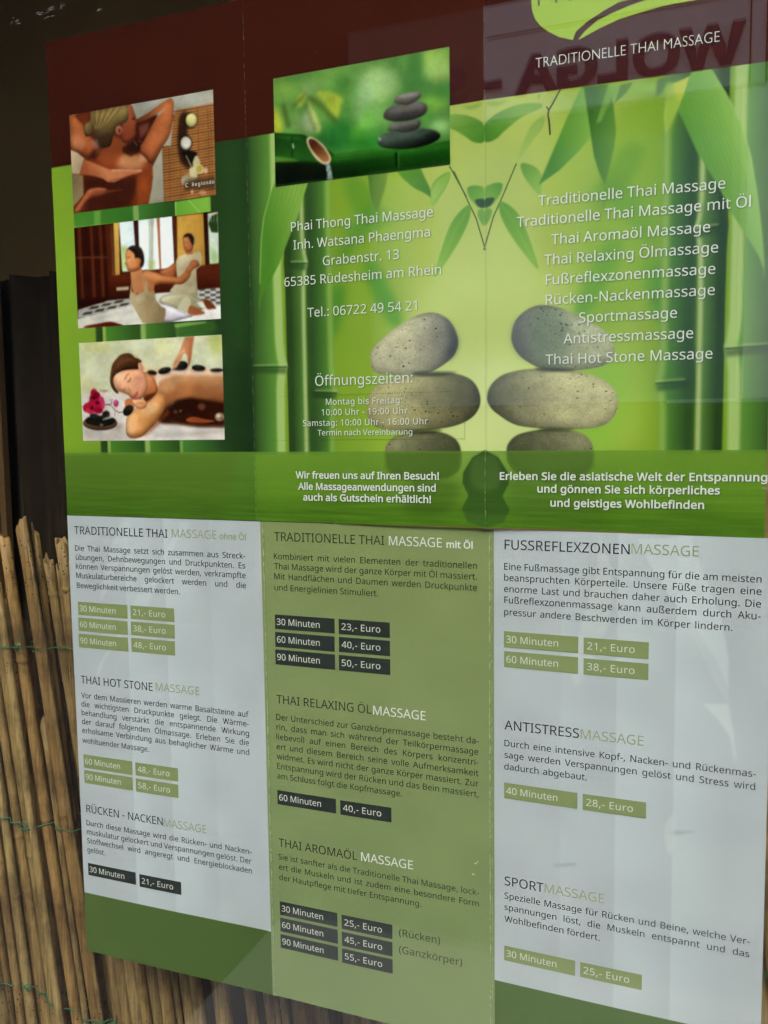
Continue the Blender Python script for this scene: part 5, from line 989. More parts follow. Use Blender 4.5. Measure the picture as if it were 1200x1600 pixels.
('f',[1311,1576,1306,1561,1293,1550,1273,1546,1251,1549,1232,1559,1219,1573,1214,1589,1220,1604,1233,1615,1253,1619,1275,1616,1294,1606,1307,1592],('788c5c','',0,2.4,0.7,1)),
('f',[1426,1495,1420,1478,1405,1466,1383,1460,1359,1463,1337,1474,1322,1491,1317,1510,1323,1527,1338,1539,1360,1544,1384,1541,1406,1530,1421,1514],('2a6a30','',0,2.4,0.8,1)),
('f',[1321,1688,1375,1688,1435,1653,1428,1631,1414,1580,1387,1601,1354,1647],('9aa63a','',0,0.9,0.9,1)),
('f',[1282,1664,1306,1636,1339,1560,1324,1538,1298,1590],('a0a848','',0,0.8,0.9,1)),
('f',[1245,1693,1279,1688,1258,1649,1237,1652],('a0a83e','',0,0.9,0.9,1)),
('f',[1138,1660,1172,1595,1164,1557,1133,1561],('a8a832','',0,1,0.9,1)),
('f',[1285,1639,1263,1571,1304,1541,1332,1561],('8f9c7c','',0,1.2,0.7,1)),
('f',[1281,1675,1334,1632,1407,1557,1420,1567,1346,1642,1292,1686],('4f5f28','',0,0.9,0.8,0)),
('f',[1165,1667,1191,1572,1209,1574,1183,1668],('4a5c28','',0,0.9,0.8,0)),
('f',[1274,1699,1210,1655,1221,1644,1285,1688],('5a6a34','',0,0.9,0.7,0)),
('f',[1281,1665,1274,1640,1313,1544,1322,1546,1283,1641,1290,1661],('5a6a34','',0,0.9,0.7,0)),
('f',[1132,1562,1248,1541,1317,1515,1398,1444,1492,1444,1584,1441,1712,1429,1812,1435,1869,1438,1873,1341,1123,1345],('10240e','1f4a18',(145,134.4,146.5,144.9),0.15,1,0)),
('f',[1384,1444,1584,1443,1812,1433,1869,1437,1869,1409,1583,1417,1383,1417],('2f6a20','',0,1,0.8,0)),
('f',[1398,1437,1584,1436,1806,1431,1806,1436,1583,1441,1397,1442],('4c8a30','',0,0.4,0.6,0)),
('f',[1128,1563,1269,1537,1337,1477,1336,1423,1232,1442,1133,1472],('1f4218','2a5620',(117.8,154.6,119,145.9),0.2,1,0)),
('f',[1134,1542,1261,1517,1262,1529,1136,1554],('2f6224','',0,0.6,0.6,0)),
('f',[1132,1473,1211,1454,1246,1439,1133,1448],('4f7a2c','',0,0.2,1,0)),
('f',[1211,1512,1214,1492,1221,1492,1217,1512],('c8d4c0','',0,0.2,1,0)),
('f',[1211,1541,1209,1457,1213,1456,1215,1541],('0f200c','',0,0.3,0.7,0)),
('f',[1136,1448,1383,1412,1396,1356,1134,1356],('150f0a','',0,1.2,0.6,0)),
('f',[1130,1355,1382,1351,1868,1351,1868,1355,1382,1356,1130,1360],('3f5a38','',0,0.15,0.8,0)),
('f',[1649,1422,1651,1362,1660,1361,1658,1421],('0c1a0a','',0,0.2,1,0)),
('f',[1662,1420,1662,1362,1666,1361,1665,1419],('54803a','',0,0.15,0.8,0)),
('f',[1801,1372,1805,1363,1808,1364,1804,1373],('7aa08a','',0,0.2,0.6,0)),
('f',[1278,1521,1291,1527,1317,1515,1351,1487,1377,1448,1382,1427,1370,1414,1346,1416,1315,1441,1290,1477,1279,1502],('c4b08a','',0,0.12,1,1)),
('f',[1285,1512,1298,1518,1320,1506,1351,1476,1372,1443,1373,1425,1349,1424,1322,1449,1296,1482],('4a2414','94663f',(131,151,135.6,142.7),0.2,1,1)),
('f',[1356,1416,1363,1388,1369,1353,1389,1354,1383,1389,1376,1417],('8c9ca0','',0,0.3,0.75,0)),
('f',[1361,1412,1367,1400,1370,1401,1364,1413],('4a5a58','',0,0.1,0.8,0)),
('f',[1367,1406,1373,1394,1376,1395,1371,1407],('dfe8e8','',0,0.1,0.8,0)),
('f',[1373,1400,1379,1389,1382,1390,1377,1401],('4a5a58','',0,0.1,0.8,0)),
('f',[1361,1396,1366,1385,1369,1386,1364,1397],('dfe8e8','',0,0.1,0.8,0)),
('f',[1367,1390,1372,1380,1375,1381,1370,1391],('4a5a58','',0,0.1,0.8,0)),
('f',[1373,1384,1378,1374,1381,1375,1376,1385],('dfe8e8','',0,0.1,0.8,0)),
('f',[1361,1380,1366,1371,1369,1372,1364,1381],('4a5a58','',0,0.1,0.8,0)),
('f',[1367,1374,1372,1365,1375,1367,1370,1375],('dfe8e8','',0,0.1,0.8,0)),
('f',[1373,1368,1378,1360,1381,1361,1376,1369],('4a5a58','',0,0.1,0.8,0)),
('f',[1361,1364,1366,1356,1369,1358,1363,1365],('dfe8e8','',0,0.1,0.8,0)),
('f',[1579,1472,1588,1489,1623,1499,1687,1496,1750,1498,1800,1486,1828,1468,1828,1453,1800,1438,1750,1430,1680,1431,1623,1441,1590,1454],('3f4a42','161c18',(168.1,149.7,169.3,143.2),0.12,1,1)),
('sh',[1579,1472,1588,1489,1623,1499,1687,1496,1750,1498,1800,1486,1828,1468,1828,1453,1800,1438,1750,1430,1680,1431,1623,1441,1590,1454],0),
('f',[1605,1463,1688,1467,1776,1463,1774,1480,1686,1484,1602,1481],('5f6a60','',0,1,0.5,0)),
('f',[1593,1479,1593,1476,1591,1474,1589,1473,1586,1473,1584,1475,1582,1478,1582,1481,1582,1484,1584,1486,1586,1487,1589,1487,1591,1485,1593,1482],('a0a8a0','',0,0.3,0.7,1)),
('f',[1759,1503,1765,1457,1767,1457,1761,1503],('2a322c','',0,0.1,0.6,0)),
('f',[1620,1515,1633,1527,1669,1532,1713,1532,1748,1528,1754,1512,1738,1496,1700,1491,1649,1500,1623,1507],('5a5654','2a2826',(168.1,153.1,168.7,149.3),0.12,1,1)),
('sh',[1620,1515,1633,1527,1669,1532,1713,1532,1748,1528,1754,1512,1738,1496,1700,1491,1649,1500,1623,1507],0),
('f',[1637,1516,1739,1517,1738,1524,1636,1523],('7a7674','',0,0.5,0.5,0)),
('f',[1604,1565,1615,1583,1644,1594,1688,1590,1726,1596,1764,1589,1781,1571,1776,1552,1751,1539,1707,1533,1649,1537,1611,1551],('56504f','262322',(169.5,159.2,169.4,153.5),0.12,1,1)),
('sh',[1604,1565,1615,1583,1644,1594,1688,1590,1726,1596,1764,1589,1781,1571,1776,1552,1751,1539,1707,1533,1649,1537,1611,1551],0),
('f',[1631,1569,1702,1567,1765,1570,1762,1583,1700,1579,1630,1582],('6f6866','',0,0.8,0.7,0)),
('f',[1650,1616,1660,1629,1689,1632,1727,1633,1750,1629,1757,1616,1742,1602,1707,1590,1676,1594,1654,1602],('716b68','36302e',(169.5,163.5,170.1,159.1),0.12,1,1)),
('sh',[1650,1616,1660,1629,1689,1632,1727,1633,1750,1629,1757,1616,1742,1602,1707,1590,1676,1594,1654,1602],0),
('f',[1670,1618,1743,1620,1742,1627,1669,1625],('948e8a','',0,0.5,0.6,0)),
('tx',[],(1.28,1.02)),
('end',[],0),
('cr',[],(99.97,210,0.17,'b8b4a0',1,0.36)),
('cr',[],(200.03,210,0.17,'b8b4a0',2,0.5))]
ART_L = [
('f',[-10,-10,2987,-10,2987,2110,-10,2110],('b8bfc2','',0,0,1,0)),
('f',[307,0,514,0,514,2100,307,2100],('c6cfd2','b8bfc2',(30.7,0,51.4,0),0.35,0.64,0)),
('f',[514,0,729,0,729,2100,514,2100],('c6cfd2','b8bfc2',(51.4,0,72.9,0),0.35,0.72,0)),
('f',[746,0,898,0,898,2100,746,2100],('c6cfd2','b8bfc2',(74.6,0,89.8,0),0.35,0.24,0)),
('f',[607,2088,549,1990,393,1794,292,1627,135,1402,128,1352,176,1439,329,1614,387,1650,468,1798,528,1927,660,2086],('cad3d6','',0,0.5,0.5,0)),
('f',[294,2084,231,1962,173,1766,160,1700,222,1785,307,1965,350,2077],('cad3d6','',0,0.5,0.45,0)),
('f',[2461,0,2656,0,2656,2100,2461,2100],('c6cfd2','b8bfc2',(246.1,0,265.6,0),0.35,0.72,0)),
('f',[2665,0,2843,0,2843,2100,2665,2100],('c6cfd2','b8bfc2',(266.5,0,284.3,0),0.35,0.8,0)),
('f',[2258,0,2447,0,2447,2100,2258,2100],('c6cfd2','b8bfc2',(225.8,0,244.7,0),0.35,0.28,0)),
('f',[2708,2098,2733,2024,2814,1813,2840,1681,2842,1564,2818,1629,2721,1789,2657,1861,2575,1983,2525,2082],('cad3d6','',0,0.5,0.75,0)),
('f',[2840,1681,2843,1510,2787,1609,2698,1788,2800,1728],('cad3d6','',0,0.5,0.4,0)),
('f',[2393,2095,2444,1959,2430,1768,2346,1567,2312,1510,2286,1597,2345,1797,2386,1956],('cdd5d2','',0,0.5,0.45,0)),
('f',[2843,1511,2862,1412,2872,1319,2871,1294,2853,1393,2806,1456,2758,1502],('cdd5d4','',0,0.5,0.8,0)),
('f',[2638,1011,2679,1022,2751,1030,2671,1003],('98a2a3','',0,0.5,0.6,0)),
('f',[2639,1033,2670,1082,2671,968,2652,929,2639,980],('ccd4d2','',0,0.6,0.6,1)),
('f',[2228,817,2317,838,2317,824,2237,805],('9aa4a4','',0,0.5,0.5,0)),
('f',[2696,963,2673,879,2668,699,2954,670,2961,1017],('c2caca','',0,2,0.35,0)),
('f',[999,-10,2000,-10,2000,2110,999,2110],('87965c','80925c',(0,210,0,0),0,1,0)),
('f',[-10,-10,999,-10,999,293,-10,293],('536b2f','4b632a',(0,0,100,0),0,1,0)),
('f',[2000,-10,2987,-10,2987,293,2000,293],('4b6728','527030',(200,0,297.7,0),0,1,0)),
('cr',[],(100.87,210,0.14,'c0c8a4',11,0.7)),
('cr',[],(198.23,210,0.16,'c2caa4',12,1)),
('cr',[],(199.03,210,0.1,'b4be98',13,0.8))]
def run(press, ops):
    for k, P, e in ops: press.op(k, dpts(P), e)
# text blocks: (leaflet, panel, part name, colour, lines[(font, text, cap, sx, letterspace, wordspace, u, v)])
TEXT = [
('U', 0, 'picture_caption', 'cream', [('reg', 'C  Regiondo', 1.5, 1.04, 0.2023, 0.0, 70.477, 139.948)]),
('L', 0, 'heading', 'dark', [('reg', 'TRADITIONELLE THAI', 3.66, 0.9788, 0.0, 0.0, 3.686, 201.568)]),
('L', 0, 'heading', 'sage', [('reg', 'MASSAGE', 3.66, 1.0002, 0.0, 0.0, 55.906, 201.898)]),
('L', 0, 'heading', 'sage', [('bold', 'ohne Öl', 2.6, 0.9628, 0.0, 0.0, 79.953, 201.913)]),
('L', 0, 'paragraph', 'dark', [('reg', 'Die Thai Massage setzt sich zusammen aus Streck-', 2.52, 1.0, 0.0, 0.7842, 3.752, 193.917), ('reg', 'übungen, Dehnbewegungen und Druckpunkten. Es', 2.52, 1.0, 0.0, 0.8605, 3.934, 189.73), ('reg', 'können Verspannungen gelöst werden, verkrampfte', 2.52, 1.0, 0.0, 0.4943, 3.806, 185.561), ('reg', 'Muskulaturbereiche gelockert werden und die', 2.52, 1.0, 0.0, 3.0739, 3.78, 181.275), ('reg', 'Beweglichkeit verbessert werden.', 2.52, 0.9993, 0.0, 0.0, 3.851, 176.676)]),
('L', 0, 'heading', 'dark', [('reg', 'THAI HOT STONE', 3.66, 0.9578, 0.0, 0.0, 3.64, 131.726)]),
('L', 0, 'heading', 'sage', [('reg', 'MASSAGE', 3.66, 1.006, 0.0, 0.0, 44.502, 132.117)]),
('L', 0, 'paragraph', 'dark', [('reg', 'Vor dem Massieren werden warme Basaltsteine auf', 2.52, 1.0, 0.0, 0.4557, 3.476, 124.792), ('reg', 'die wichtigsten Druckpunkte gelegt. Die Wärme-', 2.52, 1.0, 0.0, 1.7052, 3.248, 120.605), ('reg', 'behandlung verstärkt die entspannende Wirkung', 2.52, 1.0, 0.0, 1.828, 3.231, 116.426), ('reg', 'der darauf folgenden Ölmassage. Erleben Sie die', 2.52, 1.0, 0.0, 1.2921, 3.108, 112.186), ('reg', 'erholsame Verbindung aus behaglicher Wärme und', 2.52, 1.0, 0.0, 0.6185, 3.091, 107.95), ('reg', 'wohltuender Massage.', 2.52, 0.9826, 0.0, 0.0, 2.954, 103.144)]),
('L', 0, 'heading', 'dark', [('reg', 'RÜCKEN - NACKEN', 3.66, 0.9718, 0.0, 0.0, 3.415, 69.523)]),
('L', 0, 'heading', 'sage', [('reg', 'MASSAGE', 3.66, 0.9871, 0.0, 0.0, 46.466, 69.237)]),
('L', 0, 'paragraph', 'dark', [('reg', 'Durch diese Massage wird die Rücken- und Nacken-', 2.52, 1.0, 0.0, 0.4221, 3.157, 63.073), ('reg', 'muskulatur gelockert und Verspannungen gelöst. Der', 2.52, 0.9902, 0.0, 0.0, 3.144, 58.731), ('reg', 'Stoffwechsel wird angeregt und Energieblockaden', 2.52, 1.0, 0.0, 1.2682, 3.13, 54.354), ('reg', 'gelöst.', 2.52, 0.9553, 0.0, 0.0, 3.011, 49.902)]),
('L', 1, 'heading', 'darkg', [('reg', 'TRADITIONELLE THAI', 3.66, 0.9612, 0.0, 0.0, 106.241, 202.162)]),
('L', 1, 'heading', 'white', [('reg', 'MASSAGE', 3.66, 0.9774, 0.0, 0.0, 157.32, 202.23)]),
('L', 1, 'heading', 'white', [('bold', 'mit Öl', 2.6, 1.0446, 0.0, 0.0, 181.23, 202.235)]),
('L', 1, 'paragraph', 'darkg', [('reg', 'Kombiniert mit vielen Elementen der traditionellen', 2.52, 1.0, 0.0, 0.8475, 105.849, 194.427), ('reg', 'Thai Massage wird der ganze Körper mit Öl massiert.', 2.52, 1.0009, 0.0, 0.0, 105.919, 190.187), ('reg', 'Mit Handflächen und Daumen werden Druckpunkte', 2.52, 1.0, 0.0, 0.465, 105.803, 185.893), ('reg', 'und Energielinien Stimuliert.', 2.52, 0.9993, 0.0, 0.0, 105.776, 181.218)]),
('L', 1, 'heading', 'darkg', [('reg', 'THAI RELAXING ÖL', 3.66, 0.961, 0.0, 0.0, 105.434, 132.539)]),
('L', 1, 'heading', 'white', [('reg', 'MASSAGE', 3.66, 0.9942, 0.0, 0.0, 149.621, 132.367)]),
('L', 1, 'paragraph', 'darkg', [('reg', 'Der Unterschied zur Ganzkörpermassage besteht da-', 2.52, 1.0, 0.0, 0.2317, 105.143, 125.288), ('reg', 'rin, dass man sich während der Teilkörpermassage', 2.52, 1.0, 0.0, 0.7779, 105.122, 120.927), ('reg', 'liebevoll auf einen Bereich des Körpers konzentri-', 2.52, 1.0, 0.0, 1.198, 105.007, 116.649), ('reg', 'ert und diesem Bereich seine volle Aufmerksamkeit', 2.52, 1.0, 0.0, 0.6664, 104.99, 112.326), ('reg', 'widmet. Es wird nicht der ganze Körper massiert. Zur', 2.52, 1.0, 0.0, 0.1461, 104.971, 108.07), ('reg', 'Entspannung wird der Rücken und das Bein massiert,', 2.52, 1.0087, 0.0, 0.0, 105.049, 103.734), ('reg', 'am Schluss folgt die Kopfmassage.', 2.52, 0.9962, 0.0, 0.0, 104.941, 99.416)]),
('L', 1, 'heading', 'darkg', [('reg', 'THAI AROMAÖL', 3.66, 0.9718, 0.0, 0.0, 104.813, 69.14)]),
('L', 1, 'heading', 'white', [('reg', 'MASSAGE', 3.66, 1.006, 0.0, 0.0, 143.382, 69.326)]),
('L', 1, 'paragraph', 'darkg', [('reg', 'Sie ist sanfter als die Traditionelle Thai Massage, lock-', 2.52, 1.0104, 0.0, 0.0, 104.556, 63.248), ('reg', 'ert die Muskeln und ist zudem eine besondere Form', 2.52, 1.0, 0.0, 0.396, 104.632, 58.64), ('reg', 'der Hautpflege mit tiefer Entspannung.', 2.52, 1.0013, 0.0, 0.0, 104.713, 53.983)]),
('L', 1, 'price_note', 'darkg', [('reg', '(Rücken)', 3.1, 1.0285, 0.0, 0.0, 159.752, 39.707)]),
('L', 1, 'price_note', 'darkg', [('reg', '(Ganzkörper)', 3.1, 1.031, 0.0, 0.0, 159.659, 32.327)]),
('L', 2, 'heading', 'dark', [('reg', 'FUSSREFLEXZONEN', 3.66, 1.0019, 0.0, 0.0, 204.244, 202.508)]),
('L', 2, 'heading', 'sage', [('reg', 'MASSAGE', 3.66, 1.0163, 0.0, 0.0, 250.722, 202.822)]),
('L', 2, 'paragraph', 'dark', [('reg', 'Eine Fußmassage gibt Entspannung für die am meisten', 2.52, 0.9886, 0.0, 0.0, 204.059, 194.691), ('reg', 'beanspruchten Körperteile. Unsere Füße tragen eine', 2.52, 1.0, 0.0, 0.6536, 204.057, 190.459), ('reg', 'enorme Last und brauchen daher auch Erholung. Die', 2.52, 1.0, 0.0, 0.3465, 204.055, 186.122), ('reg', 'Fußreflexzonenmassage kann außerdem durch Aku-', 2.52, 1.0, 0.0, 0.8782, 204.145, 181.864), ('reg', 'pressur andere Beschwerden im Körper lindern.', 2.52, 1.0, 0.0, 0.3905, 204.051, 177.205)]),
('L', 2, 'heading', 'dark', [('reg', 'ANTISTRESS', 3.66, 0.9868, 0.0, 0.0, 204.218, 132.509)]),
('L', 2, 'heading', 'sage', [('reg', 'MASSAGE', 3.66, 1.0052, 0.0, 0.0, 233.271, 132.418)]),
('L', 2, 'paragraph', 'dark', [('reg', 'Durch eine intensive Kopf-, Nacken- und Rückenmas-', 2.52, 1.0, 0.0, 0.4178, 204.215, 125.848), ('reg', 'sage werden Verspannungen gelöst und Stress wird', 2.52, 1.0, 0.0, 0.6102, 204.214, 121.231), ('reg', 'dadurch abgebaut.', 2.52, 1.0, 0.0, 0.3836, 204.119, 116.564)]),
('L', 2, 'heading', 'dark', [('reg', 'SPORT', 3.66, 0.9775, 0.0, 0.0, 204.195, 69.656)]),
('L', 2, 'heading', 'sage', [('reg', 'MASSAGE', 3.66, 0.9987, 0.0, 0.0, 219.923, 69.71)]),
('L', 2, 'paragraph', 'dark', [('reg', 'Spezielle Massage für Rücken und Beine, welche Ver-', 2.52, 1.0, 0.0, 0.2722, 204.098, 64.157), ('reg', 'spannungen löst, die Muskeln entspannt und das', 2.52, 1.0, 0.0, 1.2938, 204.097, 59.437), ('reg', 'Wohlbefinden fördert.', 2.52, 1.0086, 0.0, 0.0, 204.095, 54.621)]),
('U', 1, 'text_line', 'cream', [('reg', 'Phai Thong Thai Massage', 3.58, 1.0104, 0.0, 0.0, 119.982, 117.134)]),
('U', 1, 'text_line', 'cream', [('reg', 'Inh. Watsana Phaengma', 3.58, 1.0123, 0.0, 0.0, 120.903, 109.922)]),
('U', 1, 'text_line', 'cream', [('reg', 'Grabenstr. 13', 3.58, 1.0213, 0.0, 0.0, 133.866, 102.659)]),
('U', 1, 'text_line', 'cream', [('reg', '65385 Rüdesheim am Rhein', 3.58, 1.026, 0.0, 0.0, 116.398, 95.68)]),
('U', 1, 'text_line', 'cream', [('reg', 'Tel.: 06722 49 54 21', 3.58, 1.0295, 0.0, 0.0, 126.576, 82.928)]),
('U', 1, 'heading', 'cream', [('reg', 'Öffnungszeiten:', 4.0, 1.0122, 0.0, 0.0, 129.339, 55.47)]),
('U', 1, 'opening_hours', 'cream', [('reg', 'Montag bis Freitag:', 2.45, 1.0, 0.1242, 0.0, 133.99, 47.726), ('reg', '10:00 Uhr - 19:00 Uhr', 2.45, 1.0, 0.1518, 0.0, 131.999, 43.579), ('reg', 'Samstag: 10:00 Uhr - 16:00 Uhr', 2.45, 1.0, 0.1413, 0.0, 123.367, 39.386), ('reg', 'Termin nach Vereinbarung', 2.25, 1.0388, 0.0, 0.0, 130.001, 35.507)]),
('U', 1, 'slogan', 'cream', [('bold', 'Wir freuen uns auf Ihren Besuch!', 2.72, 1.041, 0.0, 0.0, 119.498, 18.092), ('bold', 'Alle Massageanwendungen sind', 2.72, 1.025, 0.0, 0.0, 120.512, 13.478), ('bold', 'auch als Gutschein erhältlich!', 2.72, 1.0529, 0.0, 0.0, 122.747, 9.018)]),
('U', 2, 'text_line', 'cream', [('reg', 'Traditionelle Thai Massage', 3.58, 1.0033, 0.0, 0.0, 219.822, 116.963)]),
('U', 2, 'text_line', 'cream', [('reg', 'Traditionelle Thai Massage mit Öl', 3.58, 1.0084, 0.0, 0.0, 211.994, 110.194)]),
('U', 2, 'text_line', 'cream', [('reg', 'Thai Aromaöl Massage', 3.58, 1.0064, 0.0, 0.0, 224.508, 103.007)]),
('U', 2, 'text_line', 'cream', [('reg', 'Thai Relaxing Ölmassage', 3.58, 1.0022, 0.0, 0.0, 222.007, 96.004)]),
('U', 2, 'text_line', 'cream', [('reg', 'Fußreflexzonenmassage', 3.58, 1.0105, 0.0, 0.0, 222.541, 88.916)]),
('U', 2, 'text_line', 'cream', [('reg', 'Rücken-Nackenmassage', 3.58, 1.0133, 0.0, 0.0, 222.568, 81.832)]),
('U', 2, 'text_line', 'cream', [('reg', 'Sportmassage', 3.58, 1.0046, 0.0, 0.0, 234.518, 74.798)]),
('U', 2, 'text_line', 'cream', [('reg', 'Antistressmassage', 3.58, 1.0053, 0.0, 0.0, 229.052, 67.603)]),
('U', 2, 'text_line', 'cream', [('reg', 'Thai Hot Stone Massage', 3.58, 1.011, 0.0, 0.0, 222.564, 60.376)]),
('U', 2, 'slogan', 'cream', [('bold', 'Erleben Sie die asiatische Welt der Entspannung', 2.72, 1.04, 0.0505, 0.0, 205.621, 18.268), ('bold', 'und gönnen Sie sich körperliches', 2.72, 1.04, 0.0382, 0.0, 219.724, 13.632), ('bold', 'und geistiges Wohlbefinden', 2.72, 1.04, 0.0397, 0.0, 224.541, 8.502)]),
('U', 2, 'title', 'cream', [('title', 'TRADITIONELLE THAI MASSAGE', 3.45, 0.845, 0.0, 0.0, 218.737, 164.694)]),
('U', 2, 'emblem_lettering', 'brown', [('title', 'PHAI THONG', 8.0, 0.86, 0.9, 0.0, 219.448, 185.522)]),
]
BARS = [
(0, 'sage', 3.99, 164.03, 31.07, 170.22, ('reg', '30 Minuten', 2.7, 1.003, 0.0, 0.0, 4.89, 165.87)),
(0, 'sage', 32.73, 164.07, 55.67, 170.17, ('reg', '21,- Euro', 2.7, 1.06, 0.079, 0.0, 34.03, 165.87)),
(0, 'sage', 3.79, 156.49, 30.87, 162.83, ('reg', '60 Minuten', 2.7, 1.005, 0.0, 0.0, 4.69, 158.41)),
(0, 'sage', 32.58, 156.62, 55.56, 162.87, ('reg', '38,- Euro', 2.7, 1.06, 0.078, 0.0, 33.88, 158.5)),
(0, 'sage', 3.58, 148.8, 30.76, 155.21, ('reg', '90 Minuten', 2.7, 1.004, 0.0, 0.0, 4.48, 150.76)),
(0, 'sage', 32.47, 148.96, 55.4, 155.38, ('reg', '48,- Euro', 2.7, 1.06, 0.066, 0.0, 33.77, 150.92)),
(0, 'sage', 3.04, 91.08, 30.42, 97.54, ('reg', '60 Minuten', 2.7, 1.005, 0.0, 0.0, 3.94, 93.06)),
(0, 'sage', 32.09, 91.2, 54.82, 97.36, ('reg', '48,- Euro', 2.7, 1.06, 0.066, 0.0, 33.39, 93.03)),
(0, 'sage', 3.06, 83.69, 30.32, 89.95, ('reg', '90 Minuten', 2.7, 1.004, 0.0, 0.0, 3.96, 85.57)),
(0, 'sage', 32.09, 83.59, 54.71, 89.81, ('reg', '58,- Euro', 2.7, 1.06, 0.087, 0.0, 33.39, 85.45)),
(0, 'char', 2.96, 38.49, 30.07, 44.49, ('reg', '30 Minuten', 2.7, 1.003, 0.0, 0.0, 3.86, 40.24)),
(0, 'char', 32.07, 38.01, 54.58, 44.11, ('reg', '21,- Euro', 2.7, 1.06, 0.079, 0.0, 33.37, 39.81)),
(1, 'char', 105.61, 164.69, 133.04, 170.87, ('reg', '30 Minuten', 2.7, 1.003, 0.0, 0.0, 106.51, 166.53)),
(1, 'char', 134.85, 164.61, 157.22, 170.89, ('reg', '23,- Euro', 2.7, 1.06, 0.079, 0.0, 136.15, 166.5)),
(1, 'char', 105.5, 157.01, 132.89, 163.38, ('reg', '60 Minuten', 2.7, 1.005, 0.0, 0.0, 106.4, 158.95)),
(1, 'char', 134.8, 157.14, 157.2, 163.43, ('reg', '40,- Euro', 2.7, 1.06, 0.066, 0.0, 136.1, 159.04)),
(1, 'char', 105.4, 149.44, 132.93, 155.88, ('reg', '90 Minuten', 2.7, 1.004, 0.0, 0.0, 106.3, 151.41)),
(1, 'char', 134.7, 149.44, 157.23, 155.87, ('reg', '50,- Euro', 2.7, 1.06, 0.087, 0.0, 136.0, 151.4)),
(1, 'char', 104.78, 88.04, 132.33, 94.29, ('reg', '60 Minuten', 2.7, 1.005, 0.0, 0.0, 105.68, 89.92)),
(1, 'char', 134.32, 87.88, 157.05, 94.1, ('reg', '40,- Euro', 2.7, 1.06, 0.066, 0.0, 135.62, 89.74)),
(1, 'char', 104.58, 38.01, 131.97, 44.19, ('reg', '30 Minuten', 2.7, 1.003, 0.0, 0.0, 105.48, 39.85)),
(1, 'char', 133.93, 37.62, 156.81, 43.87, ('reg', '25,- Euro', 2.7, 1.06, 0.079, 0.0, 135.23, 39.5)),
(1, 'char', 104.53, 30.43, 132.01, 36.73, ('reg', '60 Minuten', 2.7, 1.005, 0.0, 0.0, 105.43, 32.33)),
(1, 'char', 133.88, 30.05, 156.76, 36.32, ('reg', '45,- Euro', 2.7, 1.06, 0.066, 0.0, 135.18, 31.94)),
(1, 'char', 104.47, 22.87, 131.96, 29.14, ('reg', '90 Minuten', 2.7, 1.004, 0.0, 0.0, 105.37, 24.76)),
(1, 'char', 133.83, 22.54, 156.75, 28.83, ('reg', '55,- Euro', 2.7, 1.06, 0.087, 0.0, 135.13, 24.43)),
(2, 'sage', 204.0, 164.74, 232.15, 170.98, ('reg', '30 Minuten', 2.7, 1.003, 0.0, 0.0, 204.9, 166.61)),
(2, 'sage', 234.09, 164.71, 257.26, 170.87, ('reg', '21,- Euro', 2.7, 1.06, 0.079, 0.0, 235.39, 166.54)),
(2, 'sage', 204.04, 157.02, 232.12, 163.25, ('reg', '60 Minuten', 2.7, 1.005, 0.0, 0.0, 204.94, 158.88)),
(2, 'sage', 234.11, 156.96, 257.28, 163.05, ('reg', '38,- Euro', 2.7, 1.06, 0.078, 0.0, 235.41, 158.75)),
(2, 'sage', 204.02, 105.05, 232.22, 111.26, ('reg', '40 Minuten', 2.7, 0.999, 0.0, 0.0, 204.92, 106.91)),
(2, 'sage', 234.19, 105.02, 257.16, 111.2, ('reg', '28,- Euro', 2.7, 1.06, 0.079, 0.0, 235.49, 106.86)),
(2, 'sage', 203.95, 38.54, 231.84, 44.61, ('reg', '30 Minuten', 2.7, 1.003, 0.0, 0.0, 204.85, 40.33)),
(2, 'sage', 233.71, 38.66, 256.53, 44.6, ('reg', '25,- Euro', 2.7, 1.06, 0.079, 0.0, 235.01, 40.38)),
]
PHOTOS = [(11.34, 135.2, 85.19, 177.27), (11.2, 84.7, 85.85, 128.78), (11.16, 34.25, 86.02, 78.17), (113.39, 135.23, 186.83, 177.09)]
VBAND, VBROWN = 28.95, 156.34

press_u = Press(TOT, 210.0); run(press_u, ART_U)
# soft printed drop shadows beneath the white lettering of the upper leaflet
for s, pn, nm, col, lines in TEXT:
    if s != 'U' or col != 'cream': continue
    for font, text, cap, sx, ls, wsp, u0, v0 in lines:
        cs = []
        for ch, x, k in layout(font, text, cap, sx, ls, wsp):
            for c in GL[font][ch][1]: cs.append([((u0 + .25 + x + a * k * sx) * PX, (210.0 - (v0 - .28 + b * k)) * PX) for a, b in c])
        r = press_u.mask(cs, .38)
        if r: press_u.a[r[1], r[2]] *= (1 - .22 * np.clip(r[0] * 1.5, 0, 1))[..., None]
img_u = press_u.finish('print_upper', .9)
press_l = Press(TOT, 210.0); run(press_l, ART_L); img_l = press_l.finish('print_lower', .92)

def print_mat(name, img, rough, coat):
    m = bpy.data.materials.new(name); m.use_nodes = True
    n = m.node_tree.nodes; l = m.node_tree.links; p = n['Principled BSDF']
    uv = n.new('ShaderNodeUVMap'); uv.uv_map = 'UVMap'
    ti = n.new('ShaderNodeTexImage'); ti.image = img; ti.interpolation = 'Cubic'; ti.extension = 'EXTEND'; l.new(uv.outputs[0], ti.inputs[0]); l.new(ti.outputs[0], p.inputs['Base Color'])
    p.inputs['Roughness'].default_value = rough; p.inputs['Specular IOR Level'].default_value = coat
    tc = n.new('ShaderNodeTexCoord'); t = n.new('ShaderNodeTexNoise'); t.inputs['Scale'].default_value = 60; t.inputs['Detail'].default_value = 6
    l.new(tc.outputs['Object'], t.inputs['Vector'])
    b = n.new('ShaderNodeBump'); b.inputs['Strength'].default_value = .25; b.inputs['Distance'].default_value = .0006
    l.new(t.outputs['Fac'], b.inputs['Height']); l.new(b.outputs[0], p.inputs['Normal'])
    return m
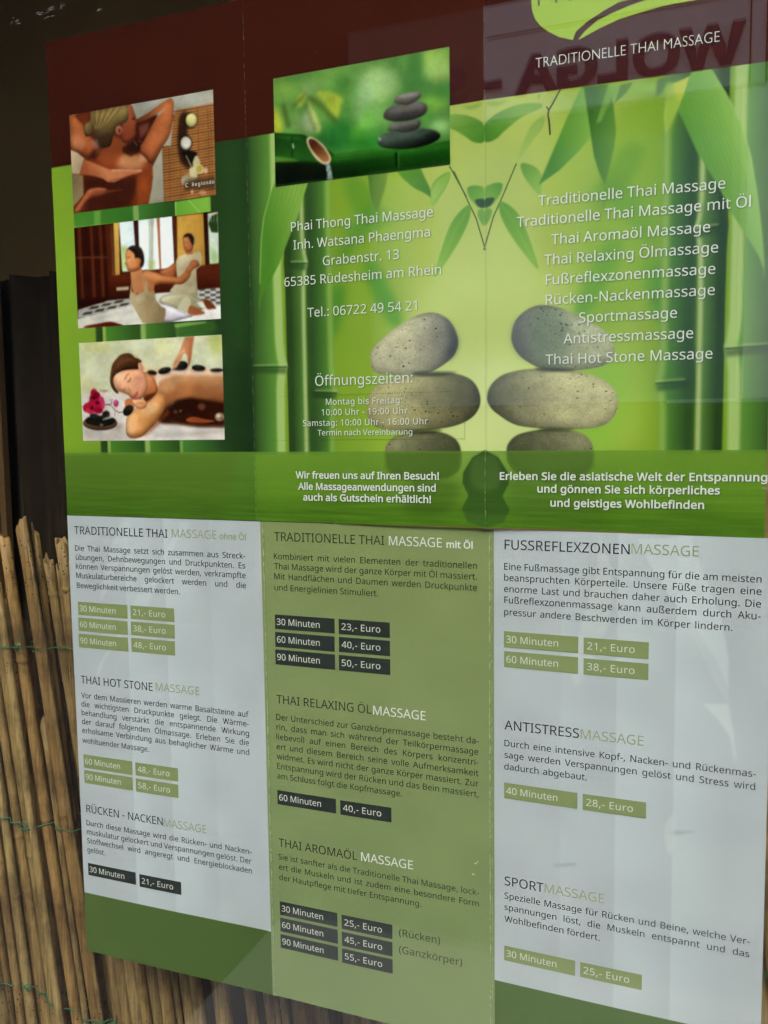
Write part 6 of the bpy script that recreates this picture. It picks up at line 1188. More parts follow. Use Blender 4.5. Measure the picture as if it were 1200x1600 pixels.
M_UP = print_mat('print_upper', img_u, .5, .015); M_LO = print_mat('print_lower', img_l, .5, .06)
INK = {'dark': mat('ink_charcoal', '2e3234', .45, .35), 'darkg': mat('ink_dark_olive', '2c321f', .45, .35), 'sage': mat('ink_sage', 'a2aa88', .45, .35),
       'white': mat('ink_reversed_white', 'e2e5dd', .45, .35), 'cream': mat('ink_paper_white', 'dde2d7', .45, .35), 'bar_sage': mat('ink_olive_bar', '87945f', .45, .35),
       'bar_char': mat('ink_black_bar', '2b312c', .45, .35), 'bartext': mat('ink_bar_text', 'd6dacb', .45, .35), 'brown': mat('ink_brown', '3a1a10', .45, .35),
       'dots': mat('ink_dots', '2c3416', .5, .3)}
M_BACK = mat('paper_back', 'b8bab2', .7, .2)

def grid(s, u0, v0, u1, v1, off, nu, nv):
    V, UV, F = [], [], []
    for j in range(nv + 1):
        for i in range(nu + 1):
            u = u0 + (u1 - u0) * i / nu; v = v0 + (v1 - v0) * j / nv
            V.append(surf(s, u, v, off)); UV.append((u / TOT, v / 210.0))
    for j in range(nv):
        for i in range(nu):
            a = j * (nu + 1) + i; F.append((a, a + 1, a + nu + 2, a + nu + 1))
    return V, UV, F

def panel(s, pn, m, parent):
    u0 = sum(PW[:pn]); u1 = u0 + PW[pn]; nu, nv = 40, 56; vb = 0
    V, UV, F = grid(s, u0, vb, u1, 210, 0, nu, nv); V2, UV2, F2 = grid(s, u0, vb, u1, 210, -.22, nu, nv); n = len(V)
    if s == 'U' and pn == 2:                      # the lower right corner reaches down a little behind the lower leaflet
        for i in range(nu + 1):
            e_ = 1.6 * max(0.0, (i / nu - .35) / .65)
            V[i] = surf(s, u0 + (u1 - u0) * i / nu, -e_, 0); V2[i] = surf(s, u0 + (u1 - u0) * i / nu, -e_, -.22)
    V += V2; UV += UV2; nf = len(F); F += [tuple(n + k for k in f[::-1]) for f in F2]
    w1 = nu + 1
    rim = [(i, i + 1) for i in range(nu)]; top = [(nv * w1 + i + 1, nv * w1 + i) for i in range(nu)]
    lf = [((j + 1) * w1, j * w1) for j in range(nv)] if pn == 0 else []; rt = [(j * w1 + nu, (j + 1) * w1 + nu) for j in range(nv)] if pn == 2 else []
    for a, b in rim + top + lf + rt:
        k = len(V); V += [V[b], V[a], V[a + n], V[b + n]]; UV += [UV[b], UV[a], UV[a], UV[b]]; F.append((k, k + 1, k + 2, k + 3))
    o = obj('panel', V, F, m, parent, UV, smooth=False)
    o.data.materials.append(M_BACK)
    mi = [0] * nf + [1] * (len(F) - nf); o.data.polygons.foreach_set('material_index', mi)
    o.data.polygons.foreach_set('use_smooth', [True] * (2 * nf) + [False] * (len(F) - 2 * nf))
    return o

up = thing('leaflet', 'upper leaflet printed with green bamboo and balanced stones, three folded panels', 'leaflet')
lo = thing('leaflet', 'lower leaflet with treatment prices on white and olive panels', 'leaflet')
PAN = {}
for s, root, m in (('U', up, M_UP), ('L', lo, M_LO)):
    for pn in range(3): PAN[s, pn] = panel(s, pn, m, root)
for (s, pn), lb in {('U', 0): 'left panel with three small massage pictures', ('U', 1): 'middle panel with address, opening hours and stone picture',
                    ('U', 2): 'right panel with list of massages and green leaf emblem', ('L', 0): 'white left price panel with dark green foot',
                    ('L', 1): 'olive green middle price panel', ('L', 2): 'white right price panel with dark green foot'}.items():
    PAN[s, pn]['label'] = lb
PHL = ['picture of a woman lying on her front beside a bamboo mat', 'picture of a woman stretching with a masseuse in a wooden room',
       'picture of hot stones on a resting woman beside red orchid', 'picture of dark stones stacked on green bamboo spout']
for k, (u0, v0, u1, v1) in enumerate(PHOTOS):
    V, UV, F = grid('U', u0, v0, u1, v1, .12, 12, 10)
    o = obj('picture', V, F, M_UP, PAN['U', 1 if k == 3 else 0], UV, smooth=True); o['label'] = PHL[k]
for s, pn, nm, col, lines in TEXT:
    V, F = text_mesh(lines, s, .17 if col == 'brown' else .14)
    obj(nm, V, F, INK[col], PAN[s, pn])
for pn, col, u0, v0, u1, v1, line in BARS:
    V, UV, F = grid('L', u0, v0, u1, v1, .12, 6, 2)
    obj('price_bar', V, F, INK['bar_' + col], PAN['L', pn], smooth=True)
    V, F = text_mesh([line], 'L', .22); obj('price_text', V, F, INK['bartext'], PAN['L', pn])
# dotted frame round the opening hours: one row of printed dots
V, F = [], []
def dot(u, v, r=.22):
    b = len(V); V.extend(surf('U', u + r * math.cos(a), v + r * math.sin(a), .13) for a in np.arange(0, 6.2, 1.0472)); F.append(tuple(range(b, b + 6)))
x0, x1, y0, y1 = (108.91, 192.04, 33.65, 51.62)
u = x0
while u < x1 - .4: dot(u, y0, .17 if u < x0 + 20 else .22); u += .98
u = x0 + 4
while u < x1 - 2: dot(u, y1, .14 if u < x0 + 22 else .2); u += .98
v = y0
while v < y0 + 7.4: dot(x1, v); v += .98
tag(obj('dotted_frame', V, F, INK['dots'], PAN['U', 1]), kind='stuff')
# clear adhesive flecks and a small nick on the olive panel
V, F = [], []
for (u, v, a, b, t) in [(192.41, 76.39, 0.55, 0.16, 0.6), (191.42, 71.73, 0.5, 0.2, -0.1), (193.3, 77.12, 0.14, 0.35, 0.2)]:
    k = len(V); V.extend(surf('L', u + a * math.cos(q) * math.cos(t) - b * math.sin(q) * math.sin(t), v + a * math.cos(q) * math.sin(t) + b * math.sin(q) * math.cos(t), .15) for q in np.arange(0, 6.2, .785)); F.append(tuple(range(k, k + 8)))
obj('scuff_mark', V, F, INK['white'], PAN['L', 1])

# ------------------------------------------------------------------ window pane
def glass_mat():
    m = bpy.data.materials.new('window_glass'); m.use_nodes = True
    n = m.node_tree.nodes; l = m.node_tree.links; n.clear()
    o = n.new('ShaderNodeOutputMaterial'); mx = n.new('ShaderNodeMixShader'); tr = n.new('ShaderNodeBsdfTransparent'); gl = n.new('ShaderNodeBsdfGlossy')
    gl.inputs['Roughness'].default_value = .0; tr.inputs[0].default_value = (.985, .995, .988, 1)
    g = n.new('ShaderNodeNewGeometry'); d = n.new('ShaderNodeVectorMath'); d.operation = 'DOT_PRODUCT'
    l.new(g.outputs['Normal'], d.inputs[0]); l.new(g.outputs['Incoming'], d.inputs[1])
    def mt(op, a, b=None):
        q = n.new('ShaderNodeMath'); q.operation = op
        for i, x in enumerate((a, b)):
            if x is None: continue
            if isinstance(x, (int, float)): q.inputs[i].default_value = x
            else: l.new(x, q.inputs[i])
        return q.outputs[0]
    c = mt('ABSOLUTE', d.outputs['Value']); f = mt('ADD', mt('MULTIPLY', mt('POWER', mt('SUBTRACT', 1.0, c), 5.0), .958), .042)
    l.new(f, mx.inputs[0]); l.new(tr.outputs[0], mx.inputs[1]); l.new(gl.outputs[0], mx.inputs[2]); l.new(mx.outputs[0], o.inputs[0])
    return m
WX0, WX1, WZ0, WZ1 = -.62, 1.05, .72, 2.05
win = thing('shop_window', 'clear shop window in front of the leaflets, outer pane added to strengthen the mirrored lane', 'window')
M_GLASS = glass_mat()
for gy in (-.013, -.031):  # outer pane is added, it doubles the strength of the reflections
    pane = boxes('pane', [(WX0 - .02, WX1 + .02, gy, gy + .004, WZ0 - .02, WZ1 + .02)], M_GLASS, win)
V, F = [], []
rq = random.Random(3)
SCRATCHES = [(30.3, 205.0, 5, 0.25), (25.0, 204.6, 3, 0.3), (11.8, 204.8, 3, 0.4), (2.1, 203.2, 4, -1.0), (-0.6, 198.9, 3, -1.1), (53.4, 201.9, 2, 0.0), (36.0, 206.4, 2, 0.8), (296.9, 17.4, 3, 0.3)]
def fleck(x, z, a, b, t):
    k = len(V); V.extend((x + a * math.cos(q) * math.cos(t) - b * math.sin(q) * math.sin(t), -.03104, z + a * math.cos(q) * math.sin(t) + b * math.sin(q) * math.cos(t)) for q in np.arange(0, 6.2, 1.0472)); F.append(tuple(range(k, k + 6)))
for x, z, a, t in [(x / 1000, H0 + z / 1000, a / 1000, t) for x, z, a, t in SCRATCHES]:
    for _ in range(5): fleck(x + rq.gauss(0, a * .35), z + rq.gauss(0, a * .25), a * rq.uniform(.15, .5), .00006, t + rq.gauss(0, .25))
for _ in range(170): fleck(rq.uniform(-.08, .36), rq.uniform(1.05, 1.52), rq.uniform(.00005, .00014), rq.uniform(.00004, .0001), rq.uniform(0, 3))
dm = bpy.data.materials.new('dust'); dm.use_nodes = True; dn = dm.node_tree.nodes; dl = dm.node_tree.links
dmx = dn.new('ShaderNodeMixShader'); dmx.inputs[0].default_value = .45; dtr = dn.new('ShaderNodeBsdfTransparent'); dn['Principled BSDF'].inputs['Base Color'].default_value = (.55, .55, .5, 1)
dl.new(dtr.outputs[0], dmx.inputs[1]); dl.new(dn['Principled BSDF'].outputs[0], dmx.inputs[2]); dl.new(dmx.outputs[0], dn['Material Output'].inputs[0])
tag(obj('dust', V, F, dm, win), kind='stuff')
# shop front that holds the pane (outside the frame, keeps the display dark)
M_PLAS = mat('plaster', '9a9488', .9, .2, .3, 80, .08, 3)
fr = [(-4, WX0, -.06, .02, 0, 3.2), (WX1, 4, -.06, .02, 0, 3.2), (WX0, WX1, -.06, .02, 0, WZ0), (WX0, WX1, -.06, .02, WZ1, 3.2)]
tag(boxes('shop_wall', fr, M_PLAS), 'plastered shop wall round the window', 'wall', kind='structure')
# display box behind: dark lined
M_DARK = mat('display_lining', '9c7e52', .9, .15, .2, 120, .12, 5)
bx0, bx1, by1, bz0, bz1 = WX0 - .3, WX1 + .3, .62, WZ0 - .12, WZ1 + .15
tag(boxes('display_wall', [(bx0, bx1, by1, by1 + .03, bz0, bz1), (bx0 - .03, bx0, .02, by1 + .03, bz0, bz1), (bx1, bx1 + .03, .02, by1 + .03, bz0, bz1),
     (bx0 - .03, bx1 + .03, .02, by1 + .03, bz1, bz1 + .03), (bx0 - .03, bx1 + .03, .02, by1 + .03, bz0 - .03, bz0)], M_DARK), kind='structure')
# dark folded curtain hanging left of the leaflets
M_CUR = mat('curtain_cloth', '2c241b', .95, .1, .3, 400, .2, 30)
V, F = [], []
cx0, cx1, cy = (-.53,-.10,.50)
n = 90
for j, z in enumerate((bz0, H0+.22)):
    for i in range(n + 1):
        t = i / n; V.append((cx0 + (cx1 - cx0) * t, cy + .012 * math.sin(t * 46) + .006 * math.sin(t * 97 + 1), z))
for i in range(n): F.append((i, i + 1, n + 2 + i, n + 1 + i))
cur = obj('curtain', V, F, M_CUR, smooth=True)
md = cur.modifiers.new('thick', 'SOLIDIFY'); md.thickness = .003
tag(cur, 'dark brown curtain hanging in the shadow behind the leaflets', 'curtain')
hz = H0+.22
tag(boxes('shelf_board', [(cx0 - .6, cx0 + .025, cy - .03, cy - .005, hz - .6, hz + .012)], mat('board_brown', '6a5030', .7, .3, .1, 60, .1, 8), bevel=.008), 'dim brown board with rounded corner beside the curtain', 'board')

# ------------------------------------------------------------------ reed screen
def reed_mat():
    m = bpy.data.materials.new('dry_reed'); m.use_nodes = True
    n = m.node_tree.nodes; l = m.node_tree.links; p = n['Principled BSDF']
    p.inputs['Roughness'].default_value = .55; p.inputs['Specular IOR Level'].default_value = .3
    oi = n.new('ShaderNodeObjectInfo'); tc = n.new('ShaderNodeTexCoord')
    mp = n.new('ShaderNodeMapping'); mp.inputs['Scale'].default_value = (900, 900, 22); l.new(tc.outputs['Object'], mp.inputs[0])
    ad = n.new('ShaderNodeVectorMath'); ad.operation = 'ADD'; l.new(mp.outputs[0], ad.inputs[0]); l.new(oi.outputs['Location'], ad.inputs[1])
    fib = n.new('ShaderNodeTexNoise'); fib.inputs['Scale'].default_value = 1; fib.inputs['Detail'].default_value = 4; l.new(mp.outputs[0], fib.inputs['Vector'])
    blt = n.new('ShaderNodeTexNoise'); blt.inputs['Scale'].default_value = 38; blt.inputs['Detail'].default_value = 5; blt.inputs['Roughness'].default_value = .65; l.new(tc.outputs['Object'], blt.inputs['Vector'])
    cr = n.new('ShaderNodeValToRGB'); e = cr.color_ramp.elements
    e[0].position = 0; e[0].color = lin('6e5430'); e[1].position = 1; e[1].color = lin('bd9c60')
    for ps, c in ((.2, '94794c'), (.4, 'ad8a54'), (.55, '8f6a3c'), (.7, 'b09460'), (.85, '7d6840')):
        q = e.new(ps); q.color = lin(c)
    l.new(oi.outputs['Random'], cr.inputs[0])
    r2 = n.new('ShaderNodeValToRGB'); r2.color_ramp.elements[0].position = .36; r2.color_ramp.elements[0].color = lin('4a2e16'); r2.color_ramp.elements[1].position = .56; r2.color_ramp.elements[1].color = (1, 1, 1, 1)
    l.new(blt.outputs['Fac'], r2.inputs[0])
    m1 = n.new('ShaderNodeMix'); m1.data_type = 'RGBA'; m1.blend_type = 'MULTIPLY'; m1.inputs[0].default_value = .55
    l.new(cr.outputs[0], m1.inputs[6]); l.new(r2.outputs[0], m1.inputs[7])
    mr = n.new('ShaderNodeMapRange'); mr.inputs['From Min'].default_value = .3; mr.inputs['From Max'].default_value = .7; mr.inputs['To Min'].default_value = .6; mr.inputs['To Max'].default_value = 1.25
    l.new(fib.outputs['Fac'], mr.inputs['Value'])
    vm = n.new('ShaderNodeVectorMath'); vm.operation = 'SCALE'; l.new(m1.outputs[2], vm.inputs[0]); l.new(mr.outputs[0], vm.inputs['Scale'])
    # small dark mould specks on some reeds
    vo = n.new('ShaderNodeTexVoronoi'); vo.inputs['Scale'].default_value = 430; vo.inputs['Randomness'].default_value = 1; l.new(tc.outputs['Object'], vo.inputs['Vector'])
    lt = n.new('ShaderNodeMath'); lt.operation = 'LESS_THAN'; lt.inputs[1].default_value = .20; l.new(vo.outputs['Distance'], lt.inputs[0])
    ns = n.new('ShaderNodeTexNoise'); ns.inputs['Scale'].default_value = 26; l.new(tc.outputs['Object'], ns.inputs['Vector'])
    gt = n.new('ShaderNodeMath'); gt.operation = 'GREATER_THAN'; gt.inputs[1].default_value = .56; l.new(ns.outputs['Fac'], gt.inputs[0])
    ml = n.new('ShaderNodeMath'); ml.operation = 'MULTIPLY'; l.new(lt.outputs[0], ml.inputs[0]); l.new(gt.outputs[0], ml.inputs[1])
    mx = n.new('ShaderNodeMix'); mx.data_type = 'RGBA'; mx.inputs[7].default_value = lin('2a1a0e'); l.new(ml.outputs[0], mx.inputs[0]); l.new(vm.outputs[0], mx.inputs[6])
    l.new(mx.outputs[2], p.inputs['Base Color'])
    b = n.new('ShaderNodeBump'); b.inputs['Strength'].default_value = .6; b.inputs['Distance'].default_value = .0005; l.new(fib.outputs['Fac'], b.inputs['Height']); l.new(b.outputs[0], p.inputs['Normal'])
    return m
M_REED = reed_mat(); M_WIRE = mat('green_wire', '1f6a44', .4, .5)
screen = thing('reed_screen', 'dry reed screen tied with green wire standing behind the lower leaflet', 'reed screen', (0, .03, H0 - .5))
rnd = random.Random(11)
def reed(xt, zt, y, r, lean, rs, node_off, parent):
    """one reed: hollow stalk with swollen joints, ragged cut top; xt, zt = top in metres"""
    zb = bz0 + .004; V, F = [], []; ns = 12
    L = zt - zb; zs = [zt - L * k / 26 for k in range(27)]
    nodes = []; q = zt - node_off
    while q > zb: nodes.append(q); q -= rs.uniform(.085, .15)
    for nd in nodes: zs += [nd - .0022, nd - .0009, nd, nd + .0009, nd + .0024]
    zs = sorted(set(round(z, 5) for z in zs if zb <= z <= zt), reverse=True)
    bx, by = rs.uniform(-.002, .002), rs.uniform(-.002, .002); ph = rs.uniform(0, 6)
    for k, z in enumerate(zs):
        t = (zt - z); rr = r * (1 + .10 * t)
        for nd in nodes:
            d = z - nd
            rr *= 1 + (.13 if d > -.0001 else .03) * math.exp(-(d / .0013) ** 2) - .12 * math.exp(-((d + .0013) / .0007) ** 2)
        cx = xt + lean * t + bx * math.sin(t * 9 + ph); cyy = y + by * math.sin(t * 7 + ph)
        for i in range(ns):
            a = 6.28318 * i / ns; zz = z
            if k == 0: zz += rs.uniform(-.0030, .0014) + .0022 * math.sin(a + ph)
            V.append((cx + rr * math.cos(a) * (1 + .04 * math.sin(3 * a + ph)), cyy + rr * .9 * math.sin(a), zz - 0))
    K = len(zs)
    for k in range(K - 1):
        for i in range(ns):
            j = (i + 1) % ns; F.append((k * ns + i, (k + 1) * ns + i, (k + 1) * ns + j, k * ns + j))
    b = len(V)                                    # hollow: an inner wall down to a membrane
    for dz in (0, .006):
        for i in range(ns):
            v = V[i]; V.append((xt + (v[0] - xt) * .68, y + (v[1] - y) * .68, v[2] - dz))
    for i in range(ns):
        j = (i + 1) % ns; F.append((i, j, b + j, b + i)); F.append((b + i, b + j, b + ns + j, b + ns + i))
    F.append(tuple(b + ns + i for i in range(ns)))
    o = screen.location
    return obj('reed', [(v[0] - o.x - xt, v[1] - o.y - y, v[2] - o.z) for v in V], F, M_REED, parent, smooth=True), (xt - 0, y)
REEDS = [(-0.0847, 1.27943, 0.034, 0.0036, 0.127, 0.055), (-0.07358, 1.28369, 0.036, 0.0032, 0.133, 0.0667), (-0.05847, 1.29225, 0.033, 0.003, 0.131, 0.0655), (-0.05478, 1.28822, 0.037, 0.0019, 0.106, 0.039), (-0.05348, 1.28087, 0.031, 0.0013, 0.138, 0.0496), (-0.04374, 1.27266, 0.035, 0.0027, 0.137, 0.0186), (-0.0343, 1.28415, 0.034, 0.0034, 0.121, 0.0263), (-0.125, 1.26106, 0.0345, 0.004200000000000001, 0.128, 0.0386), (-0.1164, 1.26279, 0.03778, 0.0037, 0.101, 0.0532), (-0.1088, 1.25805, 0.03823, 0.0026, 0.104, 0.0251), (-0.1034, 1.26668, 0.03877, 0.0026, 0.119, 0.0574), (-0.098, 1.28623, 0.03714, 0.0026, 0.138, 0.0726), (-0.0358, 1.26884, 0.034, 0.0019, 0.102, 0.0146), (-0.031, 1.27558, 0.03658, 0.004200000000000001, 0.127, 0.0146), (-0.0216, 1.27242, 0.03489, 0.0032, 0.117, 0.0593), (-0.0158, 1.28725, 0.03314, 0.0032, 0.129, 0.0691), (-0.0097, 1.28163, 0.0352, 0.004200000000000001, 0.121, 0.0106), (-0.0016, 1.27671, 0.03873, 0.0026, 0.1, 0.0272), (0.0086, 1.25337, 0.03836, 0.0032, 0.106, 0.0424), (0.017, 1.2391, 0.03867, 0.0032, 0.099, 0.0339), (0.0254, 1.2482, 0.03855, 0.0026, 0.12, 0.0319), (0.0326, 1.24332, 0.03347, 0.0032, 0.102, 0.0582), (0.044, 1.2596, 0.03349, 0.0026, 0.122, 0.0747), (0.0489, 1.26022, 0.03506, 0.0026, 0.106, 0.0556), (0.0549, 1.26737, 0.03683, 0.0019, 0.131, 0.0334), (0.0595, 1.26744, 0.03638, 0.0026, 0.101, 0.0728), (0.0697, 1.24306, 0.03524, 0.0019, 0.098, 0.0394), (0.0743, 1.26566, 0.03672, 0.0037, 0.103, 0.0466), (0.0867, 1.25237, 0.03475, 0.0032, 0.113, 0.0203), (0.0981, 1.26679, 0.03676, 0.004200000000000001, 0.117, 0.0337), (0.1062, 1.24617, 0.03769, 0.0037, 0.134, 0.0353), (0.1156, 1.25792, 0.03756, 0.004200000000000001, 0.111, 0.0593), (0.126, 1.24595, 0.03889, 0.0037, 0.127, 0.077), (0.1354, 1.25542, 0.03307, 0.0026, 0.12, 0.0275), (0.1426, 1.24666, 0.036, 0.0037, 0.125, 0.035), (0.152, 1.26013, 0.03797, 0.0032, 0.111, 0.069), (0.1634, 1.2667, 0.03611, 0.0032, 0.119, 0.0216), (0.1718, 1.24649, 0.03347, 0.0037, 0.125, 0.0392), (0.1842, 1.25671, 0.03765, 0.0032, 0.124, 0.0604), (0.1903, 1.2428, 0.03565, 0.0026, 0.124, 0.0253), (0.1963, 1.26759, 0.03888, 0.0019, 0.102, 0.0724), (0.1998, 1.26704, 0.0359, 0.0032, 0.12, 0.0391), (0.2082, 1.25788, 0.03343, 0.0037, 0.104, 0.0603), (0.2176, 1.24852, 0.03871, 0.0019, 0.134, 0.0706), (0.2234, 1.2545, 0.03481, 0.0019, 0.108, 0.0459), (0.2292, 1.26256, 0.03551, 0.0032, 0.132, 0.055), (0.2376, 1.24226, 0.03658, 0.0037, 0.12, 0.077), (0.2458, 1.24072, 0.03793, 0.004200000000000001, 0.125, 0.0367), (0.2562, 1.26549, 0.03624, 0.004200000000000001, 0.11, 0.0714), (0.2696, 1.25095, 0.03436, 0.0037, 0.108, 0.0781), (0.282, 1.26683, 0.03848, 0.0037, 0.122, 0.0282), (0.2914, 1.24553, 0.03312, 0.0037, 0.138, 0.0315), (0.3008, 1.25231, 0.03373, 0.0026, 0.123, 0.041), (0.308, 1.26145, 0.03796, 0.0019, 0.096, 0.0473), (0.3138, 1.26606, 0.03769, 0.0026, 0.106, 0.0287), (0.3198, 1.2468, 0.03665, 0.0032, 0.116, 0.0551), (0.3259, 1.26081, 0.0348, 0.0019, 0.119, 0.0335), (0.3317, 1.2388, 0.0351, 0.004200000000000001, 0.126, 0.0669), (0.3409, 1.23809, 0.03632, 0.0019, 0.126, 0.0175), (0.3455, 1.25089, 0.03785, 0.0019, 0.122, 0.0582), (0.3543, 1.25227, 0.03709, 0.0037, 0.127, 0.0729), (-0.13, 1.22511, 0.04634, 0.0028, 0.12, 0.0554), (-0.12312, 1.24174, 0.04565, 0.0034, 0.115, 0.0332), (-0.11598, 1.25341, 0.04421, 0.0034, 0.099, 0.0674), (-0.09944, 1.2274, 0.04522, 0.004, 0.114, 0.0186), (-0.09104, 1.25385, 0.04433, 0.0028, 0.139, 0.0796), (-0.08216, 1.24637, 0.04524, 0.0034, 0.095, 0.0536), (-0.07502, 1.23827, 0.04422, 0.004, 0.088, 0.0503), (-0.05648, 1.23601, 0.0458, 0.0028, 0.114, 0.0757), (-0.0496, 1.23532, 0.04571, 0.0028, 0.126, 0.0303), (-0.04072, 1.23421, 0.04566, 0.004, 0.1, 0.0625), (-0.00642, 1.24838, 0.04427, 0.0034, 0.092, 0.0516), (0.00886, 1.24357, 0.04563, 0.0034, 0.108, 0.0694), (0.0284, 1.2569, 0.04547, 0.0028, 0.098, 0.0591), (0.06858, 1.2471, 0.04688, 0.004, 0.107, 0.0125), (0.08686, 1.22616, 0.04461, 0.0028, 0.087, 0.0722), (0.10214, 1.25614, 0.04586, 0.0034, 0.111, 0.0426), (0.10928, 1.23057, 0.04512, 0.0028, 0.108, 0.0716), (0.11516, 1.23471, 0.04448, 0.004, 0.102, 0.0265), (0.12456, 1.25132, 0.04495, 0.0028, 0.089, 0.0115), (0.14546, 1.2334, 0.04698, 0.0034, 0.087, 0.06), (0.18176, 1.22734, 0.04698, 0.0034, 0.113, 0.0643), (0.1889, 1.22654, 0.04583, 0.004, 0.129, 0.0289), (0.1983, 1.24885, 0.04451, 0.0028, 0.087, 0.0685), (0.20718, 1.22828, 0.04421, 0.004, 0.139, 0.0444), (0.22546, 1.25235, 0.04414, 0.0028, 0.135, 0.0412), (0.2491, 1.23318, 0.04678, 0.0034, 0.132, 0.0161), (0.25624, 1.25055, 0.04587, 0.004, 0.111, 0.035), (0.27704, 1.22543, 0.04627, 0.004, 0.126, 0.0724), (0.28544, 1.23591, 0.04426, 0.004, 0.131, 0.0674), (0.29484, 1.22787, 0.04473, 0.0028, 0.09, 0.04), (0.30372, 1.22715, 0.0461, 0.004, 0.088, 0.024), (0.3284, 1.23501, 0.04682, 0.004, 0.093, 0.012), (0.3452, 1.23997, 0.04432, 0.004, 0.133, 0.0493), (0.3546, 1.22981, 0.04549, 0.0028, 0.104, 0.0124), (-0.04801, 1.18886, 0.0305, 0.0017, 0.118, 0.0563), (-0.07491, 1.26141, 0.0305, 0.0022, 0.118, 0.0443), (-0.06942, 1.21867, 0.0305, 0.0015, 0.118, 0.0136)]
for k, (xt, zt, y, r, lean, no) in enumerate(REEDS):
    o, (ox, oy) = reed(xt, zt, y, r, lean, rnd, no, screen); o.location = (ox, oy, 0)
def tube(pts_, r, ns=6):
    V, F = [], []
    P = [Vector(p) for p in pts_]
    for k, p in enumerate(P):
        t = (P[min(k + 1, len(P) - 1)] - P[max(k - 1, 0)]).normalized(); a = t.cross(Vector((0, 0, 1))).normalized(); b = t.cross(a)
        for i in range(ns):
            q = 6.28318 * i / ns; V.append(p + (a * math.cos(q) + b * math.sin(q)) * r)
    for k in range(len(P) - 1):
        for i in range(ns):
            j = (i + 1) % ns; F.append((k * ns + i, k * ns + j, (k + 1) * ns + j, (k + 1) * ns + i))
    return V, F
for wz, ph in [(1.2285, 0.5), (1.127, 2.1), (1.027, 4.0)]:
    for sg in (0, 1):
        P = []
        srt = sorted(REEDS, key=lambda q: q[0] + q[4] * (q[1] - wz))
        x = -.16
        while x < .36:
            near = [q for q in srt if abs(q[0] + q[4] * (q[1] - wz) - x) < q[3] * 1.15 and q[1] > wz]
            yf = min([q[2] - math.sqrt(max(0, (q[3] * 1.12) ** 2 - (q[0] + q[4] * (q[1] - wz) - x) ** 2)) for q in near], default=.040)
            yb = max([q[2] + q[3] for q in near], default=.046)
            wv_ = math.sin(x * 210 + ph)
            P.append((x, (yf - .0007) if sg == 0 else yb + .001, wz + .0035 * math.sin(x * 31 + ph) + .0012 * math.sin(x * 150 + ph) + (.0009 if sg else 0)))
            x += .0016
        # smooth
        for _ in range(3): P = [P[0]] + [(P[i][0], min(P[i][1], (P[i-1][1] + P[i][1] + P[i+1][1]) / 3) if sg == 0 else (P[i-1][1] + P[i][1] + P[i+1][1]) / 3, (P[i-1][2] + P[i][2] + P[i+1][2]) / 3) for i in range(1, len(P) - 1)] + [P[-1]]
        V, F = tube(P, .00033)
        o = screen.location; obj('binding_wire', [(v[0] - o.x, v[1] - o.y, v[2] - o.z) for v in V], F, M_WIRE, screen, smooth=True)
    # knots
    for kx in np.arange(-.12, .34, .052):
        x = kx + .006 * math.sin(kx * 90 + ph); near = [q for q in REEDS if abs(q[0] + q[4] * (q[1] - wz) - x) < q[3] * 1.3]
        yk = min([q[2] - q[3] for q in near], default=.035) - .001
        P = [(x + .0022 * math.cos(a), yk + .0008 * math.sin(2 * a), wz + .0035 * math.sin(x * 31 + ph) + .0018 * math.sin(a)) for a in np.arange(0, 7, .5)] + [(x + .004, yk - .001, wz + .006)]
        V, F = tube(P, .0003); o = screen.location; obj('wire_knot', [(v[0] - o.x, v[1] - o.y, v[2] - o.z) for v in V], F, M_WIRE, screen, smooth=True)

# ------------------------------------------------------------------ the lane behind the photographer (seen mirrored in the pane)
GZ = 0.0
tag(boxes('ground', [(-40, 40, -40, 40, -.2, GZ)], mat('asphalt', '3a3a3c', .9, .2, .4, 40, .2, 2)), kind='structure')
tag(boxes('pavement', [(-.8,3.5,-1.75,-.6,0,.06)], mat('light_paving', '86827c', .8, .3, .3, 30, .12, 4)), kind='structure')
FY = -5.0
M_FAC = mat('facade_dark_wood', '1c1510', .8, .2, .2, 30, .25, 3)
M_PALE = mat('facade_pale_render', 'f6eadf', .85, .2, .2, 30, .06, 2)
M_GLS = mat('opposite_window_glass', '90a6b0', .15, .5)
fac = thing('opposite_shop', 'shop across the lane with fascia sign, seen mirrored in the pane', 'shop', (0, FY, 0))
def fbox(name, bs, m, bevel=0): 
    return boxes(name, [(a, b, c, d, e, f) for a, b, c, d, e, f in bs], m, fac, bevel)

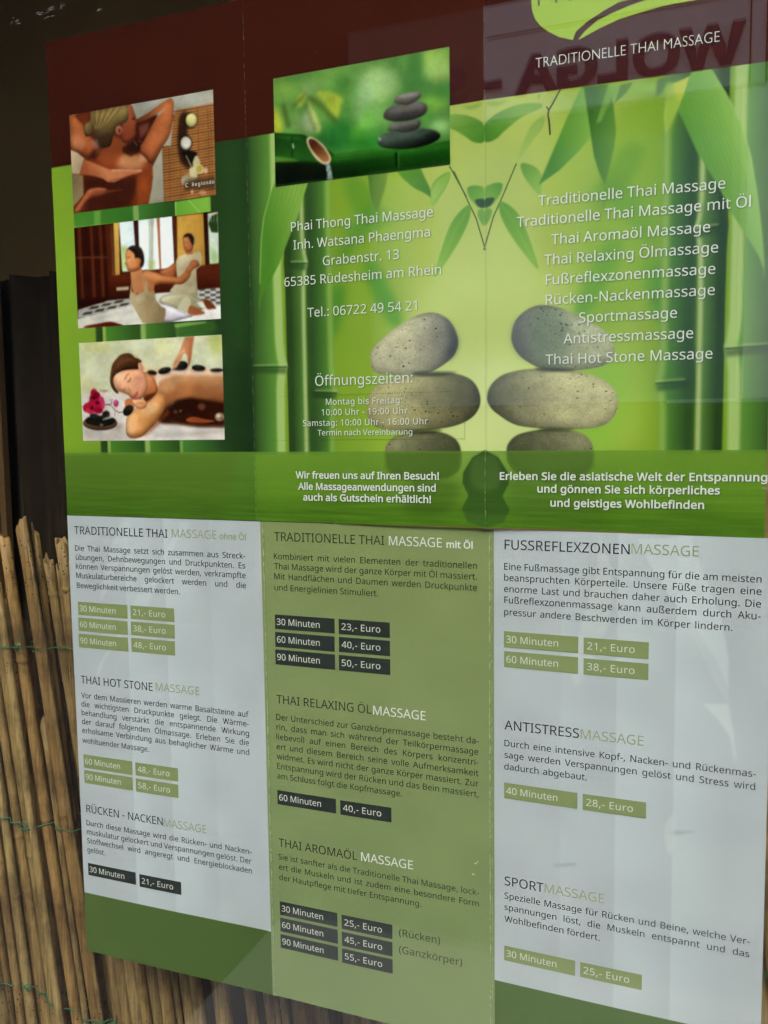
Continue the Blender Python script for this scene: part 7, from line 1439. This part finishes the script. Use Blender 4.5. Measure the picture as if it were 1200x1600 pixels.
fbox('wall', [(-9, -1.95, -.4, 0, 0, 5.2), (-1.95, .41, -.4, 0, 3.75, 5.2), (.62, 2.2, -.4, 0, 0, 1.3), (2.2, 9, -.4, 0, 0, 5.2), (-1.95, -1.37, -.2, 0, 3.0, 3.8), (-1.95, .40, -.4, -.02, 0, 1.485)], M_FAC)
fbox('pier', [(.252, .325, -.4, .05, 1.49, 3.12)], M_PALE, .01)
fbox('pier_edge', [(.25, .29, -.02, .07, 1.49, 3.11)], mat('pier_grey', 'b4b4b4', .8, .2), .004)
fbox('window', [(-1.95, .25, -.3, -.25, 1.49, 3.75)], M_GLS)
fbox('window_sill', [(-.06, .64, -.05, .1, 1.47, 1.49)], M_PALE)
fbox('fascia_board', [(-1.1, .41, 0, .075, 3.12, 3.75)], M_PALE)
fbox('fascia_dimmed_end', [(-1.95, -1.102, 0, .073, 3.12, 3.75)], mat('fascia_dimmed', '6c5e56', .8, .2, .2, 30, .1, 3))  # left part of the fascia, coloured darker to weaken its mirrored haze
fbox('board_border', [(-1.08, .33, .075, .082, 3.57, 3.578), (.322, .33, .075, .082, 3.12, 3.57), (.40, .412, .075, .085, 3.12, 3.75)], mat('border_line', '5a4a4a', .6, .3))
obj('added_bright_slope', [(.33, -.15, 1.47), (2.2, -.15, 1.47), (2.2, -3.2, 5.0), (.33, -3.2, 5.0), (.33, -.17, 1.44), (2.2, -.17, 1.44), (2.2, -3.22, 4.97), (.33, -3.22, 4.97)], [(0, 1, 2, 3), (4, 7, 6, 5), (0, 4, 5, 1), (1, 5, 6, 2), (2, 6, 7, 3), (3, 7, 4, 0)], M_PALE, fac)  # slab added and tilted to catch sky light, brightens the mirrored right edge
fbox('yard_gate', [(.33, 2.3, -.1, -.02, 0, 1.47)], M_FAC, .02)

V, F = [], []
x = 0.0
# sign lettering: reads from +x to -x when you face it
k = .218 / 657.0
def sign_text(text, x0, z0):
    x = x0
    for ch in text:
        p, t = tris('heavy', ch); b = len(V)
        for a, c in p: V.append((x - a * k * 1.2, .095, z0 + c * k))
        for a, c in p: V.append((x - a * k * 1.2, .078, z0 + c * k))
        n = len(p)
        for i, j, l in t: F.append((b + i, b + j, b + l))
        q = b
        for c in [d for o_ in GL['heavy'][ch][1] if area(o_) > 0 for d in [o_] + [h for h in GL['heavy'][ch][1] if area(h) <= 0 and inside(h[0], o_)]]:
            for i in range(len(c)): j = (i + 1) % len(c); F.append((q + i, q + j, q + j + n, q + i + n))
            q += len(c)
        x -= GL['heavy'][ch][0] * k * 1.2
sign_text('WOLGA - S', .285, 3.238)
obj('sign_lettering', V, F, mat('sign_letters', '3c2650', .5, .4), fac)

print('objects', len(sc.objects), 'tris', sum(len(o.data.polygons) for o in sc.objects if o.type == 'MESH'))
